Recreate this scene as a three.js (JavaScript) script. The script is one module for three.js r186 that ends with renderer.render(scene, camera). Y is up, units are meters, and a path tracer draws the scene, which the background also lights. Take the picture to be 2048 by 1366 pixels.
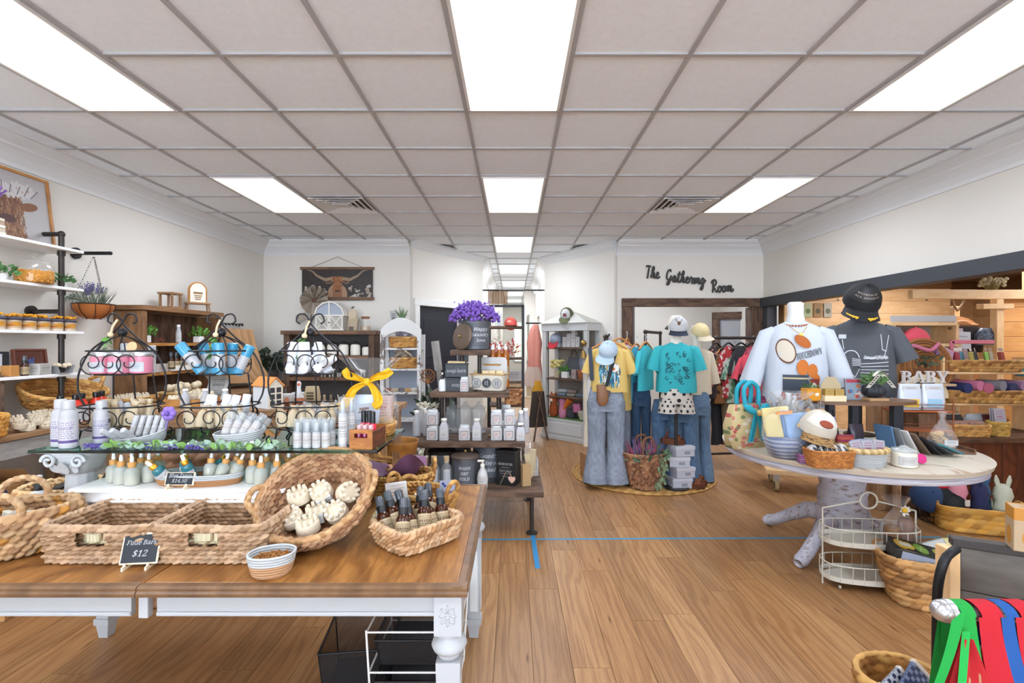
import*as THREE from 'three';
import{RoundedBoxGeometry}from 'three/addons/geometries/RoundedBoxGeometry.js';
import{mergeGeometries}from 'three/addons/utils/BufferGeometryUtils.js';
import{RectAreaLightUniformsLib}from 'three/addons/lights/RectAreaLightUniformsLib.js';
import{FontLoader}from 'three/addons/loaders/FontLoader.js';
import{TextGeometry}from 'three/addons/geometries/TextGeometry.js';
// ---------- camera, sky, exposure ----------
const scene=new THREE.Scene();
const F=975,CX=1027,CY=686,EYE=1.5;
const camera=new THREE.PerspectiveCamera(2*Math.atan(683 / F)*180 / Math.PI,2048 / 1366,0.05,100);
camera.position.set(0,EYE,0);camera.lookAt(0,EYE,-1);
camera.setViewOffset(2048,1366,-3,-3,2048,1366);
const renderer=new THREE.WebGLRenderer({antialias:true});
renderer.toneMapping=THREE.LinearToneMapping;
renderer.toneMappingExposure=2.35;
renderer.shadowMap.enabled=true;
RectAreaLightUniformsLib.init();
scene.background=new THREE.Color(0.84,0.96,1.12);scene.backgroundIntensity=5.4;
const PANEL=6.2;
const CEIL=2.994,RX=3.69,BACK=7.2,FRONT=-5.2;
// ---------- helpers ----------
const V=(x,y,z)=>new THREE.Vector3(x,y,z);
let seed=7;
const rnd=()=>{seed=(seed*1664525 + 1013904223)>>>0;return seed / 4294967296;};
const rr=(a,b)=>a +(b - a)*rnd();
const pick=a=>a[Math.floor(rnd()*a.length)];
const hash=(a,b,c=0)=>{const s=Math.sin(a*127.1 + b*311.7 + c*74.7)*43758.5453;return s - Math.floor(s);};
const X=(px,D)=>(px - CX)*D / F;
const Y=(py,D)=>EYE -(py - CY)*D / F;
const used={};
const numbered=n=>{const k=used[n]=(used[n]??-1)+ 1;return k?n + '_' + String(k).padStart(3,'0'):n;};
const mats=new Map();
function mat(color,rough=0.6,o={}){
const key=color + '|' + rough + '|' + Object.entries(o).map(([k,v])=>k +(v?.uuid??v)).join();
if(mats.has(key))return mats.get(key);
const m=new THREE.MeshPhysicalMaterial({color,roughness:rough,side:THREE.DoubleSide,...o});
mats.set(key,m);return m;
}
const metal=(c,r=0.35)=>mat(c,r,{metalness:0.9});
const glass=mat('#ffffff',0.03,{transmission:1,ior:1.45});
function thing(name,label,category,pos=[0,0,0],turn=0,group){
const o=new THREE.Group();o.name=numbered(name);scene.add(o);
o.position.set(pos[0],pos[1],pos[2]);o.rotation.y=turn;o.userData={label,category};
if(group)o.userData.group=group;
return o;
}
function part(parent,name,geo,m,pos,rot,label){
const o=new THREE.Mesh(geo,m);o.name=name;o.castShadow=o.receiveShadow=true;
if(pos)o.position.set(...pos);if(rot)o.rotation.set(...rot);
if(label)o.userData.label=label;
parent.add(o);return o;
}
function solo(name,label,category,geo,m,pos,rot,group){
const o=part(scene,numbered(name),geo,m,pos,rot);o.userData={label,category};if(group)o.userData.group=group;return o;
}
function struct(name,geo,m,pos,rot){const o=part(scene,name,geo,m,pos,rot);o.userData.kind='structure';return o;}
function copy(proto,label,pos,rot=[0,0,0],group,scale){
const o=proto.clone();o.name=numbered(proto.userData.base);scene.add(o);
o.userData={label,category:proto.userData.category};if(group)o.userData.group=group;
o.position.set(...pos);o.rotation.set(...rot);if(scale){if(typeof scale==='number')o.scale.setScalar(scale);else o.scale.set(...scale);}
return o;
}
function proto(base,category){const g=new THREE.Group();g.userData={base,category};return g;}
const gc=new Map();
const cached=(k,f)=>{if(!gc.has(k))gc.set(k,f());return gc.get(k);};
const fx=n=>Math.round(n*1e4)/ 1e4;
const box=(w,h,d)=>cached(`b${fx(w)},${fx(h)},${fx(d)}`,()=>new THREE.BoxGeometry(w,h,d));
const rbox=(w,h,d,r=0.005,s=1)=>cached(`r${fx(w)},${fx(h)},${fx(d)},${r},${s}`,()=>new RoundedBoxGeometry(w,h,d,s,Math.min(r,w / 2.01,h / 2.01,d / 2.01)));
const cyl=(r0,r1,h,n=14,open=false)=>cached(`c${fx(r0)},${fx(r1)},${fx(h)},${n},${open}`,()=>new THREE.CylinderGeometry(r0,r1,h,n,1,open));
const sph=(r,a=12,b=8)=>cached(`s${fx(r)},${a},${b}`,()=>new THREE.SphereGeometry(r,a,b));
const tor=(R,r,a=6,b=24,arc=Math.PI*2)=>cached(`t${fx(R)},${fx(r)},${a},${b},${fx(arc)}`,()=>new THREE.TorusGeometry(R,r,a,b,arc));
const lathe=(pts,n=16)=>cached('l' + n + pts.map(p=>p.map(fx)).join(';'),()=>new THREE.LatheGeometry(pts.map(p=>new THREE.Vector2(Math.max(p[0],1e-4),p[1])),n));
const tube=(pts,r,seg=24,rad=6,closed=false)=>new THREE.TubeGeometry(new THREE.CatmullRomCurve3(pts.map(p=>p.isVector3?p:V(...p)),closed),seg,r,rad,closed);
const poly=(pts)=>{const s=new THREE.Shape();pts.forEach((p,i)=>i?s.lineTo(p[0],p[1]):s.moveTo(p[0],p[1]));return s;};
const ext=(shape,depth,bevel=0)=>{const g=new THREE.ExtrudeGeometry(shape,{depth:depth - 2*bevel,bevelEnabled:bevel>0,bevelSize:bevel,bevelThickness:bevel,bevelSegments:2,curveSegments:12});g.translate(0,0,-depth / 2 + bevel);return g;};
const tr=(g,x,y,z,rx=0,ry=0,rz=0,s=1)=>{const c=g.clone();const e=new THREE.Euler(rx,ry,rz);c.applyMatrix4(new THREE.Matrix4().compose(V(x,y,z),new THREE.Quaternion().setFromEuler(e),typeof s==='number'?V(s,s,s):V(...s)));return c;};
const merge=a=>{const flat=a.map(g=>{const n=g.index?g.toNonIndexed():g.clone();for(const k of Object.keys(n.attributes))if(!['position','normal','uv'].includes(k))n.deleteAttribute(k);return n;});return mergeGeometries(flat);};
const stuff=o=>{o.userData.kind='stuff';return o;};
const rod=(a,b,r,n=6)=>{const A=V(...a),B=V(...b),L=A.distanceTo(B);const g=new THREE.CylinderGeometry(r,r,L,n);g.applyQuaternion(new THREE.Quaternion().setFromUnitVectors(V(0,1,0),B.clone().sub(A).normalize()));const c=A.add(B).multiplyScalar(0.5);g.translate(c.x,c.y,c.z);return g;};
function canvas(w,h,draw){const c=document.createElement('canvas');c.width=w;c.height=h;draw(c.getContext('2d'),w,h);const t=new THREE.CanvasTexture(c);t.colorSpace=THREE.SRGBColorSpace;t.anisotropy=4;return t;}
function noiseTex(w,h,fn,srgb=true){const d=new Uint8Array(w*h*4);for(let j=0;j<h;j++)for(let i=0;i<w;i++){const c=fn(i / w,j / h,i,j),k=(j*w + i)*4;d[k]=c[0];d[k + 1]=c[1];d[k + 2]=c[2];d[k + 3]=255;}const t=new THREE.DataTexture(d,w,h);t.magFilter=THREE.LinearFilter;t.minFilter=THREE.LinearMipmapLinearFilter;t.generateMipmaps=true;t.wrapS=t.wrapT=THREE.RepeatWrapping;if(srgb)t.colorSpace=THREE.SRGBColorSpace;t.needsUpdate=true;return t;}
const lat=(x,y,px,py)=>{const h=(a,b)=>hash(((a % px)+ px)% px,((b % py)+ py)% py,3.3);const xi=Math.floor(x),yi=Math.floor(y),f=x - xi,g=y - yi,u=f*f*(3 - 2*f),v=g*g*(3 - 2*g);return(h(xi,yi)*(1 - u)+ h(xi + 1,yi)*u)*(1 - v)+(h(xi,yi + 1)*(1 - u)+ h(xi + 1,yi + 1)*u)*v;};
const mixc=(a,b,t)=>a.map((v,i)=>v +(b[i]- v)*t);
const hex=s=>[1,3,5].map(i=>parseInt(s.slice(i,i + 2),16));
function woodTex(light,dark,{w=512,h=256,rings=9,fine=90,contrast=1,knots=0}={}){
const A=hex(light),B=hex(dark);
return noiseTex(w,h,(u,v)=>{
let warp=lat(u*4,v*6,4,6)*1.6 + lat(u*8,v*16,8,16)*0.5,k=0;
for(let q=0;q<knots;q++){const kx=hash(q,1),ky=hash(q,2);let dx=Math.abs(u - kx);dx=Math.min(dx,1 - dx)*2.6;let dy=Math.abs(v - ky);dy=Math.min(dy,1 - dy);const d=Math.hypot(dx,dy*1.5);warp +=1.2*Math.exp(-d*26);k=Math.max(k,Math.exp(-d*d*900));}
const ring=0.5 + 0.5*Math.sin((v*rings + warp)*6.283);
const fib=lat(u*12,v*fine,12,fine)*0.6 + lat(u*40,v*fine*1.7,40,Math.round(fine*1.7))*0.4;
let t=(ring**2*0.45 + fib*0.75 - 0.25)*contrast;t=Math.min(1,Math.max(0,t));
return mixc(mixc(A,B,t),[70,40,20],k*0.8);
});
}
function boxUV(g,grain='x',s=1,off=0){
const n=g.attributes.position.count,p=g.attributes.position,nn=g.attributes.normal,uv=new Float32Array(n*2);
for(let i=0;i<n;i++){
const q={x:p.getX(i),y:p.getY(i),z:p.getZ(i)},a=[Math.abs(nn.getX(i)),Math.abs(nn.getY(i)),Math.abs(nn.getZ(i))];
const dom='xyz'[a.indexOf(Math.max(...a))];let ax=['x','y','z'].filter(c=>c!==dom);
if(ax[1]===grain)ax=[ax[1],ax[0]];
uv[i*2]=q[ax[0]]*s + off;uv[i*2 + 1]=q[ax[1]]*s + off*1.7;
}
g.setAttribute('uv',new THREE.BufferAttribute(uv,2));return g;
}
const wbox=(w,h,d,grain='x',off=0,r=0.004,s=1)=>cached(`w${fx(w)},${fx(h)},${fx(d)},${grain},${fx(off)},${r},${s}`,()=>boxUV(new RoundedBoxGeometry(w,h,d,1,Math.min(r,w / 2.01,h / 2.01,d / 2.01)),grain,s,off));
function outline(a,b,n,N){
const M=720,pts=[];for(let i=0;i<=M;i++){const t=i / M*Math.PI*2,c=Math.cos(t),s=Math.sin(t);pts.push([a*Math.sign(c)*Math.abs(c)**(2 / n),b*Math.sign(s)*Math.abs(s)**(2 / n)]);}
const L=[0];for(let i=1;i<=M;i++)L.push(L[i - 1]+ Math.hypot(pts[i][0]- pts[i - 1][0],pts[i][1]- pts[i - 1][1]));
const out=[];let j=0;for(let i=0;i<N;i++){const s=i / N*L[M];while(L[j + 1]<s)j++;const f=(s - L[j])/(L[j + 1]- L[j]||1);out.push([pts[j][0]+(pts[j + 1][0]- pts[j][0])*f,pts[j][1]+(pts[j + 1][1]- pts[j][1])*f]);}
out.len=L[M];return out;
}
const weaveMat=new THREE.MeshPhysicalMaterial({vertexColors:true,roughness:0.75,side:THREE.DoubleSide});
function weaveGeo({a0,b0,a1,b1,h,n=2,rows=8,len=0.035,amp=0.006,wall=0.012,cols=['#c09062','#a87a4c','#d2ab80','#8f6238'],res=7,rv=5,slant=0.55,belly=0,floorY=0.012,lip=1,rimCol=null,gap=null}){
const per=outline(a1,b1,n,8).len,lumps=Math.max(8,Math.round(per / len)),N=lumps*res,bot=outline(a0,b0,n,N),top=outline(a1,b1,n,N);
const pos=[],col=[],idx=[],C=cols.map(c=>new THREE.Color(c)),R=rimCol?new THREE.Color(rimCol):C[2];
const nv=rows*rv,prof=[];
for(let k=0;k<=nv;k++)prof.push([k / nv,1,0]);
for(let k=1;k<=4;k++)prof.push([1,Math.cos(k / 4*Math.PI),Math.sin(k / 4*Math.PI)]);
for(let k=nv;k>=0;k--)prof.push([k / nv,-1,0]);
for(const[v,side,up]of prof)for(let i=0;i<N;i++){
const bx=bot[i][0],bz=bot[i][1],tx=top[i][0],tz=top[i][1],bl=belly*Math.sin(v*Math.PI);
let x=bx +(tx - bx)*v,z=bz +(tz - bz)*v;
const pr=top[(i + N - 1)% N],nx0=top[(i + 1)% N];let nx=nx0[1]- pr[1],nz=-(nx0[0]- pr[0]);const l=Math.hypot(nx,nz)||1;nx /=l;nz /=l;
const s0=v*rows,row=Math.min(rows - 1,Math.floor(s0 - 1e-6));let best=-1,id=0,br=row;
for(let r=row - 1;r<=row + 1;r++){if(r<0||r>=rows)continue;const dv=(s0 - r - .5)/ .6,p=i / res +(r&1)*0.5 + dv*slant*.5;for(let q=-1;q<=1;q++){const c=Math.floor(p)+ q,du=(p - c - .5)/ .55,e=1 - du*du - dv*dv;if(e>best){best=e;id=((c % lumps)+ lumps)% lumps;br=r;}}}
const bump=Math.sqrt(Math.max(0,best))*amp*(0.7 + 0.6*hash(id,br,5));
const off=bl + side*(wall / 2)+(Math.abs(side)>0.99&&!up?Math.sign(side)*bump:side*amp*0.5*(0.6 + 0.6*hash(i>>1,9)));
pos.push(x + nx*off,v*h + up*wall*0.6*lip +(up?amp*0.4*hash(i>>1,4):0),z + nz*off);
const c=up?R:C[Math.floor(hash(id,br,side>0?1:2)*C.length)],g=0.78 + 0.4*hash(id,br,8);
col.push(c.r*g,c.g*g,c.b*g);
}
const m=prof.length;for(let k=0;k<m - 1;k++)for(let i=0;i<N;i++){const a=k*N + i,b=k*N +(i + 1)% N,c=a + N,d=b + N;if(gap&&gap(prof[k][0],i / N))continue;idx.push(a,c,b,b,c,d);}
const cb=pos.length / 3;pos.push(0,floorY,0);col.push(C[1].r,C[1].g,C[1].b);const o=(m - 1)*N;const lastRing=[];for(let i=0;i<N;i++){pos.push(pos[(o + i)*3],floorY,pos[(o + i)*3 + 2]);col.push(C[1].r,C[1].g,C[1].b);}for(let i=0;i<N;i++)idx.push(cb,cb + 1 +(i + 1)% N,cb + 1 + i);
const ub=pos.length / 3;pos.push(0,0.001,0);col.push(C[1].r,C[1].g,C[1].b);for(let i=0;i<N;i++)idx.push(ub,i,(i + 1)% N);
const g=new THREE.BufferGeometry();g.setAttribute('position',new THREE.Float32BufferAttribute(pos,3));g.setAttribute('color',new THREE.Float32BufferAttribute(col,3));g.setIndex(idx);g.computeVertexNormals();return g;
}
const weave=(parent,o,pos,rot,name='woven_body')=>part(parent,name,weaveGeo(o),weaveMat,pos,rot);
function braid(pts,r,{closed=false,cols=['#c09062','#a87a4c','#d2ab80'],turns=0.02,seg=null,rad=8}={}){
const cv=new THREE.CatmullRomCurve3(pts.map(p=>V(...p)),closed),L=cv.getLength(),n=seg??Math.max(16,Math.round(L / 0.006)),g=new THREE.TubeGeometry(cv,n,r,rad,closed),p=g.attributes.position,nm=g.attributes.normal,col=[],C=cols.map(c=>new THREE.Color(c));
for(let i=0;i<p.count;i++){const k=Math.floor(i /(rad + 1)),a=(i %(rad + 1))/ rad,ph=k / n*L / turns + a,f=ph - Math.floor(ph),b=(Math.sin(f*Math.PI)- 0.5)*r*0.28;p.setXYZ(i,p.getX(i)+ nm.getX(i)*b,p.getY(i)+ nm.getY(i)*b,p.getZ(i)+ nm.getZ(i)*b);const c=C[Math.floor(hash(Math.floor(ph),2)*C.length)],q=0.85 + 0.3*hash(Math.floor(ph),6);col.push(c.r*q,c.g*q,c.b*q);}
g.setAttribute('color',new THREE.Float32BufferAttribute(col,3));g.computeVertexNormals();return g;
}
function loft(rows,{n=2,seg=28,fold=0,waves=7,ph=0,cap=true,open=false,foldTop=0.2,uvw=1}={}){
const pos=[],uv=[],idx=[],m=rows.length;
rows.forEach(([cx,cy,cz,rx,rz],k)=>{const v=k /(m - 1),fa=fold*(foldTop +(1 - foldTop)*(1 - v));for(let i=0;i<=seg;i++){const t=i / seg*Math.PI*2,c=Math.cos(t),s=Math.sin(t),w=1 + fa*(Math.sin(t*waves + ph + k*0.35)*0.6 + Math.sin(t*(waves*1.7|0)+ ph*2 + 1 - k*0.5)*0.4);pos.push(cx + rx*w*Math.sign(c)*Math.abs(c)**(2 / n),cy,cz + rz*w*Math.sign(s)*Math.abs(s)**(2 / n));uv.push(i / seg*uvw,v);}});
for(let k=0;k<m - 1;k++)for(let i=0;i<seg;i++){const a=k*(seg + 1)+ i,b=a + seg + 1;idx.push(a,b,a + 1,a + 1,b,b + 1);}
if(cap)for(const k of[0,m - 1]){const c=pos.length / 3,r=rows[k];pos.push(r[0],r[1],r[2]);uv.push(0.5,k?1:0);for(let i=0;i<seg;i++){const a=k*(seg + 1)+ i;k?idx.push(c,a + 1,a):idx.push(c,a,a + 1);}}
const g=new THREE.BufferGeometry();g.setAttribute('position',new THREE.Float32BufferAttribute(pos,3));g.setAttribute('uv',new THREE.Float32BufferAttribute(uv,2));g.setIndex(idx);g.computeVertexNormals();return g;
}
function limb(rows,{seg=16,fold=0,waves=5,up=[0,0,1],cap=true}={}){
const pos=[],uv=[],idx=[],m=rows.length,P=rows.map(r=>V(r[0],r[1],r[2]));
rows.forEach((r,k)=>{const T=(P[Math.min(k + 1,m - 1)].clone().sub(P[Math.max(k - 1,0)])).normalize(),B=V(...up).cross(T).normalize(),N=T.clone().cross(B).normalize();for(let i=0;i<=seg;i++){const t=i / seg*Math.PI*2,w=1 + fold*Math.sin(t*waves + k*1.3);const q=P[k].clone().addScaledVector(B,Math.cos(t)*r[3]*w).addScaledVector(N,Math.sin(t)*r[4]*w);pos.push(q.x,q.y,q.z);uv.push(i / seg,k /(m - 1));}});
for(let k=0;k<m - 1;k++)for(let i=0;i<seg;i++){const a=k*(seg + 1)+ i,b=a + seg + 1;idx.push(a,b,a + 1,a + 1,b,b + 1);}
if(cap)for(const k of[0,m - 1]){const c=pos.length / 3;pos.push(P[k].x,P[k].y,P[k].z);uv.push(.5,.5);for(let i=0;i<seg;i++){const a=k*(seg + 1)+ i;idx.push(c,a,a + 1);}}
const g=new THREE.BufferGeometry();g.setAttribute('position',new THREE.Float32BufferAttribute(pos,3));g.setAttribute('uv',new THREE.Float32BufferAttribute(uv,2));g.setIndex(idx);g.computeVertexNormals();return g;
}
function sheet(fn,nu=16,nv=16){const pos=[],uv=[],idx=[];for(let j=0;j<=nv;j++)for(let i=0;i<=nu;i++){const u=i / nu,v=j / nv;pos.push(...fn(u,v));uv.push(u,v);}for(let j=0;j<nv;j++)for(let i=0;i<nu;i++){const a=j*(nu + 1)+ i,b=a + nu + 1;idx.push(a,a + 1,b,b,a + 1,b + 1);}const g=new THREE.BufferGeometry();g.setAttribute('position',new THREE.Float32BufferAttribute(pos,3));g.setAttribute('uv',new THREE.Float32BufferAttribute(uv,2));g.setIndex(idx);g.computeVertexNormals();return g;}
const leafGeo=(l,w,bend=0.2)=>cached(`leaf${l},${w},${bend}`,()=>sheet((u,v)=>{const a=(u - 0.5)*w*Math.sin(Math.PI*Math.min(1,v*0.93 + 0.07))**0.8;return[a,l*v,bend*l*v*v + Math.abs(a)*0.3];},2,6));
const quatDir=(d)=>new THREE.Quaternion().setFromUnitVectors(V(0,1,0),V(...d).normalize());
const aim=(o,d,roll=0)=>{o.quaternion.copy(quatDir(d)).multiply(new THREE.Quaternion().setFromAxisAngle(V(0,1,0),roll));return o;};
function clump({n=60,r=0.1,h=0.12,leaf=[0.04,0.02,0.2],up=0.4,flat=1}){const L=leafGeo(...leaf),a=[];for(let i=0;i<n;i++){const t=rnd()*6.283,e=Math.sqrt(rnd()),q=V(Math.cos(t)*e*r,h*rr(0.05,0.9)*(1 - e*0.4),Math.sin(t)*e*r*flat),d=V(q.x / r + rr(-.5,.5),up + rr(-.3,.6),q.z / r + rr(-.5,.5));const g=L.clone();g.applyQuaternion(quatDir([d.x,d.y,d.z]).multiply(new THREE.Quaternion().setFromAxisAngle(V(0,1,0),rnd()*6)));const s=rr(0.7,1.25);g.scale(s,s,s);g.translate(q.x,q.y,q.z);a.push(g);}return merge(a);}
function spikes({n=40,r=0.05,h=0.15,spread=0.6,w=0.004,base=0.02}){const a=[];for(let i=0;i<n;i++){const t=rnd()*6.283,d=V(Math.cos(t)*spread*rnd(),1,Math.sin(t)*spread*rnd()).normalize(),L=h*rr(0.6,1.1);const g=new THREE.ConeGeometry(w,L,4,1);g.translate(0,L / 2,0);g.applyQuaternion(quatDir([d.x,d.y,d.z]));g.translate(Math.cos(t)*base*rnd(),0,Math.sin(t)*base*rnd());a.push(g);}return merge(a);}
const heads=({n=40,h=0.15,spread=0.6,s=0.008,k=5})=>{const a=[],b=new THREE.IcosahedronGeometry(s,0);for(let i=0;i<n;i++){const t=rnd()*6.283,d=V(Math.cos(t)*spread*rnd(),1,Math.sin(t)*spread*rnd()).normalize(),L=h*rr(0.75,1.1);for(let q=0;q<k;q++){const g=b.clone();const e=d.clone().multiplyScalar(L*(1 - q*0.07));g.translate(e.x + rr(-s,s)*.7,e.y,e.z + rr(-s,s)*.7);a.push(g);}}return merge(a);};
// ---------- materials of the place ----------
const floorWood=[['#a87c50','#835834'],['#9d7349','#78502d'],['#ae8457','#875c38'],['#a1784f','#7b5431']].map(([a,b])=>woodTex(a,b,{w:512,h:128,rings:3,fine:40,contrast:1.05,knots:1}));
const wallMat=mat('#dfd9cf',0.9),trimWhite=mat('#dedede',0.5);
const darkWoodT=woodTex('#7c5a40','#4a3324',{rings:6,contrast:1.1}),rusticT=woodTex('#6e5442','#3d2c21',{rings:7,fine:60,contrast:1.2,knots:2}),honeyT=woodTex('#b8813f','#8a5522',{rings:6,contrast:1.0}),pineT=woodTex('#e2bd8c','#c99c66',{rings:5,fine:50,contrast:0.8,knots:3}),oakT=woodTex('#9c7651','#6f4f33',{rings:7,contrast:1}),greyWoodT=woodTex('#a09a94','#75706c',{rings:6,fine:70,contrast:1});
const wood=(t,rough=0.6,tint='#ffffff',o={})=>mat(tint,rough,{map:t,...o});
const darkWood=wood(darkWoodT),rustic=wood(rusticT,0.75),honey=wood(honeyT,0.45),pine=wood(pineT,0.55),oak=wood(oakT,0.65),greyWood=wood(greyWoodT,0.8);
const blackMetal=mat('#1b1a1c',0.45,{metalness:0.4}),pipeMetal=mat('#3b3532',0.45,{metalness:0.5}),white=mat('#ecebe9',0.5),offWhite=mat('#e4ddd0',0.6),cream=mat('#efe3cd',0.6),black=mat('#141416',0.5),steel=metal('#c9c9cb',0.3);
// ---------- floor planks ----------
{
const fl=struct('floor',box(2*RX + 8,0.1,27),mat('#6b4a30',0.8),[3,-0.06,-8]);
const PW=0.182,PL=1.28,list=[];
for(let i=-24;i<40;i++)for(let j=-5;j<16;j++){
const x=i*PW,z0=-(j*PL +(hash(i,3)*PL)),D=-z0 + PL / 2;
if(x<-RX - PW||x>7.2||D<-5.2||D>19)continue;
if(D>BACK + 1.5&&!(Math.abs(x)<0.9)&&!(x>1.2&&x<4.6&&D<11))continue;
if(x>RX + .1&&(D<2||(D>7.6&&x>4.6)))continue;
const px=CX + F*x / Math.max(D,.1),py=CY + F*1.5 / Math.max(D,.1),seen=D>1.4&&px>-150&&px<2200&&py<1700;
list.push({x,z:-D,i,j,score:seen?1 / D:-1 + 1 /(20 + Math.abs(D))});
}
list.sort((a,b)=>b.score - a.score);
const geos=[],fm=floorWood.map(t=>mat('#ffffff',0.42,{map:t}));
for(let k=0;k<8;k++){const g=new THREE.BoxGeometry(PW - 0.0022,0.012,PL - 0.0022),uv=g.attributes.uv,p=g.attributes.position;for(let q=0;q<uv.count;q++)uv.setXY(q,p.getZ(q)*0.55 + k*0.31,p.getX(q)/ PW*0.96 + k*0.37);geos.push(g);}
const rest=fm.map(()=>[]);
list.forEach((e,n)=>{const m=Math.floor(hash(e.i,e.j,2)*4),g=geos[Math.floor(hash(e.i,e.j,7)*8)];if(n<298)part(fl,'plank',g,fm[m],[e.x - 3,0.054,e.z + 8]);else{const c=g.clone();c.translate(e.x - 3,0.054,e.z + 8);rest[m].push(c);}});
rest.forEach((a,k)=>{if(a.length)stuff(part(fl,'plank',mergeGeometries(a),fm[k]));});
}
// ---------- ceiling: tiles on a T-bar grid ----------
const TILE=0.61,ROW0=5.58;
const lightSpots=[];
{
const speck=noiseTex(512,512,(u,v,i,j)=>{const h=hash(i,j,1),g=249 + 4*lat(u*24,v*24,24,24);const d=h>0.97?60*hash(i,j,4):0;const q=(hash(i,j,6)- .5)*4;return[g + q - d,g + q - d,g + q - d*0.95];});
const tm=mat('#f3f9ff',0.95,{map:speck,bumpMap:speck,bumpScale:0.0003});
const c=struct('ceiling',box(2*RX + 8,0.12,27),mat('#bdbdbd',0.9),[3,CEIL + 0.1,-8]);
const grid=mat('#adadaf',0.6);
const lights=new Set(),vents=new Set();
const key=(i,j)=>i + ',' + j;
for(const i of[0,-4,4])for(let j=-18;j<20;j++){const D=ROW0 + j*TILE;const ok=i===0?true:D<5.6;const ph=((j % 4)+ 4)% 4;if(ok&&(ph===2||ph===3)&&D<19&&D>-1.2)lights.add(key(i,j));}
vents.add(key(-3,-1));vents.add(key(3,-1));
const tg=[];for(let k=0;k<4;k++){const g=new THREE.BoxGeometry(TILE - 0.004,0.014,TILE - 0.004);const uv=g.attributes.uv;for(let q=0;q<uv.count;q++)uv.setXY(q,uv.getX(q)*1.1 + k*.27,uv.getY(q)*1.1 + k*.41);tg.push(g);}
const tiles=[];
for(let i=-6;i<=6;i++)for(let j=-18;j<22;j++){
const x=i*TILE,D=ROW0 +(j + .5)*TILE;
if(D<FRONT - .3||(D>BACK + 0.3&&Math.abs(x)>1.4 -(D - BACK)*0.4&&Math.abs(x)>.7)||D>19)continue;
if(lights.has(key(i,j))||vents.has(key(i,j)))continue;
tiles.push([x,D,i,j]);
}
for(const[x,D,i,j]of tiles)part(c,'ceiling_tile',tg[Math.floor(hash(i,j)*4)],tm,[x - 3,-0.1 + 0.015,-D + 8]);
for(let i=-6;i<=7;i++){const x=(i - .5)*TILE;if(Math.abs(x)>RX)continue;const far=Math.abs(x)<.7?19:BACK + 1.2*Math.max(0,1 - Math.abs(Math.abs(x)- .6));part(c,'grid_runner',box(0.024,0.012,far - FRONT),grid,[x - 3,-0.1 + 0.002,-(far + FRONT)/ 2 + 8]);}
for(let j=-18;j<22;j++){const D=ROW0 + j*TILE;if(D<FRONT||D>19)continue;const w=D<BACK + .2?2*RX:1.9;part(c,'grid_crossbar',box(w,0.011,0.024),grid,[-3,-0.1 + 0.0025,-D + 8]);}
const diff=new THREE.MeshPhysicalMaterial({color:'#f4f5f0',roughness:0.4,emissive:'#fdfff6',emissiveIntensity:0.56});
const pris=noiseTex(128,128,(u,v,i,j)=>{const g=((i % 8<4)!==(j % 8<4))?252:240;return[g,g,g];});diff.emissiveMap=pris;pris.repeat.set(10,20);
for(const i of[0,-4,4])for(let j=-18;j<20;j++){
if(!(lights.has(key(i,j))&&lights.has(key(i,j + 1))&&(((j % 4)+ 4)% 4)===2))continue;
const x=i*TILE,D=ROW0 +(j + 1)*TILE;const n=lightSpots.length;
const far=D>BACK + .3;
const where=i===0?(far?`over the narrow hallway, number ${Math.round((D - 7.4) / 2.44) + 1} along it`:'over the central aisle'):i<0?'beside the wall with white shelves':'beside the wall with the dark beam';
const t=thing('ceiling_light',`white prismatic troffer ceiling light ${where}${far ? '' : D < 3 ? ' by the shop front' : ' beside the air vents'}`,'ceiling light',[x,CEIL,-D],0,'troffer ceiling lights');
part(t,'frame',merge([tr(box(0.016,0.016,1.19),-.283,-.004,0),tr(box(0.016,0.016,1.19),.283,-.004,0),tr(box(0.58,0.016,0.016),0,-.004,-.59),tr(box(0.58,0.016,0.016),0,-.004,.59)]),trimWhite);
part(t,'diffuser',box(0.56,0.008,1.17),diff,[0,-0.002,0]);
const L=new THREE.RectAreaLight('#e4efff',PANEL,0.56,1.17);L.position.set(x,CEIL - 0.014,-D);L.lookAt(x,0,-D);L.castShadow=true;scene.add(L);lightSpots.push([x,D]);
}
for(const s of[-1,1]){
const t=thing('ceiling_vent',s<0?'white square louvred air vent beside the white shelf wall troffer':'white square louvred air vent beside the gathering room troffer','air vent',[s*3*TILE,CEIL,-(ROW0 - .5*TILE)],0,'ceiling air vents');
part(t,'backing',box(0.57,0.005,0.57),mat('#67645f',0.9),[0,0.012,0]);
for(let k=0;k<4;k++){const a=0.285 - k*0.062;for(let q=0;q<4;q++){const g=box(2*a,0.006,0.05);const h=part(t,'louvre',g,trimWhite,[0,0,0]);h.position.set(Math.sin(q*Math.PI / 2)*(a - .02),-0.002 - k*0.001,Math.cos(q*Math.PI / 2)*(a - .02));h.rotation.set(0,q*Math.PI / 2,0);h.rotateX(0.5);}}
part(t,'centre_plate',box(0.12,0.006,0.12),trimWhite,[0,-0.008,0]);
}
}
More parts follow.
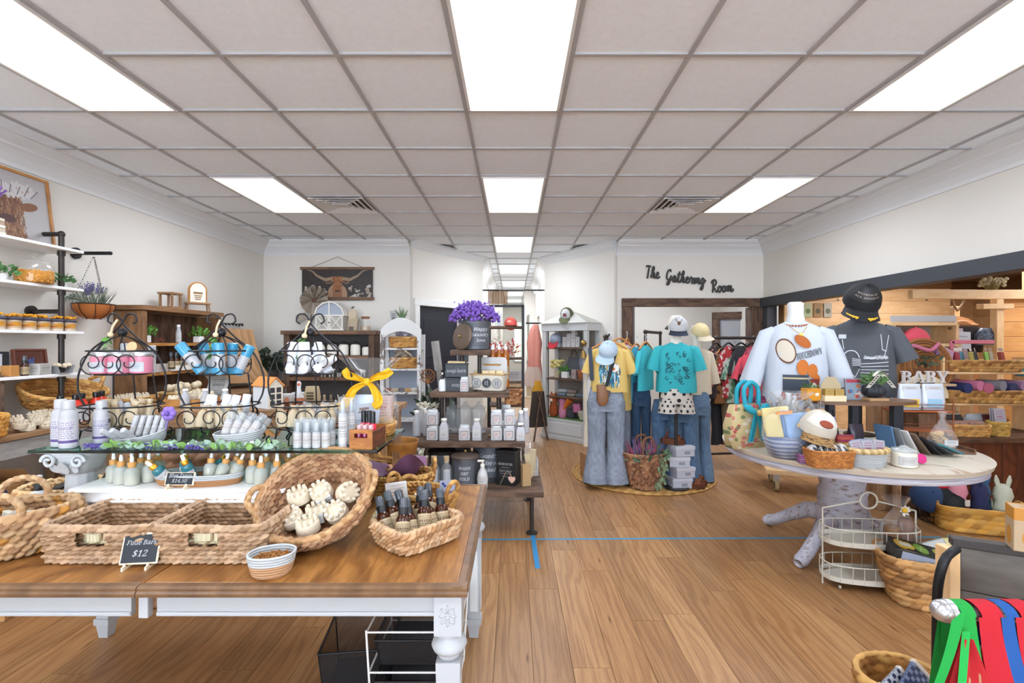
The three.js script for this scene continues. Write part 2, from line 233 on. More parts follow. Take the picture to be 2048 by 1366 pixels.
// ---------- walls ----------
const T=0.12;
const wallBox=(name,x0,x1,y0,y1,D0,D1,m=wallMat)=>struct(name,box(Math.abs(x1 - x0),y1 - y0,Math.abs(D1 - D0)),m,[(x0 + x1)/ 2,(y0 + y1)/ 2,-(D0 + D1)/ 2]);
const H=CEIL + 0.03;
wallBox('wall_left',-RX - T,-RX,0,H,FRONT,BACK + T);
wallBox('wall_back_left',-RX,-1.53,0,H,BACK,BACK + T);
wallBox('wall_right_upper',RX,RX + T,2.157,H,FRONT,BACK + T);
wallBox('wall_right_front',RX,RX + T,0,2.157,FRONT,1.5);
{const s=poly([[1.53,0],[1.75,0],[1.75,2.04],[3.53,2.04],[3.53,0],[RX + T,0],[RX + T,H],[1.53,H]]);const g=ext(s,T);struct('wall_back_right',g,wallMat,[0,0,-BACK - T / 2]);}
const ang=Math.atan2(8.57 - 7.2,0.94),angL=Math.hypot(.94,1.37);
{const s=poly([[0,0],[.12,0],[.12,2.06],[1.02,2.06],[1.02,0],[angL,0],[angL,H],[0,H]]);struct('wall_angled_left',ext(s,T),wallMat,[-1.53,0,-7.2],[0,ang,0]);}
{const g=box(angL,H,T);struct('wall_angled_right',g,wallMat,[1.065,H / 2,-7.885 - .03],[0,-ang,0]);}
for(const s of[-1,1]){
const sh=poly([[8.53,0],[11.3,0],[11.3,2.15],[12.6,2.15],[12.6,0],[19.2,0],[19.2,H],[8.53,H]]);
const g=ext(sh,T);struct(s<0?'wall_hall_left':'wall_hall_right',g,wallMat,[s*(.6 + T / 2),0,0],[0,Math.PI / 2,0]);
const arch=new THREE.Shape();arch.moveTo(0,0);arch.lineTo(.3,0);arch.lineTo(.3,H);arch.lineTo(0,H);arch.lineTo(0,0);const ho=new THREE.Path();ho.moveTo(.06,0.001);ho.lineTo(.24,0.001);ho.lineTo(.24,2.2);ho.absarc(.15,2.2,.09,0,Math.PI,false);ho.lineTo(.06,0.001);arch.holes.push(ho);
struct(s<0?'wall_pier_left':'wall_pier_right',ext(arch,T),wallMat,[s<0?-.6:.3,0,-13.6]);
wallBox(s<0?'wall_side_room_left':'wall_side_room_right',s*1.9,s*2,0,H,11,13);
}
wallBox('wall_hall_end',-.9,.9,0,H,19.2,19.3,wallMat);
{const w=struct('window_1',box(.5,1.5,.04),mat('#d9efd2',.6,{emissive:'#cfe8c4',emissiveIntensity:.9}),[.28,1.55,-19.17]);part(w,'window_frame',merge([tr(box(.56,.05,.06),0,.77,0),tr(box(.56,.05,.06),0,-.77,0),tr(box(.05,1.56,.06),-.26,0,0),tr(box(.05,1.56,.06),.26,0,0),tr(box(.03,1.5,.06),0,0,0)]),trimWhite);}
wallBox('wall_gathering_back',1.3,4.6,0,H,10.6,10.7,wallMat);wallBox('wall_gathering_left',1.2,1.3,0,H,BACK + T + .4,10.6,wallMat);wallBox('wall_gathering_right',4.5,4.6,0,H,BACK + T,10.6,wallMat);
{const t=thing('ceiling_light','added unseen troffer light brightening the gathering room','ceiling light',[2.7,CEIL,-8.9]);part(t,'diffuser',box(.56,.008,1.17),mat('#f4f5f0',.4,{emissive:'#fdfff6',emissiveIntensity:.56}),[0,-.002,0]);part(t,'frame',merge([tr(box(0.016,0.016,1.19),-.283,-.004,0),tr(box(0.016,0.016,1.19),.283,-.004,0)]),trimWhite);const L=new THREE.RectAreaLight('#e4efff',PANEL*2,.56,1.17);L.position.set(2.7,CEIL - .014,-8.9);L.lookAt(2.7,0,-8.9);L.castShadow=true;scene.add(L);}  // added troffer, hidden from the camera, to lift the gathering room light
wallBox('wall_front_sill',-RX,RX,0,.35,FRONT - T,FRONT);wallBox('wall_front_head',-RX,RX,2.6,H,FRONT - T,FRONT);
for(const[x0,x1]of[[-RX,-RX + .15],[-1.3,-1.1],[1.1,1.3],[RX - .15,RX]])wallBox('trim_front_post_' + Math.round((x0 + 4)*10),x0,x1,.35,2.6,FRONT - T,FRONT,mat('#3a3a3c',.5));
for(const[k,x0,x1]of[[2,-RX + .15,-1.3],[3,-1.1,1.1],[4,1.3,RX - .15]])struct('window_' + k,box(x1 - x0,2.25,.01),glass,[(x0 + x1)/ 2,1.475,-FRONT + T / 2]);
{
const prof=[[0,-.2],[.012,-.2],[.018,-.17],[.03,-.15],[.05,-.12],[.085,-.085],[.1,-.075],[.1,-.06],[.13,-.04],[.15,-.02],[.15,-.004],[.17,-.004],[.17,.02],[0,.02]];
const run=(n,x0,d0,x1,d1)=>{const L=Math.hypot(x1 - x0,d1 - d0),g=ext(poly(prof),L);const a=Math.atan2(-(x1 - x0),-(-(d1 - d0)));const o=struct('trim_crown_' + n,g,trimWhite,[(x0 + x1)/ 2,CEIL - .002,-(d0 + d1)/ 2]);const dir=V(x1 - x0,0,-(d1 - d0)).normalize();const zAxis=dir,yAxis=V(0,1,0),xAxis=yAxis.clone().cross(zAxis);o.setRotationFromMatrix(new THREE.Matrix4().makeBasis(xAxis,yAxis,zAxis));};
run(1,-RX,BACK,-RX,FRONT);run(2,-1.53,BACK,-RX,BACK);run(3,-.6,8.57,-1.53,BACK);run(4,-.6,19,-.6,8.55);run(5,RX,FRONT,RX,BACK);run(6,RX,BACK,1.53,BACK);run(7,1.53,BACK,.6,8.57);run(8,.6,8.55,.6,19);
}
wallBox('baseboard_back_left',-RX,-1.53,0,.12,BACK - .015,BACK,trimWhite);wallBox('baseboard_left',-RX,-RX + .015,0,.12,1,BACK,trimWhite);
{const d=struct('door_1',box(.9,2.06,.05),mat('#22242e',.5),[-1.53 + Math.cos(ang)*.57,1.03,-7.2 - Math.sin(ang)*.57],[0,ang,0]);
for(const[y,h]of[[.55,.62],[-.45,.8]])part(d,'door_panel',rbox(.62,h,.02,.008),mat('#22242e',.5),[0,y,.022]);
part(d,'door_knob',lathe([[0,.06],[.025,.055],[.03,.035],[.012,.02],[.02,0],[0,0]]),metal('#8d8578'),[.37,-.05,.02],[Math.PI / 2,0,0]);
const c=struct('trim_door_casing',merge([tr(rbox(.09,2.16,.03),-.5,1.08,.02),tr(rbox(.09,2.16,.03),.5,1.08,.02),tr(rbox(1.12,.1,.035),0,2.11,.022)]),mat('#e3e1dc',.6),[-1.53 + Math.cos(ang)*.57 + Math.sin(ang)*.06,0,-7.2 - Math.sin(ang)*.57 + Math.cos(ang)*.06],[0,ang,0]);}
{const s=struct('trim_rustic_surround',wbox(2.1,.125,.06,'x',.3),rustic,[2.645,2.095,-BACK + .03]);
part(s,'upright',wbox(.155,2.03,.06,'y',.1),rustic,[-.97,-1.08,0]);part(s,'upright',wbox(.155,2.03,.06,'y',.6),rustic,[.96,-1.08,0]);
part(s,'jamb',box(.03,2.03,.2),mat('#6c6a68',.7),[-.88,-1.08,-.09]);part(s,'jamb',wbox(.03,2.03,.2,'y'),rustic,[.87,-1.08,-.09]);}
struct('trim_dark_beam',wbox(.16,.13,BACK - 1.4,'z',.2),mat('#3a3d42',.6),[RX,2.092,-(BACK + 1.4)/ 2]);
struct('trim_beam_post',wbox(.14,2.03,.13,'y',.2),mat('#3a3d42',.6),[RX + .02,1.015,-BACK + .14]);
{
const G={
T:{w:1.0,s:[[[-.15,1.75],[.1,1.9],[.9,1.85]],[[.5,1.85],[.42,1.2],[.3,.5],[.2,-.1]]]},
h:{w:.95,s:[[[-.15,.15],[.3,.9],[.52,1.65],[.38,1.85],[.22,1.4],[.15,.6],[.12,0],[.25,.6],[.45,.92],[.58,.7],[.55,.2],[.7,0],[.9,.2]]]},
e:{w:.8,s:[[[-.05,.2],[.3,.45],[.5,.75],[.36,.95],[.14,.7],[.15,.2],[.4,0],[.85,.3]]]},
G:{w:1.25,s:[[[.85,1.5],[.72,1.85],[.35,1.7],[.1,1.1],[.15,.45],[.5,.25],[.85,.65],[.95,1.0],[.82,.3],[.55,-.45],[.3,-.55],[.3,-.2],[.8,.2],[1.2,.35]]]},
a:{w:.95,s:[[[.62,.78],[.4,.95],[.12,.65],[.1,.2],[.32,.02],[.55,.45],[.65,.9],[.6,.3],[.7,0],[.95,.25]]]},
t:{w:.75,s:[[[-.05,.25],[.28,1.0],[.42,1.7]],[[.42,1.7],[.27,.8],[.25,.15],[.42,0],[.75,.3]],[[.0,1.2],[.75,1.3]]]},
r:{w:.75,s:[[[-.05,.2],[.18,.85],[.25,1.02],[.35,.82],[.58,.85],[.5,.35],[.55,.02],[.8,.25]]]},
i:{w:.55,s:[[[-.05,.25],[.22,.95],[.18,.25],[.3,0],[.55,.28]]]},
n:{w:.95,s:[[[-.05,.3],[.12,.95],[.1,.05],[.25,.6],[.48,.95],[.6,.7],[.56,.2],[.7,0],[.95,.28]]]},
g:{w:.95,s:[[[.62,.78],[.4,.95],[.12,.65],[.12,.2],[.35,.05],[.58,.5],[.66,.9],[.58,.1],[.45,-.7],[.2,-.9],[.1,-.6],[.5,-.05],[1.0,.7]]]},
R:{w:1.1,s:[[[.25,1.7],[.22,.8],[.12,-.05]],[[-.1,1.4],[.15,1.75],[.6,1.85],[.85,1.5],[.6,1.05],[.25,.95],[.55,.5],[.85,.05],[1.1,.25]]]},
o:{w:.85,s:[[[.4,.95],[.12,.7],[.12,.2],[.35,.0],[.6,.3],[.58,.75],[.4,.95],[.55,.75],[.9,.8]]]},
m:{w:1.35,s:[[[-.05,.3],[.1,.95],[.08,.05],[.22,.6],[.4,.95],[.5,.7],[.46,.05],[.6,.6],[.8,.95],[.92,.7],[.88,.2],[1.02,0],[1.35,.45]]]},
};
const s=thing('wall_lettering','charcoal cursive wall lettering reading The Gathering Room','sign',[0,0,-BACK + .02]);
const word=(txt,px,py,h,tilt)=>{let x=0;const geos=[];for(const ch of txt){const g=G[ch];for(const st of g.s)geos.push(tube(st.map(([a,b])=>[(x + a)*h*.78,b*h,0]),0.0135,st.length*6,5));x +=g.w;}const o=part(s,'word',merge(geos),mat('#3d3b39',.6),[X(px,BACK),Y(py,BACK),0],[0,0,tilt]);o.scale.z=.9;};
word('The',1292,556,.092,-.04);word('Gathering',1331,563,.094,-.08);word('Room',1423,585,.098,.03);
}
{const tape=mat('#2f7fb0',.6);solo('floor_tape','long strip of blue masking tape crossing the plank floor','tape',box(3.9,.0006,.03),mat('#4d86a3',.6),[1.35,.0005 + .0004,-3.74],[0,.012,0]);solo('floor_tape','short bright blue tape strip running from the shelf leg','tape',box(.034,.0006,.62),tape,[.155,.0018,-3.55],[0,.02,0]);}
{
const back=struct('wall_alcove_back',box(2.38,H,T),mat('#7a5632',.9),[RX + T + 1.19,H / 2,-6.95]);
for(let k=0;k<13;k++){const o=part(back,'plank',wbox(2.34,.172,.018,'x',k*.37,.003,.8),pine,[-.01,-H / 2 + .09 + k*.174,.07]);}
const deep=struct('wall_alcove_deep',box(3,H,T),mat('#7a5632',.9),[7.4,H / 2,-7.75]);
for(let k=0;k<13;k++)part(deep,'plank',wbox(2.6,.172,.018,'x',k*.61 + .2,.003,.8),pine,[0,-H / 2 + .09 + k*.174,.07]);
const side=struct('wall_alcove_side',box(T,H,7),mat('#7a5632',.9),[7.3,H / 2,-4.3]);
for(let k=0;k<13;k++)part(side,'plank',wbox(.018,.172,4.4,'z',k*.47,.003,.8),pine,[-.07,-H / 2 + .09 + k*.174,-1.2]);
for(const[x,D]of[[5.0,5.6],[5.6,4.0]]){const t=thing('added_alcove_light',D>5?'added unseen panel light in the alcove ceiling near the pine wall':'added unseen panel light in the alcove ceiling over the counter','ceiling light',[x,2.45,-D]);part(t,'diffuser',box(.56,.012,1.17),mat('#f4f5f0',.4,{emissive:'#fdfff6',emissiveIntensity:.56}),[0,-.008,0]);part(t,'frame',merge([tr(box(.02,.02,1.2),-.29,-.01,0),tr(box(.02,.02,1.2),.29,-.01,0)]),trimWhite);const L=new THREE.RectAreaLight('#f6f6ff',PANEL*1.5,.56,1.17);L.position.set(x,2.43,-D);L.lookAt(x,0,-D);L.castShadow=true;scene.add(L);}  // two added panels, out of view, that brighten the alcove
wallBox('ceiling_alcove',RX + T,7.3,2.45,2.55,1.5,7.7,mat('#6d5844',.8));wallBox('wall_alcove_front',RX + T,7.3,0,2.5,1.4,1.5,wallMat);wallBox('wall_alcove_jog',6.12,6.2,0,H,6.9,7.7,mat('#7a5632',.9));
}
// ---------- small-goods library ----------
const scrib=(w,h,bg,ink,lines,o={})=>cached('scr' +[w,h,bg,ink,lines,o.band],()=>canvas(w,h,(c)=>{c.fillStyle=bg;c.fillRect(0,0,w,h);if(o.band){c.fillStyle=o.band;c.fillRect(0,h*.82,w,h*.1);}c.fillStyle=ink;for(let k=0;k<lines;k++){const y=h*(.14 + .66*k / lines);let x=w*(.14 + .1*hash(k,1));while(x<w*(.86 - .12*hash(k,2))){const l=w*(.03 + .07*hash(k,x));c.fillRect(x,y,l,h*.035*(1 +(hash(k,3)>.7?1.4:0)));x +=l + w*.03;}}}));
const T_white=scrib(128,128,'#f3f2f0','#a9a9ab',7),T_purple=scrib(128,160,'#eceaf0','#b7aeca',8,{band:'#6d559e'}),T_kraft=scrib(128,96,'#e0c79d','#7d6040',6),T_kraftlines=scrib(128,96,'#e8d29b','#b09a62',10),T_pinkL=scrib(128,96,'#eef2f7','#9db0c4',5),T_box=scrib(128,128,'#f2f0ee','#b09a90',5),T_frame=canvas(128,128,c=>{c.fillStyle='#efeeed';c.fillRect(0,0,128,128);c.strokeStyle='#55555c';c.lineWidth=5;c.strokeRect(18,18,92,92);c.fillStyle='#f7e6e2';c.fillRect(24,24,80,80);c.fillStyle='#c79a98';for(let k=0;k<4;k++)c.fillRect(36,44 + k*12,54 - k*6,4);c.fillStyle='#efeeed';c.fillRect(48,100,32,14);});
const T_smile=canvas(128,128,c=>{c.fillStyle='#f2f1ef';c.fillRect(0,0,128,128);c.strokeStyle='#4a4a50';c.lineWidth=6;c.beginPath();c.arc(64,60,34,.35,Math.PI - .35);c.stroke();c.fillStyle='#6a6a70';for(const x of[44,64,84])c.fillRect(x - 3,46,6,8);});
const lm=t=>mat('#cacaca',.55,{map:t});
const wrap=(r,y0,y1,arc=3.6,r1=r)=>cached(`lab${r},${y0},${y1},${arc},${r1}`,()=>{const g=new THREE.CylinderGeometry(r1,r,y1 - y0,14,1,true,-arc / 2,arc);g.translate(0,(y0 + y1)/ 2,0);return g;});
function bottle(base,cat,{body,bm,cap,cm,lab,nozzle,capName='cap',fill}){
const g=proto(base,cat);part(g,'body',lathe(body),bm);
if(fill)part(g,'contents',lathe(fill[0]),fill[1]);
if(cap){const c=part(g,capName,lathe(cap),cm);if(nozzle)part(c,nozzle[0],lathe(nozzle[1],10),nozzle[2]);}
if(lab)part(g,'label',wrap(...lab.a),lab.m);
return g;
}
const whitePl=mat('#b4b5b8',.35),clearPl=mat('#f4f8fa',.08,{transmission:.85,ior:1.4}),frost=mat('#dfe3dc',.35,{transmission:.6,ior:1.4}),amber=mat('#4a2008',.12,{transmission:.35}),bamboo=mat('#c98f4a',.5),goldCap=mat('#d79a2c',.25,{metalness:.6}),tealGl=mat('#2f6d78',.2),blackPl=mat('#18191c',.35);
const B={
lotion:bottle('lotion_bottle','bottle',{body:[[0,0],[.029,0],[.031,.006],[.031,.125],[.028,.145],[.018,.155],[.018,.16]],bm:mat('#b3b3b6',.3),cap:[[.02,.155],[.022,.158],[.021,.188],[.018,.192],[0,.192]],cm:whitePl,lab:{a:[.0316,.015,.12],m:lm(T_purple)}}),
tallspray:bottle('spray_bottle','bottle',{body:[[0,0],[.016,0],[.017,.004],[.017,.135],[.014,.142]],bm:mat('#b3b3b6',.35),cap:[[.0165,.14],[.0165,.2],[.015,.205],[0,.205]],cm:clearPl,lab:{a:[.0174,.02,.125],m:lm(T_white)},nozzle:['sprayer',[[0,.14],[.008,.14],[.008,.18],[.004,.19],[0,.19]],whitePl]}),
spray:bottle('spray_bottle','bottle',{body:[[0,0],[.0165,0],[.0175,.003],[.0175,.062],[.014,.068]],bm:mat('#b3b3b6',.3),cap:[[.0168,.066],[.0168,.116],[.0155,.12],[0,.12]],cm:clearPl,lab:{a:[.0178,.006,.06],m:lm(T_box)},nozzle:['sprayer',[[0,.066],[.009,.066],[.009,.1],[.004,.106],[0,.106]],whitePl]}),
tube:bottle('roller_tube','tube',{body:[[0,0],[.011,0],[.012,.003],[.012,.06]],bm:mat('#b3b3b6',.4),cap:[[.0125,.06],[.0125,.095],[.011,.099],[0,.099]],cm:whitePl,lab:{a:[.0123,.01,.05],m:lm(T_white)}}),
whitejar:bottle('squeeze_bottle','bottle',{body:[[0,0],[.015,0],[.0165,.003],[.0165,.055],[.012,.063]],bm:mat('#b3b3b6',.35),cap:[[.0165,.063],[.0165,.09],[.014,.094],[0,.094]],cm:clearPl,lab:{a:[.0168,.008,.05],m:lm(T_box)}}),
dropper:bottle('dropper_bottle','bottle',{body:[[0,0],[.0235,0],[.026,.004],[.026,.052],[.022,.064],[.012,.07],[.012,.074]],bm:frost,cap:[[.0145,.072],[.0145,.09],[.012,.092],[0,.092]],cm:bamboo,capName:'collar',nozzle:['rubber_bulb',[[.007,.092],[.0075,.1],[.006,.116],[0,.119]],white],fill:[[[0,.003],[.0225,.003],[.0225,.038],[0,.038]],mat('#d8c7a2',.3)]}),
teal:bottle('serum_bottle','bottle',{body:[[0,0],[.021,0],[.0235,.004],[.0235,.062],[.018,.074],[.012,.078]],bm:tealGl,cap:[[.0135,.076],[.0135,.096],[0,.096]],cm:goldCap,capName:'collar',nozzle:['rubber_bulb',[[.007,.096],[.0075,.104],[.006,.12],[0,.122]],white],lab:{a:[.024,.012,.05],m:lm(T_white)}}),
amberd:bottle('amber_bottle','bottle',{body:[[0,0],[.017,0],[.019,.004],[.019,.055],[.014,.066],[.01,.07]],bm:amber,cap:[[.0125,.068],[.0125,.085],[.01,.087],[0,.087]],cm:blackPl,nozzle:['clear_cap',[[.011,.084],[.011,.108],[.008,.112],[0,.112]],mat('#4c5157',.08)],lab:{a:[.0193,.008,.05,4],m:lm(T_kraft)}}),
glossy:bottle('gloss_bottle','bottle',{body:[[0,0],[.009,0],[.0095,.002],[.0095,.034],[.006,.038]],bm:mat('#d8304a',.15),cap:[[.007,.037],[.0072,.068],[.006,.07],[0,.07]],cm:blackPl}),
glossclear:bottle('gloss_bottle','bottle',{body:[[0,0],[.009,0],[.0095,.002],[.0095,.032],[.006,.036]],bm:mat('#8d1f4e',.15),cap:[[.007,.035],[.0075,.058],[.006,.06],[0,.06]],cm:mat('#f2cfd0',.15,{transmission:.4})}),
blue:bottle('blue_bottle','bottle',{body:[[0,0],[.022,0],[.0235,.004],[.0235,.1],[.02,.105]],bm:mat('#b3b3b6',.3),cap:[[.0237,.1],[.0237,.15],[.021,.154],[0,.154]],cm:mat('#3f93b8',.25),lab:{a:[.0238,0.001,.035,6.2],m:mat('#3f93b8',.3)}}),
wrapb:bottle('wrapped_bottle','bottle',{body:[[0,0],[.021,0],[.0225,.004],[.0225,.1],[.016,.108]],bm:mat('#e3e9f4',.25),cap:[[.0185,.106],[.0185,.14],[.016,.143],[0,.143]],cm:mat('#f4f4f6',.3),lab:{a:[.0228,.02,.08],m:lm(T_white)}}),
pinkjar:bottle('pink_jar','jar',{body:[[0,0],[.036,0],[.038,.004],[.038,.062],[.033,.068]],bm:mat('#d27f95',.25),cap:[[.036,.066],[.0375,.068],[.0375,.08],[.034,.083],[0,.083]],cm:steel,capName:'lid',lab:{a:[.0385,.008,.045,1.7],m:lm(T_pinkL)}}),
redcap:bottle('red_bottle','bottle',{body:[[0,0],[.024,0],[.026,.004],[.026,.08],[.024,.095],[.012,.11],[.012,.115]],bm:mat('#c8301a',.25),cap:[[.012,.113],[.014,.115],[.014,.138],[.011,.14],[0,.14]],cm:blackPl,lab:{a:[.0265,.004,.078,6.2],m:lm(T_white)}}),
candle:bottle('candle_jar','candle',{body:[[0,0],[.045,0],[.048,.006],[.048,.075],[.044,.08],[.044,.085]],bm:mat('#e9e1d0',.35),cap:[[.046,.084],[.048,.086],[.047,.1],[.02,.108],[.012,.118],[0,.12]],cm:mat('#dfe3e3',.1,{transmission:.6}),capName:'lid',lab:{a:[.0485,.015,.065,1.6],m:lm(T_box)}}),
ceramic:bottle('ceramic_canister','canister',{body:[[0,0],[.05,0],[.055,.006],[.055,.1],[.045,.115],[.045,.12]],bm:mat('#ece6da',.4),cap:[[.05,.12],[.052,.124],[.048,.135],[.015,.142],[.01,.152],[0,.154]],cm:mat('#2a2521',.5),capName:'lid'}),
clearjar:bottle('glass_canister','jar',{body:[[0,0],[.052,0],[.056,.006],[.056,.1],[.046,.118],[.046,.126]],bm:clearPl,cap:[[.05,.124],[.052,.128],[.03,.14],[.012,.145],[.016,.158],[0,.166]],cm:clearPl,capName:'lid'}),
pump:bottle('pump_bottle','bottle',{body:[[0,0],[.03,0],[.032,.005],[.032,.06],[.028,.078],[.014,.088],[.014,.092]],bm:mat('#e2e8ea',.3),cap:[[.015,.09],[.016,.11],[.006,.112],[.006,.125]],cm:blackPl,nozzle:['nozzle',[[0,.124],[.008,.124],[.007,.138],[0,.139]],white]}),
milk:bottle('milk_jar','jar',{body:[[0,0],[.034,0],[.036,.005],[.036,.09],[.02,.13],[.02,.145]],bm:mat('#b3b3b6',.4),cap:[[.022,.144],[.023,.147],[.022,.162],[0,.165]],cm:mat('#e6e2dc',.5),lab:{a:[.0365,.02,.085,1.5],m:lm(T_smile)}}),
};
B.square=(()=>{const g=proto('square_jar','jar');part(g,'body',rbox(.075,.085,.075,.01,2),mat('#b3b3b6',.4),[0,.0425,0]);part(g,'label',box(.062,.065,.002),lm(T_frame),[0,.042,.038]);part(g,'lid',lathe([[0,.1],[.031,.1],[.033,.097],[.033,.085],[.029,.083]]),mat('#dfe3e4',.3));return g;})();
B.milksq=(()=>{const g=proto('milk_bottle','bottle');part(g,'body',loft([[0,0,0,.03,.03],[0,.004,0,.032,.032],[0,.095,0,.032,.032],[0,.12,0,.018,.018],[0,.13,0,.018,.018]],{n:6,seg:24}),mat('#b3b3b6',.4));part(g,'label',box(.05,.05,.002),lm(T_smile),[0,.05,.0325]);part(g,'cap',lathe([[0,.15],[.02,.149],[.021,.13],[0,.128]]),mat('#e8e4dd',.5));return g;})();
B.soap=(()=>{const g=proto('massage_soap','soap');part(g,'bar',lathe([[0,0],[.034,0],[.037,.004],[.037,.03],[.034,.034],[0,.034]],20),mat('#d3c4ab',.55));const k=[];for(let i=0;i<9;i++)k.push(tr(cached('knob',()=>new THREE.CylinderGeometry(.0058,.0075,.016,8)),Math.cos(i / 9*6.283)*.028,.041,Math.sin(i / 9*6.283)*.028));part(g,'knobs',merge(k),mat('#d9ccb4',.55));return g;})();
B.bar=(()=>{const g=proto('soap_bar','soap');const k=[];for(let i=0;i<5;i++)k.push(tr(new THREE.CylinderGeometry(.012,.012,.028,10),(i - 2)*.016,.014,0,0,0,0));part(g,'bar',merge(k.concat([tr(box(.08,.026,.02),0,.014,0)])),mat('#ddd0ab',.5));return g;})();
B.pouch=(()=>{const g=proto('muslin_pouch','pouch');part(g,'bag',loft([[0,0,0,.022,.014],[0,.03,0,.026,.018],[0,.06,0,.02,.012],[0,.072,0,.009,.007],[0,.09,0,.02,.011]],{seg:14,fold:.12,waves:4}),mat('#cdbb9c',.85));part(g,'tie',tor(.009,.002,5,12),mat('#b08a5a',.8),[0,.072,0],[Math.PI / 2,0,0]);return g;})();
const bottlesIn=(pr,label,group,list,s)=>list.map(([x,y,z,rx=0,ry=0,rz=0,k])=>copy(pr,label,[x,y,z],[rx,ry,rz],group,k??s));
function ropeBowl(parent,a,b,h,{m=mat('#b6b9ba',.8),base=null,rows=8,flare=.8}={}){const k=[];for(let i=0;i<rows;i++){const v=i /(rows - 1),s=flare +(1 - flare)*v**.6,o=outline(a*s,b*s,2.2,40);k.push(tube(o.map(p=>[p[0],h*v,p[1]]),h / rows*.62,48,5,true));}const nb=base?Math.round(rows*.55):0;if(nb)part(parent,'jute_base',merge(k.slice(0,nb)),base);part(parent,'rope_body',merge(k.slice(nb)),m);part(parent,'bowl_floor',tr(cyl(1,1,.004,28),0,.002,0,0,0,0,[a*flare,1,b*flare]),m);}
function chalk(name,label,lines,w,h,pos,rot,frame='#e8d6b8'){const t=canvas(192,Math.round(192*h / w),(c,W,Hh)=>{c.fillStyle='#1f2730';c.fillRect(0,0,W,Hh);c.fillStyle='#e9edf0';c.textAlign='center';lines.forEach(([tx,y,s])=>{c.font=`italic ${Math.round(s)}px serif`;c.fillText(tx,W / 2,y*Hh,W*.86);});});const o=thing(name,label,'sign',pos,rot);const b=new THREE.Group();b.name='board';b.rotation.x=-.32;o.add(b);part(b,'frame',rbox(w,h,.006,.004),mat(frame,.6),[0,h / 2 + .012,0]);part(b,'slate',box(w*.9,h*.88,.002),lm(t),[0,h / 2 + .012,.0035]);for(const s of[-1,1])part(o,'foot',ext(poly([[-.03,0],[.02,0],[.02,.012],[.012,.012],[.006,.02],[0,.006],[-.03,.005]]),.006),mat(frame,.6),[s*w*.3,0,0],[0,-Math.PI / 2,0]);return o;}
const plantGreen=mat('#5f9a3a',.6),deepGreen=mat('#3f6b33',.65),sage=mat('#8fa78c',.7),lavender=mat('#5b4f94',.8),lilac=mat('#7d68b8',.8),greyGreen=mat('#75806a',.8),darkLeaf=mat('#3c4b38',.6);
// ---------- the big dining table ----------
const TT=0.76;
{
const t=thing('dining_table','long farmhouse dining table with brown wood top and white painted base','table',[-1.145,0,-2.02]);
const topT=woodTex('#a5713a','#70451d',{w:1024,h:512,rings:7,fine:110,contrast:1.25}),topM=wood(topT,.32),edgeM=mat('#c79c74',.35,{map:greyWoodT});
const hw=1.005,hd=.545;
for(const s of[-1,1]){part(t,'table_leaf',boxUV(new RoundedBoxGeometry(hw - .0015 - .03,.03,2*hd - .06,2,.006),'z',.9,s*.2),topM,[s*(hw - .03)/ 2 + s*.0015,TT - .015,0]);
const e=[];const pr=poly([[0,-.036],[.02,-.036],[.03,-.03],[.033,-.02],[.026,-.014],[.028,-.006],[.02,0],[0,0]]);
for(const q of[-1,1]){const g=ext(pr,hw - .003);g.rotateY(q>0?-Math.PI / 2:Math.PI / 2);e.push(tr(g,s*hw / 2,TT,q*(hd - .03)));}
const g=ext(pr,2*hd - .06);if(s<0)g.rotateY(Math.PI);e.push(tr(g,s*(hw - .03),TT,0));for(const q of[-1,1])e.push(tr(new THREE.CylinderGeometry(.03,.022,.034,12),s*(hw - .032),TT - .018,q*(hd - .032)));
part(t,'edge_moulding',merge(e),edgeM);}
const paint=mat('#afb1b3',.55),worn=canvas(512,64,c=>{c.fillStyle='#d4d6d6';c.fillRect(0,0,512,64);c.fillStyle='#9b948b';for(let k=0;k<40;k++)c.fillRect(hash(k,1)*512,55 + hash(k,2)*3,4 + hash(k,3)*22,1 + hash(k,4)*1.6);}),wornM=lm(worn);
for(const q of[-1,1]){for(const s of[-1,1]){part(t,'apron_board',box(.86,.07,.018),wornM,[s*.47,.688,q*(hd - .045)]);part(t,'apron_bead',rbox(.86,.012,.008,.003),paint,[s*.47,.662,q*(hd - .034)]);}part(t,'apron_stile',rbox(.03,.075,.024,.003),paint,[0,.686,q*(hd - .043)]);}
for(const s of[-1,1])part(t,'apron_board',box(.018,.07,.96),paint,[s*(hw - .045),.688,0]);
const sq=(y0,y1,w0,w1)=>{const g=new THREE.CylinderGeometry(w1*.7071,w0*.7071,y1 - y0,4,1);g.rotateY(Math.PI / 4);g.translate(0,(y0 + y1)/ 2,0);return g.toNonIndexed();};
const flat=g=>{g.computeVertexNormals();return g;};
for(const s of[-1,1])for(const q of[-1,1]){
const L=part(t,'leg',merge([flat(sq(.6,.725,.085,.085)),lathe([[.025,.515],[.034,.52],[.034,.528],[.03,.532],[.05,.542],[.056,.556],[.05,.572],[.034,.582],[.04,.588],[.04,.6]],24),flat(sq(.09,.515,.058,.076)),flat(sq(.07,.1,.075,.075)),flat(sq(0,.07,.045,.062))]),paint,[s*(hw - .062),0,q*(hd - .062)]);
for(let k=0;k<4;k++){const a=k*Math.PI / 2,p=part(L,'recessed_panel',rbox(.04,.34,.004,.002),mat('#d6d8d6',.6),[Math.sin(a)*.0345,.31,Math.cos(a)*.0345]);p.rotation.y=a;}
if(q>0){const r=[];for(let k=0;k<8;k++)r.push(tr(sph(1,6,4),Math.cos(k*.785)*.016,.662 + Math.sin(k*.785)*.022,.0425,0,0,k*.785,[.013,.0045,.003]));r.push(tr(tor(.03,.0018,4,4),0,.662,.043,0,0,.785));part(L,'rosette',merge(r),paint);}
}
}
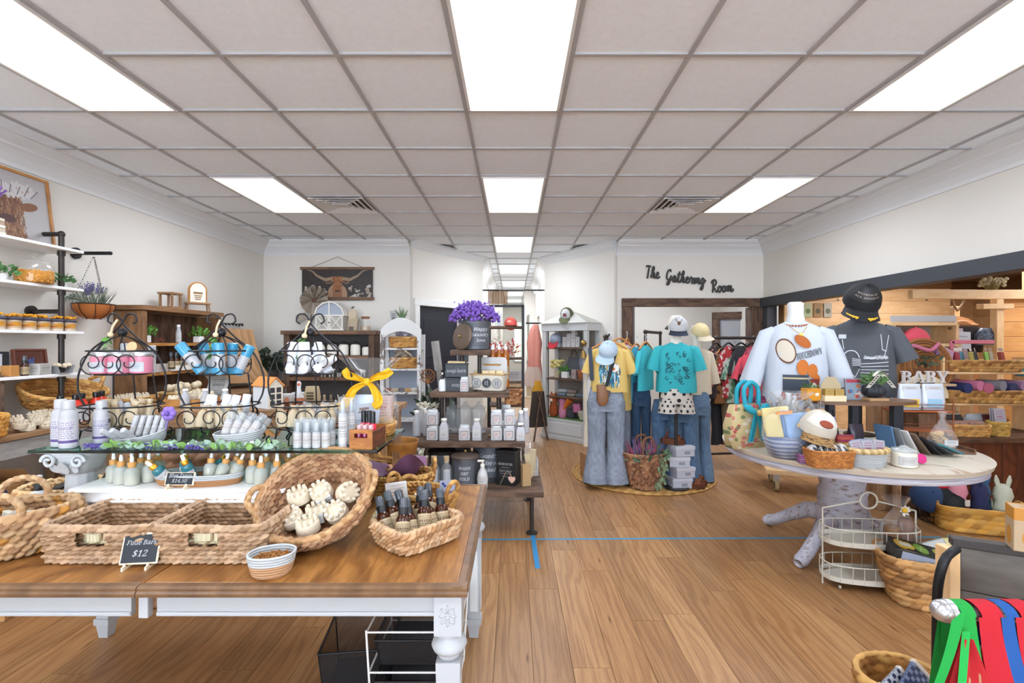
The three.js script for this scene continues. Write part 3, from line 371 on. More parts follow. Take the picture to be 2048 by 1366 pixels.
{
const net=canvas(64,64,c=>{c.clearRect(0,0,64,64);c.fillStyle='#fff';for(let i=0;i<8;i++){c.fillRect(i*8,0,3.4,64);c.fillRect(0,i*8,64,3.4);}});net.wrapS=net.wrapT=THREE.RepeatWrapping;
const alpha=net.clone();alpha.repeat.set(10,8);alpha.colorSpace=THREE.NoColorSpace;
const netM=new THREE.MeshStandardMaterial({color:'#17181b',roughness:.5,alphaMap:alpha,transparent:true,side:THREE.DoubleSide});
const bin=(name,label,pos,w,d,h,rot)=>{const t=thing(name,label,'basket',pos,rot);const o=1.14;for(let k=0;k<4;k++){const W=k % 2?d:w,q=k % 2?w:d;const g=sheet((u,v)=>[(u - .5)*W*(1 +(o - 1)*v),v*h,q / 2*(1 +(o - 1)*v)],1,1);part(t,'mesh_side',g,netM,[0,.004,0],[0,k*Math.PI / 2,0]);}part(t,'mesh_floor',box(w,.003,d),mat('#1a1b1e',.5),[0,.003,0]);const c=[[1,1],[1,-1],[-1,-1],[-1,1]].map(([a,b])=>[a*w*o / 2,h,b*d*o / 2]);part(t,'rim',merge(c.map((p,i)=>rod(p,c[(i + 1)% 4],.0055))),blackMetal);part(t,'corner_wires',merge(c.map(([x,y,z])=>rod([x / o,0,z / o],[x,y,z],.003))),blackMetal);return t;};
bin('mesh_basket','open black wire mesh basket on the floor beneath the dining table',[-.68,0,-2.2],.27,.26,.2,.12);
const g2='black mesh baskets stacked in a white wire frame';bin('mesh_basket','black mesh drawer basket at the bottom of a white wire frame',[-.4,.035,-2.12],.27,.3,.11,0);
bin('mesh_basket','black mesh drawer basket at the top of a white wire frame',[-.4,.2,-2.12],.27,.3,.11,0);
const f=thing('basket_rack','white wire rack holding two black mesh baskets','rack',[-.4,0,-2.12]);const rails=[];for(const s of[-1,1])for(const q of[-1,1])part(f,'upright',rod([s*.165,0,q*.18],[s*.185,.36,q*.185],.0045),white);for(const y of[.03,.19,.35]){const k=.165 + y*.055;for(const q of[-1,1])part(f,'rail',rod([-k,y,q*.182],[k,y,q*.182],.004),white);for(const s of[-1,1])part(f,'rail',rod([s*k,y,-.182],[s*k,y,.182],.004),white);}
}
const TAN=['#ab8a6a','#9f7e5e','#b59576','#8f6e4e'],GOLD=['#b5823f','#a87639','#be9150','#966530'],BRN=['#a8764a','#8f5f38','#bd8c5e','#754a28'];
const handleGap=(v,u)=>v>.52&&v<.9&&Math.abs(u - .25)<.042;
for(const[k,x]of[[0,-1.405],[1,-1.03]]){
const t=thing('woven_bin',k?'woven hyacinth bin with handle slot beside the round basket':'woven hyacinth bin with handle slot behind the chalk price sign','basket',[x,TT,-1.775],0);
weave(t,{a0:.175,b0:.135,a1:.186,b1:.142,h:.122,n:9,rows:8,len:.03,amp:.014,wall:.01,cols:TAN,gap:handleGap,res:6});
part(t,'handle_wrap',braid([[-.05,.114,.146],[0,.114,.148],[.05,.114,.146]],.009,{cols:TAN,turns:.011}),weaveMat);
for(let i=0;i<6;i++)copy(B.bar,k?'cream fluted soap bar in the bin beside the round basket':'cream fluted soap bar in the bin behind the chalk price sign',[x +[-.045,.04,-.05,.035,-.042,.045][i],TT + .013 +(i>>1)*.026,-1.665 -(i % 2)*.006],[0,rr(-.2,.2),0],'fluted soap bars in the woven bins',.9);
}
{
const t=thing('display_riser','white wooden riser shelf with stepped moulding over the woven bins','riser',[-1.315,TT,-2.05]);const w=.84;
part(t,'top_board',rbox(w,.016,.31,.005,2),white,[0,.163,0]);part(t,'frieze',rbox(w - .03,.032,.285,.002),white,[0,.14,0]);part(t,'lower_moulding',rbox(w,.01,.305,.004,2),white,[0,.121,0]);
for(const x of[-.4,0,.4])for(const z of[-.13,.135])part(t,'leg',box(.018,.117,.018),white,[x,.0585,z]);
}
const RS=TT + .171;
bottlesIn(B.dropper,'frosted dropper bottle with bamboo collar in the cluster beside the plaster pedestal','amber-tinted dropper bottles',[[-1.64,RS,-2.0],[-1.585,RS,-1.97],[-1.53,RS,-1.955],[-1.605,RS,-2.05],[-1.55,RS,-2.03],[-1.495,RS,-2.0],[-1.51,RS,-2.07]],1.0);
bottlesIn(B.dropper,'frosted dropper bottle with bamboo collar in the cluster beside the big round basket','clear dropper bottles',[[-1.065,RS,-1.99],[-1.01,RS,-1.95],[-.955,RS,-1.97],[-1.04,RS,-2.05],[-.985,RS,-2.03],[-.94,RS,-2.04],[-1.015,RS,-2.1],[-.93,RS,-2.1],[-1.075,RS,-2.1]],1.0);
{
const t=thing('rope_dish','oval white rope dish of teal serum bottles on the riser','dish',[-1.28,RS,-1.99]);ropeBowl(t,.175,.075,.042,{rows:7,base:mat('#a87850',.9),flare:.9});
bottlesIn(B.teal,'teal serum bottle with gold collar lying in the rope dish','teal serum bottles in the rope dish',[[-1.38,RS + .022,-1.96,.5,.2,.5],[-1.33,RS + .022,-1.985,-.3,1.2,.3],[-1.29,RS + .022,-1.96,.4,-.2,.15],[-1.24,RS + .022,-2.0,-.2,.6,-.5]],.95);
bottlesIn(B.dropper,'clear serum bottle with gold dropper and white tag in the rope dish','clear serum bottles in the rope dish',[[-1.23,RS + .02,-1.97,-.1,0,-.05],[-1.19,RS + .02,-1.975,-.1,0,-.3],[-1.165,RS + .02,-2.01,-.2,0,-.2],[-1.14,RS + .02,-1.985,0,0,-.4]],.9);
}
chalk('chalk_sign','small chalkboard card reading Blue Tansy leaning on the rope dish',[['Blue Tansy',.4,40],['$14.50',.82,36]],.115,.05,[-1.31,RS,-1.905],0);
chalk('chalk_sign','chalkboard price sign on a pale wooden easel reading twelve dollars',[['Fude Bars',.36,36],['$12',.78,50]],.118,.098,[X(270,1.59),TT,-1.6],.12);
{
const t=thing('small_bowl','small white rope bowl with jute base holding brown flakes','bowl',[-.778,TT,-1.57],.3);ropeBowl(t,.07,.056,.066,{rows:9,base:mat('#b58a64',.9),flare:.72});
const k=[];for(let i=0;i<160;i++){const a=rnd()*6.28,r=Math.sqrt(rnd());k.push(tr(box(.009,.003,.005),Math.cos(a)*r*.055,.05 + rr(0,.008),Math.sin(a)*r*.043,rr(-1,1),rr(0,3),rr(-1,1)));}stuff(part(t,'flakes',merge(k),mat('#a06b35',.8)));part(t,'flake_bed',tr(cyl(1,1,.004,20),0,.049,0,0,0,0,[.058,1,.046]),mat('#8a5a2a',.9));
}
{
const t=thing('round_basket','large round woven basket tipped forward showing massage soaps','basket',[-.735,TT + .082,-1.9]);t.rotation.set(.62,.12,.16,'YXZ');
weave(t,{a0:.13,b0:.13,a1:.205,b1:.205,h:.125,n:2,rows:8,len:.034,amp:.017,wall:.012,cols:['#a47b58','#986e4c','#ae8865','#8a6040'],belly:.012});
part(t,'rim_braid',braid(outline(.207,.207,2,40).map(p=>[p[0],.128,p[1]]),.011,{closed:true,cols:['#ad845a','#a0764a','#b99368'],turns:.02}),weaveMat);
for(const s of[-1,1])part(t,'handle',braid([[s*.203,.125,-.06],[s*.228,.145,-.035],[s*.234,.15,0],[s*.228,.145,.035],[s*.203,.125,.06]],.011,{cols:['#ad845a','#a0764a','#b99368'],turns:.016}),weaveMat);
const q=t.quaternion,spots=[[-.085,.05,-.025,0,.3],[.0,.045,-.045,1.2,.5],[.088,.05,-.03,.5,-.7],[-.088,.045,.062,.9,0],[-.004,.03,.045,.3,.2],[.078,.045,.058,1.3,.5],[-.01,.062,.125,.4,.1]];
spots.forEach(([x,y,z,tilt,yaw],i)=>{const p=V(x,y,z).applyQuaternion(q).add(t.position);const o=copy(B.soap,i % 3===1?'cream massage soap with paper wrapper lying in the tipped basket':'cream knobbed massage soap lying in the tipped basket',[p.x,p.y,p.z],[0,0,0],'massage soaps in the tipped round basket');o.rotation.set(.25 + tilt*.35*(i % 2?1:-.6),yaw,i===2?-1.0:.15);o.scale.setScalar(1.12);if(i % 3===1)part(o,'wrapper',box(.05,.03,.026),lm(T_white),[0,.012,.026]);});
}
{
const cx=-.36,cz=-1.83,a=.82;const t=thing('bottle_basket','rectangular woven basket full of amber spray bottles','basket',[cx,TT,cz],a);
weave(t,{a0:.115,b0:.085,a1:.14,b1:.105,h:.08,n:7,rows:4,len:.022,amp:.017,wall:.01,cols:['#b88f66','#aa7f56','#c4a07a','#996f47'],slant:1.1});
const R=(x,z)=>[cx + Math.cos(a)*x + Math.sin(a)*z,cz - Math.sin(a)*x + Math.cos(a)*z];
let n=0;for(const x of[-.095,-.05,0,.045,.09])for(const z of[-.045,.04]){const[wx,wz]=R(x,z);copy(B.amberd,'amber spray bottle with kraft label standing in the rectangular basket',[wx,TT + .022 +(n % 3)*.006,wz],[-rr(.35,.75),.6,rr(.05,.5)],'amber bottles in the rectangular basket',1.4);n++;}
const t2=thing('price_card','white folded card with orange lettering among the amber bottles','card',[X(787,1.93),TT + .1,-1.98],.2);part(t2,'card',box(.085,.075,.0015),lm(scrib(128,96,'#f3eee9','#d08a63',4)),[0,.035,0],[-.35,0,.1]);part(t2,'back_fold',box(.085,.075,.0015),mat('#f3eee9',.7),[0,.035,-.025],[.3,0,.1]);
const h=thing('honeycomb_card','oval honeycomb patterned tag leaning behind the amber bottle basket','tag',[X(757,1.86),TT + .05,-1.86],.5);part(h,'tag',tr(cyl(.05,.05,.003,24),0,0,0,Math.PI / 2 - .3,0,0,[.6,1,1]),lm(canvas(128,128,c=>{c.fillStyle='#f0ead9';c.fillRect(0,0,128,128);for(let j=0;j<6;j++)for(let i=0;i<6;i++){c.fillStyle=(i + j)% 3?'#e9c24d':'#f7f1dd';c.beginPath();for(let k=0;k<6;k++)c.lineTo(12 + i*22 +(j % 2)*11 + 9*Math.cos(k*1.047),10 + j*20 + 9*Math.sin(k*1.047));c.fill();}})));
}
{
const mk=(name,label,x,z,y,a,b,h,rot)=>{const t=thing(name,label,'basket',[x,y,z],rot);weave(t,{a0:a*.82,b0:b*.82,a1:a,b1:b,h,n:2.6,rows:6,len:.026,amp:.014,cols:GOLD,wall:.01});for(const s of[-1,1])part(t,'handle',braid([[s*a,h - .01,-.045],[s*(a + .01),h + .04,-.035],[s*(a + .012),h + .058,0],[s*(a + .01),h + .04,.035],[s*a,h - .01,.045]],.009,{cols:GOLD,turns:.014}),weaveMat);return t;};
mk('handled_basket','oval golden basket with looped handles holding a blue and white card',-.4,-2.13,TT,.15,.1,.095,-.45);
copy(B.soap,'pale scalloped soap in the oval basket with a blue card',[-.4,TT + .05,-2.08],[.8,0,0],'scalloped soaps in handled baskets',1);
const c=thing('blue_card','white card with blue floral print tucked into the oval basket','card',[-.285,TT + .07,-2.12],-.3);part(c,'card',box(.075,.075,.002),lm(canvas(96,96,g=>{g.fillStyle='#cfd6ee';g.fillRect(0,0,96,96);g.fillStyle='#3f57b0';for(const[x,y]of[[20,18],[76,16],[30,30]]){g.beginPath();g.arc(x,y,8,0,7);g.fill();}g.fillStyle='#8e9ad2';g.fillRect(10,60,76,20);})),[0,.035,0],[-.25,0,.15]);
const b2=mk('handled_basket','golden basket with ring handle holding purple gift wrapping',-.55,-2.4,TT,.15,.1,.1,.25);
part(b2,'ring_handle',braid(outline(.042,.042,2,20).map(p=>[p[0]+ .03,p[1]+ .07,.115]),.012,{closed:true,cols:GOLD,turns:.012}),weaveMat);part(b2,'dark_disc',tr(cyl(.036,.036,.004,20),.03,.07,.108,Math.PI / 2),mat('#2b2d38',.8));  // flat dark disc fills the hole of the ring handle
solo('purple_wrap','crumpled mauve gift wrapping paper in the ring handled basket','wrapping',sheet((u,v)=>[(u - .5)*.28,.09 + .05*Math.sin(u*7 + v*3)+ .07*v,(v - .5)*.14 + .02*Math.sin(u*11)],18,8),mat('#7d5474',.6),[-.57,TT,-2.4],[0,.25,0]);
solo('kraft_filler','crinkled kraft paper strips beside the mauve wrapping','paper',merge(Array.from({length:34},()=>tr(box(.012,.002,rr(.06,.12)),rr(-.1,.1),rr(.1,.2),rr(-.06,.06),rr(-1,1),rr(0,3),rr(-1,1)))),mat('#b07a3c',.85),[-.7,TT - .02,-2.44]);
solo('kraft_box','stack of kraft paper sleeves under the crinkled strips','box',rbox(.2,.11,.12,.004),mat('#b98a58',.85),[-.71,TT + .055,-2.45],[0,.3,0]);
}
{
const t=thing('ring_basket','tall oval woven basket with big ring handles at the table end','basket',[-1.8,TT,-1.74],.5);
weave(t,{a0:.13,b0:.1,a1:.185,b1:.13,h:.15,n:2.2,rows:7,len:.032,amp:.017,cols:['#ab865f','#9b7450','#b8956d','#b0792f'],wall:.012,belly:.02});
for(const s of[-1,1])part(t,'ring_handle',braid(outline(.07,.062,2,24).map(p=>[p[0],.165 + p[1],s*.128]),.012,{closed:true,cols:['#b38d66','#a58057','#bf9d77'],turns:.016}),weaveMat);
part(t,'handle_ties',merge([-.05,.05].map(x=>rod([x,.09,.13],[x,.13,.132],.008))),mat('#c29a72',.8));
for(const[x,z,r]of[[-1.83,-1.68,.3],[-1.75,-1.7,-.3],[-1.79,-1.76,.1]])solo('white_soap_block','white scalloped soap block inside the ring handled basket','soap',ext(poly([[-.05,0],[.05,0],[.05,.06],[.03,.07],[.01,.062],[-.01,.072],[-.03,.062],[-.05,.07]]),.03,.003),mat('#cfcabb',.5),[x,TT + .06,z],[-.2,r,0],'white soap blocks in the ring basket');
const b=thing('low_basket','golden woven basket beside the pedestal holding dark tins','basket',[-2.0,TT,-2.2],.3);weave(b,{a0:.14,b0:.1,a1:.17,b1:.12,h:.1,n:3,rows:5,len:.03,amp:.017,cols:['#c99a63','#b0824d','#dab684']});part(b,'handle',braid([[.14,.09,.06],[.16,.15,.05],[.17,.16,0],[.16,.15,-.05],[.14,.09,-.06]],.011,{cols:TAN}),weaveMat);
for(const[x,z]of[[-1.95,-2.17],[-2.03,-2.22]])solo('dark_tin','dark round tin with silver lid in the golden basket','tin',lathe([[0,0],[.035,0],[.035,.06],[.03,.065],[0,.066]]),mat('#2b2726',.35),[x,TT + .04,z],[.3,0,.2],'dark tins in the golden basket');
copy(B.pump,'pale grey pump bottle with black collar behind the ring basket',[X(70,2.0),TT + .02,-2.02],[0,0,0],undefined,1.25);
const pl=solo('box_stand','pale cardboard box under the pump bottle','box',rbox(.09,.02,.09),mat('#c8a067',.8),[X(70,2.0),TT + .01,-2.02]);
}
// ---------- plaster pedestals, glass shelf and what stands on it ----------
const GY=1.07;
for(const[k,x]of[[0,-1.86],[1,-.8]]){
const t=thing('plaster_pedestal',k?'white plaster scroll pedestal behind the tipped round basket':'white plaster scroll pedestal beside the frosted bottles','pedestal',[x,TT,-2.1]);const pm=mat('#cfd0d2',.9,{bumpMap:cached('plas',()=>noiseTex(128,128,(u,v)=>{const g=90 + 140*lat(u*20,v*20,20,20)*lat(u*6,v*6,6,6);return[g,g,g];},false)),bumpScale:.003});
part(t,'shaft',loft([[0,0,0,.085,.085],[0,.02,0,.085,.085],[0,.03,0,.06,.06],[0,.19,0,.052,.052],[0,.2,0,.06,.06]],{seg:40,fold:.05,waves:12,foldTop:1}),pm);part(t,'capital',loft([[0,.19,0,.058,.058],[0,.22,0,.064,.064],[0,.26,0,.08,.078],[0,.275,0,.094,.088],[0,.296,0,.094,.088]],{n:4,seg:32}),pm);
for(const s of[-1,1]){part(t,'volute',tube(Array.from({length:22},(_,i)=>{const a=i*.42,r=.03*(1 - i / 26);return[s*r*Math.cos(a),r*Math.sin(a),0];}),.0075,40,6),pm,[s*.06,.25,.088]);part(t,'leaf',leafGeo(.05,.04,.3),pm,[s*.03,.2,.068],[.2,0,-s*.4]);}part(t,'leaf',leafGeo(.06,.045,.3),pm,[0,.195,.07],[.2,0,0]);
part(t,'abacus',rbox(.2,.014,.2,.004),pm,[0,GY - TT - .012 - .0065,0]);
}
{const g=mat('#d9f2e6',.02,{transmission:1,ior:1.5,thickness:.012,attenuationColor:new THREE.Color('#0c6a4e'),attenuationDistance:.09});
solo('glass_shelf','thick clear glass shelf with green edge resting on plaster pedestals','shelf',rbox(1.4,.012,.5,.002),g,[-1.245,GY - .006,-2.2]);}
const iron=mat('#232226',.4,{metalness:.5});
const scroll=(w,h,flip=1)=>{const p=[];for(let k=0;k<=26;k++){const t=k / 26,a=-Math.PI / 2 + t*8.2,r=(1 - t*.78);p.push([flip*(w*.5*r*Math.cos(a)),h*.5*r*Math.sin(a)+ h*.5*0,0]);}return p;};
function ironStand(label,x,z,yaw){
const t=thing('tiered_stand',label,'stand',[x,GY,z],yaw);
const tier=(name,y0,y1,a0,a1,b0,b1,ns)=>{const g=new THREE.Group();g.name=name;t.add(g);const top=outline(a1,b1,3,40),bot=outline(a0,b0,3,40);part(g,'top_ring',tube(top.map(p=>[p[0],y1,p[1]]),.0035,60,6,true),iron);part(g,'bottom_ring',tube(bot.map(p=>[p[0],y0,p[1]]),.003,60,6,true),iron);
part(g,'base_wires',merge([-.6,-.3,0,.3,.6].map(f=>rod([f*a0,y0,-b0*.95],[f*a0,y0,b0*.95],.0018,5))),iron);
const h=y1 - y0,mk=(px,pz,rot,f)=>{const o=part(g,'scroll',tube(scroll(h*.98,h*.96,f),.0026,44,5),iron,[px,y0 + h / 2,pz]);o.rotation.y=rot;};
for(const q of[1,-1])for(const[f,d]of[[-.66,-1],[-.02,1],[.62,-1]])mk(f*(a0 + a1)/ 2,q*(b0 + b1)/ 2*.99,0,d);for(const s of[1,-1])mk(s*(a0 + a1)/ 2,0,Math.PI / 2,1);};
tier('lower_basket',.05,.15,.13,.155,.09,.11,4);tier('upper_basket',.29,.395,.098,.125,.07,.09,4);
for(const s of[-1,1]){part(t,'upright',tube([[s*.155,.15,0],[s*.178,.2,0],[s*.183,.27,0],[s*.165,.335,0],[s*.13,.395,0],[s*.06,.455,0],[s*.004,.515,0],[-s*.02,.557,0],[-s*.05,.56,0],[-s*.06,.528,0],[-s*.045,.518,0]],.004,60,6),iron);
for(const q of[-1,1])part(t,'foot',tube([[s*.12,.05,q*.07],[s*.122,.012,q*.085],[s*.12,.005,q*.11],[s*.135,.004,q*.125],[s*.145,.02,q*.118],[s*.138,.03,q*.108]],.004,26,6),iron);}
for(const[sx,q]of[[-1,-1],[1,-1],[0,-1]])part(t,'back_leg',rod([sx*.085,.285,q*.075],[sx*.1,.1,q*.098],.0035),iron);
part(t,'finial_ball',sph(.02,14,10),iron,[0,.478,0]);part(t,'handle_arch',merge([0,1.05,2.1].map(a=>tube([[-Math.cos(a)*.11,.395,-Math.sin(a)*.08],[-Math.cos(a)*.08,.43,-Math.sin(a)*.06],[0,.462,0],[Math.cos(a)*.08,.43,Math.sin(a)*.06],[Math.cos(a)*.11,.395,Math.sin(a)*.08]],.003,24,5))),iron);
return(lx,ly,lz)=>[x + Math.cos(yaw)*lx + Math.sin(yaw)*lz,GY + ly,z - Math.sin(yaw)*lx + Math.cos(yaw)*lz];
}
const ST=[ironStand('black wrought iron two-tier stand with pink jars',-1.765,-2.2,.12),ironStand('black wrought iron two-tier stand with blue bottles',-1.33,-2.22,.12),ironStand('black wrought iron two-tier stand with pale wrapped bottles',-.925,-2.22,.1)];
function tassel(label,p,d=1){const t=thing('leaf_garland',label,'garland',p);part(t,'cord',tube([[0,0,0],[-.012*d,-.03,.01],[-.02*d,-.06,.012]],.005,10,6),mat('#d8c3a0',.8));part(t,'bead',sph(.012,10,8),mat('#dcc49c',.6),[-.022*d,-.068,.012]);for(let k=0;k<14;k++){const l=part(t,'leaf',leafGeo(.03,.018,.2),k % 3?plantGreen:deepGreen,[-.025*d - .002*k*d,-.078 - k*.007,.014]);aim(l,[Math.cos(k*2.4)- .4*d,-.6,Math.sin(k*2.4)+ .3],k);}}
tassel('beaded leaf garland hung on the stand with pink jars',ST[0](-.012,.535,.012));tassel('beaded leaf garland hung on the stand with blue bottles',ST[1](0,.535,.012),.6);tassel('beaded leaf garland hung on the stand with wrapped bottles',ST[2](0,.53,.012),.8);
bottlesIn(B.pinkjar,'jar of pink bath salts with silver lid in the iron stand','pink jars in the iron stand',[ST[0](-.07,.294,.02),ST[0](.012,.294,.035),ST[0](.088,.294,.015)],1.15);
{const p=ST[0];const o=[[-.09,.375,-.03],[.05,.37,-.02]];copy(B.tube,'white tube standing behind the pink jars',p(-.02,.29,-.05),[0,0,0],'white tubes behind the pink jars',1.4);copy(B.tube,'white tube standing behind the pink jars',p(.1,.29,-.04),[0,0,0],'white tubes behind the pink jars',1.3);const tg=thing('wood_tag','round pale wooden tag above the pink jars','tag',p(.045,.405,.01));part(tg,'disc',cyl(.023,.023,.004,20),mat('#dcb98a',.6),[0,.008,0],[Math.PI / 2 - .2,0,0]);part(tg,'tail',box(.03,.04,.003),mat('#e6d0b0',.7),[-.005,-.03,0]);copy(B.pouch,'cream cloth pouch beside the round wooden tag',p(.03,.295,-.045),[0,0,0],undefined,1.1);}
for(let k=0;k<9;k++){const p=ST[0](-.09 +(k % 5)*.045,.06,-.04 + Math.floor(k / 5)*.07);copy(B.pouch,'beige cloth pouch packed in the lower tier under the pink jars',p,[rr(-.3,.2),rr(0,3),rr(-.4,.4)],'cloth pouches in the iron stand',1.25);}
bottlesIn(B.tube,'white roller tube leaning in the lower tier under the pink jars','white tubes in the lower tier',[[-.03,.06,0],[.005,.06,.01],[.045,.058,0],[.085,.05,.02]].map(([a,b,c],i)=>[...ST[0](a,b,c),-.3,0,[.3,.35,.5,.6][i]]),1.15);
bottlesIn(B.blue,'white bottle with blue cap and base standing in the iron stand','blue bottles in the iron stand',[[-.06,.29,-.03,0,.25],[-.01,.29,.02,0,0],[.035,.289,-.02,.1,-.1],[.075,.288,.02,-.05,-.42],[.02,.289,.055,0,.05]].map(([a,b,c,rx,rz])=>[...ST[1](a,b,c),rx,0,rz]),.92);
copy(B.blue,'white bottle with blue end leaning head down across the upper tier',ST[1](-.06,.3,.045),[.15,0,.62],undefined,1.0);
for(let k=0;k<5;k++)copy(B.wrapb,'clear capped white bottle standing in the lower tier under blue bottles',ST[1](-.08 + k*.04,.06,-.01 +(k % 2)*.03),[-.12,0,-.12 + rr(-.1,.1)],'white bottles under the blue ones',.95);
for(let k=0;k<6;k++)copy(B.pouch,'tan cloth pouch stuffed in the lower tier under blue bottles',ST[1](-.1 + k*.042,.06,.06),[rr(-.2,.2),k,rr(-.3,.3)],'tan pouches under blue bottles',1.05);
for(let k=0;k<6;k++)copy(B.wrapb,'pale blue cellophane wrapped bottle in the upper tier',ST[2](-.075 +(k % 4)*.05,.292,-.03 +(k>3?.06:0)),[rr(-.1,.1),k,[.1,.05,-.1,-.55,.15,-.2][k]],'wrapped bottles in the iron stand',1.0);
for(let k=0;k<3;k++)copy(B.wrapb,'pale blue wrapped bottle lying with its base outward',ST[2](-.06 + k*.055,.315,.085),[-1.2,0,.3 - k*.3],'bottles lying in the upper tier',.9);
for(let k=0;k<6;k++)copy(B.whitejar,'small white bottle in the lower tier beside the gift basket',ST[2](-.09 + k*.037,.05 +(k % 2)*.01,.01),[-.2,0,-.35 + rr(-.1,.1)],'small white bottles in the lower tier',1.15);
for(let k=0;k<6;k++)copy(B.pouch,'brown cloth pouch in the lower tier beside the gift basket',ST[2](-.1 + k*.042,.06,.06),[rr(-.2,.2),k,rr(-.3,.3)],'brown pouches in the lower tier',1.05);
for(const[x,z]of[[-1.885,-2.03],[-1.825,-2.0]])copy(B.lotion,'tall white lotion bottle with purple band at the glass shelf end',[x,GY,z],[0,0,0],'lotion bottles at the shelf end',1.02);
copy(B.lotion,'white lotion bottle with purple band behind the front pair',[-1.775,GY,-2.1],[0,.4,0],undefined,.95);
function rope(label,x,z,a,b,h,tilt){const t=thing('rope_bowl',label,'bowl',[x,GY + .002,z],.15);t.rotation.set(tilt[0],.15,tilt[1]);ropeBowl(t,a,b,h,{rows:8,flare:.75});}
rope('tilted oval white rope bowl of roller tubes on the glass shelf',-1.575,-2.075,.098,.06,.05,[.25,.1]);
for(let k=0;k<8;k++)copy(B.tube,k>4?'white roller tube with dark cap lying in the tilted bowl':'white roller tube standing in the tilted bowl',[-1.64 +(k % 5)*.03,GY + .012 +(k>4?.012:.02),-2.09 +(k>4?.05:0)],k>4?[.9,0,.4 -(k % 5)*.2]:[-.15,0,-.2],k>4?'dark capped tubes in the tilted bowl':'tubes standing in the tilted bowl',.9);
{const t=thing('flower_pen','purple fabric flower pen stuck in the tilted rope bowl','pen',[-1.49,GY + .04,-2.08]);part(t,'stem',rod([0,0,0],[.02,.075,0],.004),mat('#8878b5',.5));for(let k=0;k<6;k++)part(t,'petal',sph(.014,8,6),mat('#8c6fc0',.8),[.022 + Math.cos(k*1.05)*.018,.09 + Math.sin(k*1.05)*.018,.004]);part(t,'centre',sph(.01,8,6),mat('#6a4f9e',.8),[.022,.09,.015]);}
rope('round white rope bowl of squeeze bottles on the glass shelf',-1.15,-2.05,.092,.075,.058,[.05,.06]);
for(let k=0;k<8;k++)copy(B.whitejar,'white squeeze bottle heaped in the round rope bowl',[-1.2 +(k % 4)*.034,GY + .025 +(k>3?.022:0),-2.07 +(k>3?.04:0)],[-.25,0,-.15 -(k % 4)*.12],'squeeze bottles in the rope bowl',1.05);
for(let k=0;k<4;k++)copy(B.spray,'short white spray bottle with clear cap in the front row',[-.885 + k*.0385,GY,-2.0],[0,rr(-.2,.2),0],'short spray bottles',.98);
for(let k=0;k<4;k++)copy(B.spray,'short white spray bottle with clear cap in the second row',[-.88 + k*.0385,GY,-2.045],[0,rr(-.2,.2),0],'short spray bottles behind',.98);
copy(B.tallspray,'tall slim white spray bottle beside the wooden crate',[-.7,GY,-2.0],[0,0,0],undefined,1.02);copy(B.tallspray,'tall slim white spray bottle behind another near the crate',[-.685,GY,-2.06],[0,0,0],undefined,.98);
{const t=thing('wooden_crate','small wooden crate of lip gloss on the glass shelf corner','crate',[-.612,GY,-2.055],-.1);for(const q of[-1,1]){const sh=new THREE.Shape();sh.moveTo(-.048,0);sh.lineTo(.048,0);sh.lineTo(.048,.078);sh.lineTo(-.048,.078);const ho=new THREE.Path();ho.moveTo(-.028,.044);ho.lineTo(.028,.044);ho.lineTo(.028,.062);ho.lineTo(-.028,.062);sh.holes.push(ho);part(t,'end_board',boxUV(ext(sh,.007),'x',3),wood(honeyT,.5,'#f4e0d8'),[0,0,q*.075]);}for(const s of[-1,1])part(t,'side_board',wbox(.007,.07,.145,'z',.2,.002,3),wood(rusticT,.6,'#ffb98a'),[s*.045,.035,0]);part(t,'base_board',box(.085,.005,.143),honey,[0,.003,0]);
for(let k=0;k<8;k++)copy(k<5?B.glossclear:B.glossy,k<5?'berry lip gloss with clear cap in the wooden crate':'red nail polish with black cap in the wooden crate',[-.637 +(k % 3)*.024,GY + .008 +(k>4?.03:.012),-2.01 - Math.floor(k / 3)*.032],[0,0,0],k<5?'berry glosses in the crate':'red polishes in the crate',k<5?1.2:1.5);}
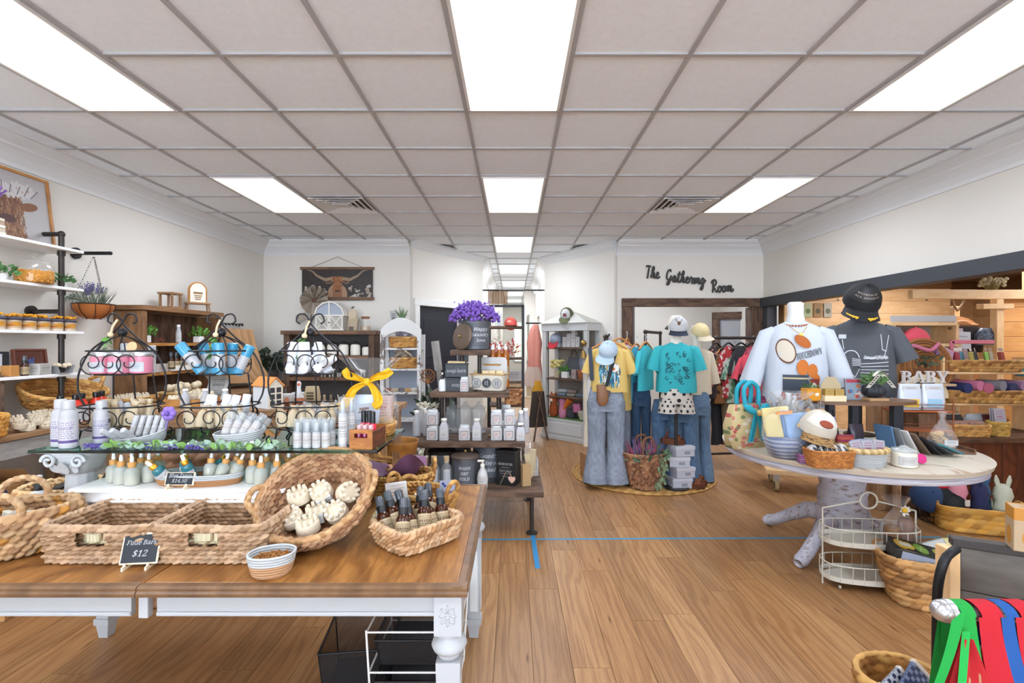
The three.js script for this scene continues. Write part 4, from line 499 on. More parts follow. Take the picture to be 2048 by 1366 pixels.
{
const x=-.675,z=-2.3,t=thing('gift_basket','cellophane wrapped gift basket tied with a yellow bow','gift basket',[x,GY,z]);
const cello=mat('#ffffff',.05,{transmission:.96,ior:1.2});
part(t,'tray',weaveGeo({a0:.1,b0:.075,a1:.115,b1:.085,h:.05,n:3,rows:4,len:.02,amp:.003,cols:GOLD}),weaveMat);
part(t,'cellophane',loft([[0,.03,0,.125,.095],[0,.12,0,.13,.1],[0,.19,0,.11,.08],[0,.235,0,.035,.03],[0,.26,0,.03,.025],[0,.31,0,.085,.06],[0,.36,0,.13,.08]],{seg:30,fold:.14,waves:8,foldTop:1.2,cap:false}),cello);
const yel=mat('#d9a80e',.6),rib=(name,pts,w)=>{const cv=new THREE.CatmullRomCurve3(pts.map(p=>V(...p)));part(t,name,sheet((u,v)=>{const p=cv.getPoint(u),d=cv.getTangent(u),n=V(-d.y,d.x,0).normalize().multiplyScalar((v - .5)*w*(.45 + .75*Math.sin(u*2.2)));return[p.x + n.x,p.y + n.y,p.z + .012*Math.sin(v*6 + u*4)];},14,4),yel);};
for(const s of[-1,1]){rib('bow_loop',[[0,.25,.045],[s*.05,.275,.07],[s*.085,.285,.06],[s*.11,.305,.05]],.032);rib('bow_tail',[[0,.25,.05],[s*.045,.22,.09],[s*.07,.17,.11],[s*.08 - .03,.14,.115]],.035);}part(t,'bow_knot',sph(.018,8,6),yel,[0,.25,.055]);
part(t,'gift_book',rbox(.11,.13,.03,.003),lm(scrib(128,128,'#f4d9cf','#d98f78',6)),[.045,.115,-.01],[0,-.1,0]);part(t,'gift_bag',loft([[0,.04,0,.06,.03],[0,.12,0,.065,.035],[0,.19,0,.05,.02]],{seg:16,fold:.1,waves:5}),mat('#c9d7ec',.35),[-.01,0,.045]);part(t,'gift_card',box(.08,.07,.004),lm(canvas(96,96,g=>{g.fillStyle='#dbe4f0';g.fillRect(0,0,96,96);g.fillStyle='#8c6a5c';g.fillRect(20,24,52,16);g.fillRect(14,46,64,10);g.fillStyle='#53484c';g.beginPath();g.arc(46,74,16,0,7);g.fill();})),[0,.12,.088],[-.1,0,.1]);
part(t,'gold_tin',cyl(.03,.03,.06,16),mat('#d39d3c',.35),[-.07,.07,.04]);
part(t,'shred',clump({n:50,r:.1,h:.06,leaf:[.05,.003,.3],up:.5}),mat('#e9c35a',.7),[0,.03,0]);
}
{
const spray=(label,x,z,dir,n,lav,seedk)=>{const t=thing('eucalyptus_spray',label,'greenery',[x,GY + .006,z],0);seed=seedk;const L=.16;part(t,'stem',tube([[0,0,0],[dir*L*.5,.006,.012],[dir*L,.004,.02]],.002,12,5),mat('#6f7d55',.8));for(let k=0;k<n;k++){const f=k / n;const l=part(t,'leaf',leafGeo(rr(.028,.04)*1,.026,.15),pick([sage,mat('#7fa855',.65),mat('#9fb9a8',.7)]),[dir*L*f,.006,.01 + f*.012]);aim(l,[rr(-1,1),rr(.1,1.0),rr(-.2,1)],rnd()*6);}if(lav)stuff(part(t,'lavender_head',merge(Array.from({length:70},(_,i)=>tr(new THREE.IcosahedronGeometry(.0045,0),-dir*(.005 + i*.0013),.006 + rr(-.008,.009),.012 + rr(-.008,.008)))),lavender));};
spray('eucalyptus and lavender spray under the tilted rope bowl',-1.64,-1.985,1,26,true,11);spray('eucalyptus spray with white blossom beside the tilted rope bowl',-1.47,-1.99,1,20,true,12);spray('lavender and leaf spray between the rope bowls',-1.33,-1.98,1,16,true,13);spray('lavender sprig with small leaves before the round rope bowl',-1.22,-1.97,1,18,true,14);spray('pale leaf sprig beneath the round rope bowl',-1.06,-1.985,1,14,false,15);
for(const[x,k]of[[-1.40,0],[-1.3,1],[-1.07,2]]){const t=thing('silk_blossom',['white silk blossom beside the lavender spray','cream silk bud between the lavender sprays','white silk blossom near the short spray bottles'][k],'flower',[x,GY + .012,-1.975]);for(let q=0;q<5;q++){const p=part(t,'petal',leafGeo(.024,.02,.3),mat('#eceef2',.7));aim(p,[Math.cos(q*1.257),.5,Math.sin(q*1.257)+ .4],0);}part(t,'centre',sph(.005,6,5),mat('#d9cfa0',.7),[0,.005,.003]);}
}
seed=4242;
// ---------- wall with white pipe shelves ----------
{
const t=thing('pipe_shelf','white board shelves on black iron pipes along the side wall','shelf',[-3.54,0,-3.2]);
for(const y of[2.225,1.925,1.59,1.27])part(t,'shelf_board',rbox(.3,.022,1.3,.004),white,[0,y - .011,0]);
for(const z of[-.52,.4]){part(t,'pipe_upright',rod([.09,.93,z],[.09,2.33,z],.019,10),pipeMetal);part(t,'pipe_elbow',sph(.025,10,8),pipeMetal,[.09,2.33,z]);for(const y of[2.225,1.925,1.59,1.27])part(t,'pipe_coupling',cyl(.026,.026,.035,12),pipeMetal,[.09,y - .042,z]);for(const y of[1.74,2.33]){part(t,'wall_flange',cyl(.045,.045,.02,16),pipeMetal,[-.14,y,z],[0,0,Math.PI / 2]);part(t,'pipe_arm',rod([-.14,y,z],[.09,y,z],.017,10),pipeMetal);}}
}
{
const t=thing('pipe_hook','black iron pipe hook sticking out of the wall by the shelves','hook',[-3.69,2.255,-4.1]);part(t,'flange',cyl(.048,.048,.02,16),blackMetal,[.01,0,0],[0,0,Math.PI / 2]);part(t,'pipe',rod([.01,0,0],[.3,0,0],.015,10),blackMetal);part(t,'end_cap',sph(.016,8,6),blackMetal,[.3,0,0]);
const p=thing('hanging_planter','coir hanging basket with lavender and grey foliage on chains','planter',[-3.53,1.7,-4.1]);
part(p,'coir_liner',lathe([[0,0],[.05,.003],[.1,.035],[.13,.08],[.142,.125],[.13,.125],[.09,.06],[0,.03]],24),mat('#a9622c',.95));part(p,'wire_ring',tor(.143,.004,5,30),blackMetal,[0,.125,0],[Math.PI / 2,0,0]);
for(let k=0;k<8;k++){const a=k*.785;part(p,'wire_rib',tube([[Math.cos(a)*.145,.125,Math.sin(a)*.145],[Math.cos(a)*.133,.07,Math.sin(a)*.133],[Math.cos(a)*.06,-.002,Math.sin(a)*.06]],.0028,10,4),blackMetal);}
for(let k=0;k<3;k++){const a=k*2.094 + .4;part(p,'chain',merge(Array.from({length:22},(_,i)=>{const f=i / 22;return tr(tor(.006,.0016,4,8),Math.cos(a)*.14*(1 - f),.125 + .41*f,Math.sin(a)*.14*(1 - f),i % 2?0:1.2,a,.3);})),blackMetal);}
part(p,'lavender_stems',spikes({n:110,h:.2,spread:.9,w:.004,base:.1}),greyGreen,[0,.11,0]);stuff(part(p,'lavender_heads',heads({n:45,h:.19,spread:.7,s:.006}),mat('#77749a',.85),[0,.11,0]));
const lf=[];for(let k=0;k<60;k++){const f=(k % 20)/ 20,br=Math.floor(k / 20);const g=leafGeo(.045,.012,.1).clone();g.applyQuaternion(quatDir([-.3 - rnd(),rr(-.6,.8),rr(-1,1)]));g.translate(-.1 - f*.16,.14 + .05*Math.sin(f*3 + br)- f*f*(.06 + .1*br),.04*(br - 1)+ .06);lf.push(g);}stuff(part(p,'trailing_leaves',merge(lf),mat('#73866d',.7)));
}
{
const pic=canvas(256,240,(c,W,Hh)=>{c.fillStyle='#d6cfcc';c.fillRect(0,0,W,Hh);c.fillStyle='#8a5535';c.beginPath();c.moveTo(60,70);c.lineTo(150,80);c.lineTo(165,130);c.lineTo(150,175);c.lineTo(170,240);c.lineTo(60,240);c.lineTo(50,150);c.fill();for(const[x,y,a]of[[185,112,-.3],[40,112,.3]]){c.fillStyle='#9a6038';c.beginPath();c.ellipse(x,y,34,15,a,0,7);c.fill();}for(let k=0;k<420;k++){const x=56 + 110*hash(k,1),y=70 + 160*hash(k,3);c.strokeStyle=['#6f4129','#b07a4d','#8c5634','#c99a6c'][k % 4];c.lineWidth=2;c.beginPath();c.moveTo(x,y);c.lineTo(x + 8 - 16*hash(k,4),y + 24);c.stroke();}c.fillStyle='#5c3322';c.beginPath();c.ellipse(112,168,26,14,0,0,7);c.fill();for(let k=0;k<10;k++){const x=36 + 17*k,y=42 + 34*hash(k,8);c.fillStyle='#eee7e4';for(let q=0;q<8;q++){c.beginPath();c.ellipse(x + 14*Math.cos(q*.785),y + 14*Math.sin(q*.785),12,6,q*.785,0,7);c.fill();}c.fillStyle='#dcb9a4';c.beginPath();c.arc(x,y,6,0,7);c.fill();}c.strokeStyle='#77757d';c.lineWidth=3;for(let k=0;k<8;k++){c.beginPath();c.moveTo(30 + k*24,76);c.lineTo(14 + k*30,34 + 20*hash(k,9));c.stroke();}});
const t=thing('framed_print','wood framed print of a brown highland cow crowned with flowers','picture',[-3.575,2.226,-3.5],Math.PI / 2);t.rotation.set(0,Math.PI / 2,0);const g=new THREE.Group();g.name='frame_assembly';g.rotation.x=-.12;t.add(g);
part(g,'print',box(.56,.5,.006),lm(pic),[0,.265,0]);const fm=wood(honeyT,.5);for(const[w,h,x,y]of[[.6,.02,0,.525],[.6,.02,0,.01],[.02,.52,-.29,.267],[.02,.52,.29,.267]])part(g,'frame_bar',wbox(w,h,.025,w>h?'x':'y',x,.003),fm,[x,y,.004]);
const b=thing('book_stack','stack of cream books before the framed cow print','books',[-3.47,2.226,-3.2],Math.PI / 2 + .2);for(let k=0;k<5;k++)part(b,'book',rbox(.17 - k*.006,.02,.12,.002),mat(['#e2d8c8','#cfc0ab','#e9e2d6','#b9a58c','#ded2c0'][k],.8),[0,.011 + k*.022,0],[0,(k % 2)*.06,0]);
const l=thing('potted_lavender','purple flowering plant standing on the cream books','plant',[-3.47,2.338,-3.2]);part(l,'pot',cyl(.035,.028,.05,14),mat('#6a6a62',.8),[0,.025,0]);part(l,'stems',spikes({n:50,h:.16,spread:.8,base:.02}),deepGreen,[0,.04,0]);stuff(part(l,'flower_heads',heads({n:46,h:.16,spread:.8,s:.009}),mat('#8463a8',.85),[0,.04,0]));
}
{
const t=thing('cookie_jar','big lidded glass jar half full of golden granola','jar',[-3.46,1.926,-3.52]);part(t,'jar_body',lathe([[0,0],[.1,0],[.108,.01],[.112,.09],[.105,.13],[.09,.15],[.09,.155]],28),glass);part(t,'granola',lathe([[0,.006],[.1,.006],[.105,.09],[0,.094]],24),mat('#c98a33',.9,{bumpMap:noiseTex(64,64,(u,v,i,j)=>{const q=hash(i,j)*255;return[q,q,q];},false),bumpScale:.006}));part(t,'lid',lathe([[.098,.155],[.1,.162],[.05,.178],[.018,.186],[.014,.194],[.024,.206],[.02,.222],[0,.226]],24),glass);
const gr=[];for(let k=0;k<400;k++){const a=rnd()*6.28;gr.push(tr(box(.012,.006,.008),Math.cos(a)*.102,rr(.01,.095),Math.sin(a)*.102,rr(0,3),rr(0,3),rr(0,3)));}stuff(part(t,'granola_clusters',merge(gr),mat('#d69a3f',.85)));
const pl=(label,z,y,sc=1)=>{const q=thing('leafy_plant',label,'plant',[-3.47,y,z]);part(q,'pot',cyl(.04*sc,.032*sc,.05*sc,14),mat('#cfcdc8',.8),[0,.025*sc,0]);stuff(part(q,'foliage',clump({n:70,r:.08*sc,h:.1*sc,leaf:[.035,.02,.2]}),mat('#4d7a43',.65),[0,.035*sc,0]));};
pl('green leafy plant between jar and wall end on the white shelf',-3.3,1.926,.9);pl('variegated green plant at the open end of the second white board',-3.75,1.926,.8);
}
for(let k=0;k<7;k++){const t=thing('salve_jar','orange topped jar with patterned cover in the row on white shelf','jar',[-3.44,1.591,-3.14 - k*.105],.3,'orange topped jars on the white shelf');part(t,'jar_body',cyl(.042,.042,.07,16),mat('#d9c8b4',.4),[0,.036,0]);part(t,'fruit_label',wrap(.0428,.012,.058,4),lm(cached('orj',()=>canvas(64,64,c=>{c.fillStyle='#efc9a0';c.fillRect(0,0,64,64);for(let q=0;q<7;q++){c.fillStyle=q % 2?'#e0871a':'#f2a72e';c.beginPath();c.arc(10 + 44*hash(q,1),12 + 30*hash(q,2),11,0,7);c.fill();}}))));part(t,'cloth_cover',loft([[0,.068,0,.05,.05],[0,.08,0,.044,.044],[0,.09,0,.04,.04]],{fold:.08,waves:9}),mat('#4a4552',.8));stuff(part(t,'flower_top',merge(Array.from({length:22},()=>tr(new THREE.IcosahedronGeometry(.009,0),rr(-.032,.032),.095 + rr(0,.014),rr(-.032,.032)))),mat('#e39a1c',.8)));if(k===0)t.userData.label=t.userData.label;}
{
const y=1.271;
solo('dark_gift_box','tall black gift box with pale label on the lowest white board','box',rbox(.05,.17,.13,.003),mat('#232226',.5),[-3.5,y + .085,-3.3],[0,.1,0]);part(scene.children.at(-1),'box_label',box(.001,.12,.06),mat('#b9bcc4',.6),[.026,.01,.02]);
const b=copy(B.amberd,'black bottle with cream label on the lowest white board',[-3.43,y,-3.42],[0,.9,0],undefined,1.25);
solo('kraft_soap_box','orange kraft box beside the black bottle','box',rbox(.07,.075,.06,.003),mat('#b87f40',.7),[-3.44,y + .038,-3.33]);solo('white_soap_box','white box printed with grey leaf pattern','box',rbox(.07,.08,.11,.003),lm(scrib(96,96,'#e2ddd2','#9a9a94',7)),[-3.43,y + .04,-3.535],[0,.15,0]);
{const t=thing('tin_trough','grey tin trough of wrapped soaps before the leather tray','trough',[-3.42,y,-3.68],Math.PI / 2);part(t,'trough',ext(poly([[-.05,0],[.05,0],[.075,.06],[.07,.06],[.046,.005],[-.046,.005],[-.07,.06],[-.075,.06]]),.09),mat('#9b9c9d',.5,{metalness:.4}));stuff(part(t,'wrapped_soaps',merge(Array.from({length:10},()=>tr(rbox(.03,.02,.03,.006),rr(-.05,.05),.05 + rr(0,.015),rr(-.03,.03),rr(0,1),rr(0,1),0))),mat('#dccbae',.7)));}
{const t=thing('leather_tray','brown leather tray with blue stitched flower standing on edge','tray',[-3.585,y,-3.62],Math.PI / 2);const g=new THREE.Group();g.name='tray_body';g.rotation.x=-.12;t.add(g);part(g,'leather',rbox(.25,.18,.02,.012,3),mat('#6e3524',.45),[0,.092,0]);part(g,'raised_rim',merge([tr(rbox(.25,.016,.03,.006),0,.176,.008),tr(rbox(.25,.016,.03,.006),0,.008,.008),tr(rbox(.016,.18,.03,.006),-.118,.092,.008),tr(rbox(.016,.18,.03,.006),.118,.092,.008)]),mat('#7d3f2b',.4));part(g,'stitched_flower',merge(Array.from({length:14},(_,k)=>tr(leafGeo(.03,.016,.05),rr(-.02,.02),.09 + rr(-.01,.01),.012,0,0,k*.45))),mat('#5b6ea8',.7));}
}
{const t=thing('oak_counter','long oak counter along the side wall loaded with soaps','counter',[-3.39,0,-4.55]);for(let k=0;k<3;k++)part(t,'top_plank',wbox(.195,.035,4.3,'z',k*.4),oak,[-.2 + k*.197,.912,0]);part(t,'front_rail',wbox(.03,.11,4.3,'z',.3),greyWood,[.26,.835,0]);for(const z of[-2.05,-.6,.7,2.05])for(const x of[-.24,.24])part(t,'leg',wbox(.07,.89,.07,'y',z),oak,[x,.445,z]);part(t,'lower_shelf',wbox(.5,.025,4.2,'z',.7),oak,[0,.3,0]);}
for(const[x,y,z,w,h,d,r,c,l]of[[-2.93,.24,-2.75,.36,.48,.3,.1,'#b98a58','open brown cardboard box below the counter end'],[-2.72,.16,-2.95,.34,.32,.3,-.15,'#c09462','brown cardboard box stacked behind the dining table'],[-3.3,.46,-3.0,.3,.28,.3,.2,'#a87a4b','cardboard box on the counter lower shelf'],[-2.45,.3,-2.98,.3,.6,.26,.05,'#b78a5a','tall brown cardboard box beside the wicker hamper']]){const o=solo('cardboard_box',l,'box',rbox(w,h,d,.004),mat(c,.85),[x,y,z],[0,r,0]);for(const s of[-1,1])part(o,'flap',box(w,.004,d*.45),mat(c,.85),[0,h / 2 + .03,s*(d*.5 + .03)],[s*.9,0,0]);}
solo('blue_carton','dark blue printed carton on the brown cardboard box','box',rbox(.12,.14,.1,.003),lm(canvas(64,64,c=>{c.fillStyle='#22386e';c.fillRect(0,0,64,64);c.fillStyle='#d9c9b8';c.fillRect(14,20,34,26);})),[-2.9,.58,-2.72],[.2,.4,.2]);
{
const y=.93;
const bt=thing('tray_basket','big oval wicker tray basket with side handle on the counter','basket',[-3.42,y + .075,-3.68],Math.PI / 2 - .2);weave(bt,{a0:.2,b0:.15,a1:.27,b1:.19,h:.14,rows:7,len:.045,amp:.012,cols:GOLD,n:2.4},[0,.02,0],[.35,0,0]);part(bt,'handle',braid([[.22,.14,.08],[.27,.22,.06],[.28,.23,0],[.25,.2,-.06]],.014,{cols:GOLD}),weaveMat);
const b3=thing('shallow_basket','shallow golden basket of cream soaps beside the hutch','basket',[-3.3,y,-4.2],Math.PI / 2);weave(b3,{a0:.16,b0:.12,a1:.19,b1:.14,h:.1,rows:4,len:.04,amp:.009,cols:GOLD,n:4});
for(let k=0;k<6;k++)copy(B.soap,'cream soap in the shallow basket by the hutch',[-3.32 +(k % 2)*.08,y + .07,-4.1 - Math.floor(k / 2)*.09],[.3,k,0],'soaps in the shallow basket',1.2);
for(let k=0;k<5;k++)copy(B.redcap,'white wrapped bottle with red shoulder and black cap on the counter',[-3.16 +(k % 2)*.03,y,-3.4 - k*.085],[0,.8,0],'red shouldered bottles on the counter',1.45);
for(let k=0;k<16;k++)copy(B.soap,'cream knobbed soap piled on the counter edge',[-3.2 + rr(-.06,.07),y + .002 +(k % 3)*.024,-3.05 - rr(0,.42)],[rr(-.3,.3),k,rr(-.3,.3)],'knobbed soaps piled on the counter',1.1);
const fr=thing('flower_shadowbox','dark wooden standing frame with dried flowers at the counter end','frame',[-3.45,y,-3.1],Math.PI / 2);part(fr,'backing',box(.3,.34,.01),mat('#4a4038',.8),[0,.17,0]);for(const[w,h,x,yy]of[[.32,.03,0,.34],[.03,.34,-.15,.17],[.03,.34,.15,.17]])part(fr,'frame_bar',wbox(w,h,.05,'x',x),rustic,[x,yy,.02]);stuff(part(fr,'dried_flowers',clump({n:40,r:.09,h:.2,leaf:[.04,.014,.2]}),mat('#b98c6a',.8),[0,.02,.05]));
const b4=thing('honey_basket','small golden basket at the counter corner','basket',[-3.2,y,-2.92],0);weave(b4,{a0:.1,b0:.1,a1:.12,b1:.12,h:.13,rows:5,len:.035,amp:.008,cols:['#c98a35','#b87a2c','#d79f4c']});
solo('sugar_packet','cream and yellow printed packet leaning on the tray basket','packet',rbox(.02,.1,.12,.006),lm(canvas(64,64,c=>{c.fillStyle='#e8dcc0';c.fillRect(0,0,64,64);c.fillStyle='#c99a3a';c.fillRect(0,0,24,64);})),[-3.2,y + .055,-3.42],[0,-.5,.15]);
}
{
const t=thing('shelf_hutch','oak open hutch with three shelves standing on the counter','shelf',[-3.553,.93,-5.085]);const W=1.19,Dp=.27,Hh=.92,m=wood(oakT,.7,'#e6dccf');
for(const s of[-1,1])part(t,'side_panel',wbox(Dp,Hh - .05,.022,'y',s*.3),m,[0,(Hh - .05)/ 2,s*(W / 2 - .012)]);part(t,'back_panel',wbox(.015,Hh - .05,W - .04,'y',.1),wood(rusticT,.8),[-Dp / 2 + .008,(Hh - .05)/ 2,0]);
part(t,'top_board',wbox(Dp + .04,.045,W + .05,'z',.6),m,[.01,Hh - .022,0]);for(const y of[.27,.555]){part(t,'shelf_board',wbox(Dp - .02,.03,W - .046,'z',y),wood(honeyT,.6),[0,y,0]);}part(t,'face_stile',wbox(.025,Hh - .05,.05,'y',.5),m,[Dp / 2,(Hh - .05)/ 2,W / 2 - .02]);part(t,'face_stile',wbox(.025,Hh - .05,.05,'y',.9),m,[Dp / 2,(Hh - .05)/ 2,-W / 2 + .02]);
const pot=(label,z,y)=>{const q=thing('potted_herb',label,'plant',[-3.5,y,z]);part(q,'pot',rbox(.08,.07,.08,.008),white,[0,.036,0]);stuff(part(q,'foliage',clump({n:80,r:.085,h:.14,leaf:[.03,.02,.2],up:.7}),mat('#5d9638',.6),[0,.06,0]));};
pot('green herb in a white pot on the hutch beside a glass terrarium',-4.62,1.502);pot('green herb in a white pot at the far end of the hutch',-5.42,1.502);
{const q=thing('terrarium','small glass terrarium wedge with red succulent on the hutch','terrarium',[-3.47,1.502,-4.78]);part(q,'glass_case',ext(poly([[-.05,0],[.07,0],[-.05,.12]]),.07),glass,[0,0,0],[0,Math.PI / 2,0]);part(q,'succulent',clump({n:14,r:.03,h:.03,leaf:[.025,.012,.2]}),mat('#8c3b34',.6),[0,.01,0]);}
copy(B.milk,'slim white bottle on the upper hutch shelf',[-3.47,1.502,-5.05],[0,.6,0],undefined,[.75,1.15,.75]);
for(let k=0;k<7;k++)copy(B.amberd,'white labelled bottle with red band and black top in the hutch tray',[-3.48,1.24,-4.95 - k*.075],[0,.7,0],'bottles in the hutch tray',1.5);
{const q=thing('bottle_tray','low white wire tray under the hutch bottles','tray',[-3.47,1.217,-5.18]);part(q,'tray_floor',box(.15,.012,.56),offWhite,[0,.008,0]);for(const s of[-1,1])part(q,'tray_side',box(.006,.05,.56),offWhite,[s*.075,.03,0]);}
for(let k=0;k<3;k++)solo('soap_carton','small white carton with red print on the hutch','box',rbox(.06,.08,.07,.003),lm(scrib(64,64,'#e6dcd2','#c86a58',4)),[-3.45,1.257,-4.62 - k*.09],[0,.3,0],'soap cartons on the hutch');
{const q=thing('soap_basket','golden wire basket heaped with ivory soap balls','basket',[-3.36,.93,-4.95],Math.PI / 2);weave(q,{a0:.2,b0:.12,a1:.24,b1:.15,h:.08,rows:3,len:.05,amp:.007,cols:['#c99f60','#b88c4c','#d8b57c'],n:3});for(let k=0;k<20;k++)solo('soap_ball','ivory soap ball heaped in the golden basket','soap',sph(.038,9,7),mat('#d8c8a8',.6),[-3.36 + rr(-.1,.1),1.0 +(k>11?.05:0)+ rr(0,.02),-4.95 + rr(-.19,.19)],[k,0,0],'ivory soap balls');}
{const q=thing('wood_lantern_box','small wooden box lantern on top of the hutch','box',[-3.52,1.852,-5.0]);for(const s of[-1,1])for(const r of[-1,1])part(q,'post',wbox(.02,.14,.02,'y',s),oak,[s*.06,.08,r*.06]);part(q,'top',wbox(.16,.02,.16,'x'),oak,[0,.155,0]);part(q,'base',wbox(.16,.02,.16,'x',.4),oak,[0,.01,0]);part(q,'glass_jar',cyl(.045,.045,.1,14),glass,[0,.07,0]);}
{const q=thing('arched_sign','arched wooden sign with cream lettering on a small wooden stool','sign',[-3.5,1.852,-5.4],.9);const a=new THREE.Shape();a.moveTo(-.09,0);a.lineTo(.09,0);a.lineTo(.09,.14);a.absarc(0,.14,.09,0,Math.PI);a.lineTo(-.09,0);part(q,'arch_frame',ext(a,.025,.003),honey,[0,.09,0]);part(q,'arch_face',tr(ext(a,.004),0,0,0,0,0,0,[.84,.9,1]),mat('#e9dfcd',.6),[0,.1,.014]);stuff(part(q,'lettering',merge([.2,.17,.15,.13].map((y,i)=>tr(box(.09 - i*.012,i?.01:.022,.002),0,y,.018))),mat('#8a6a45',.7)));part(q,'stool_top',wbox(.24,.02,.09,'x'),oak,[0,.085,0]);for(const s of[-1,1])for(const r of[-1,1])part(q,'stool_leg',rod([s*.1,.08,r*.03],[s*.11,0,r*.035],.008),oak);}
}
{
const t=thing('clip_rail','black wall rail with silver clips near the corner','rail',[-3.69,1.74,-6.2]);part(t,'rail',rod([.06,0,-.3],[.06,0,.35],.014,8),blackMetal);part(t,'bracket',rod([0,0,.35],[.08,0,.35],.02,8),blackMetal);part(t,'bracket',rod([0,0,-.3],[.08,0,-.3],.02,8),blackMetal);for(let k=0;k<8;k++)part(t,'clip',tor(.03,.004,5,12,4.5),steel,[.06,-.03,-.25 + k*.075],[0,.3,0]);
for(let k=0;k<4;k++){const b=thing('paper_bag','brown kraft paper bag hanging flared from the clip rail','bag',[-3.55 + k*.015,1.0,-6.02 - k*.13],.6,'kraft paper bags on the rail');part(b,'bag',loft([[.09,0,0,.22,.05],[.05,.2,0,.13,.045],[.02,.5,0,.085,.02],[0,.68,0,.07,.008]],{n:4,seg:20,fold:.03,waves:4}),mat('#b98f64',.85));}
const pl=thing('dark_bush','dark green round leaved bush in the room corner','plant',[-3.45,.95,-6.95]);part(pl,'pot',cyl(.09,.07,.16,16),mat('#57504a',.8),[0,.08,0]);stuff(part(pl,'foliage',clump({n:150,r:.17,h:.4,leaf:[.08,.06,.2],up:.3}),darkLeaf,[0,.14,0]));
const st=thing('corner_table','plain dark table holding the corner bush','table',[-3.45,0,-6.98]);part(st,'top',wbox(.42,.04,.36,'x'),darkWood,[0,.93,0]);for(const s of[-1,1])for(const r of[-1,1])part(st,'leg',box(.05,.91,.05),darkWood,[s*.17,.455,r*.13]);
}
{
const CYT=1.06,t=thing('console_table','weathered oak console table behind the glass shelf','table',[-1.7,0,-3.42]);for(let k=0;k<3;k++)part(t,'top_plank',wbox(1.8,.035,.165,'x',k*.7),oak,[0,CYT - .018,-.17 + k*.168]);for(const s of[-1,1])for(const r of[-1,1])part(t,'leg',wbox(.06,CYT - .035,.06,'y',s),oak,[s*.83,(CYT - .035)/ 2,r*.2]);part(t,'apron',wbox(1.7,.08,.02,'x',.3),oak,[0,CYT - .075,.22]);
{const q=thing('birdhouse','white toy house with orange roof and six window panes','birdhouse',[X(533,3.3),CYT,-3.32],-.5);part(q,'walls',rbox(.16,.15,.11,.002),mat('#d8dde2',.6),[0,.075,0]);part(q,'gable',ext(poly([[-.055,0],[.055,0],[0,.055]]),.16),mat('#d9d2c0',.6),[0,.15,0],[0,Math.PI / 2,0]);for(const s of[-1,1])part(q,'roof_slope',box(.18,.008,.085),mat('#d98a45',.6),[0,.178,s*.032],[s*.78,0,0]);for(let i=0;i<2;i++)for(let j=0;j<3;j++)part(q,'window_pane',box(.003,.034,.034),mat('#3a3d42',.3),[.081,.035 + j*.044,-.024 + i*.048]);part(q,'gable_front',box(.004,.15,.11),mat('#e2d9c5',.6),[.079,.075,0]);}
{const q=thing('goose_figurine','white ceramic goose figurine with orange beak','figurine',[X(598,3.4),CYT,-3.4],.4);part(q,'body',limb([[0,.03,-.02,.012,.012],[0,.05,0,.038,.034],[0,.055,.04,.036,.033],[0,.075,.06,.02,.02],[0,.13,.062,.013,.013],[0,.165,.066,.015,.016],[0,.178,.072,.006,.008]],{up:[1,0,0]}),mat('#d9dbdd',.4));part(q,'beak',new THREE.ConeGeometry(.011,.04,8),mat('#d9572a',.5),[0,.158,.098],[Math.PI / 2,0,0]);part(q,'base',cyl(.04,.044,.03,14),mat('#a64a2c',.6),[0,.015,.02]);}
{const q=thing('burlap_sack','beige burlap sack with black print beside the goose','sack',[X(625,3.5),CYT,-3.5]);part(q,'sack',loft([[0,0,0,.05,.035],[0,.05,0,.055,.04],[0,.1,0,.05,.03],[0,.13,0,.045,.02]],{fold:.06,n:3}),mat('#a39170',.95));part(q,'print',merge([.045,.065,.085].map(y=>tr(box(.05,.008,.002),0,y,.042))),mat('#2c2822',.8));}
for(let k=0;k<5;k++){const q=thing('rooster_figurine','small brown wooden bird figurine on the console table','figurine',[X(640 + k*12,3.35)-(k<2?.6:.25),CYT,-3.22 -(k % 2)*.12],k,'brown bird figurines on the console');part(q,'body',limb([[-.03,.05,0,.006,.006],[-.01,.045,0,.022,.018],[.015,.05,0,.02,.017],[.024,.075,0,.01,.01],[.035,.078,0,.003,.003]],{}),mat('#8a4a26',.6));part(q,'base',cyl(.018,.02,.03,10),mat('#5c3a22',.7),[0,.015,0]);}
for(const[px,l]of[[575,'white enamel pot beside the toy house'],[585,'small white enamel pot behind the goose']])solo('enamel_pot',l,'pot',lathe([[0,0],[.035,0],[.045,.07],[.048,.075],[.042,.075],[.032,.008]],16),mat('#d2d2d0',.4),[X(px,3.5),CYT,-3.5 -(px - 575)*.01]);
{const q=thing('scroll_sign','grey metal scroll sign with printed lines standing on the console','sign',[X(437,3.6),CYT,-3.58]);part(q,'scroll',sheet((u,v)=>[(u - .5)*.15,v*.2,.02*Math.sin(v*6)+(v>.85?(v - .85)*.2:0)],2,18),lm(scrib(96,128,'#b5b3ae','#6e6c68',9)));part(q,'rolled_foot',cyl(.018,.018,.15,10),mat('#b5b3ae',.6),[0,.018,0],[0,0,Math.PI / 2]);}
for(let k=0;k<3;k++)copy(B.milk,'white milk bottle on the console table behind the blue bottles',[X(400 + k*40,3.3)- .1,CYT,-3.3],[0,0,0],'white milk bottles on the console',.8);
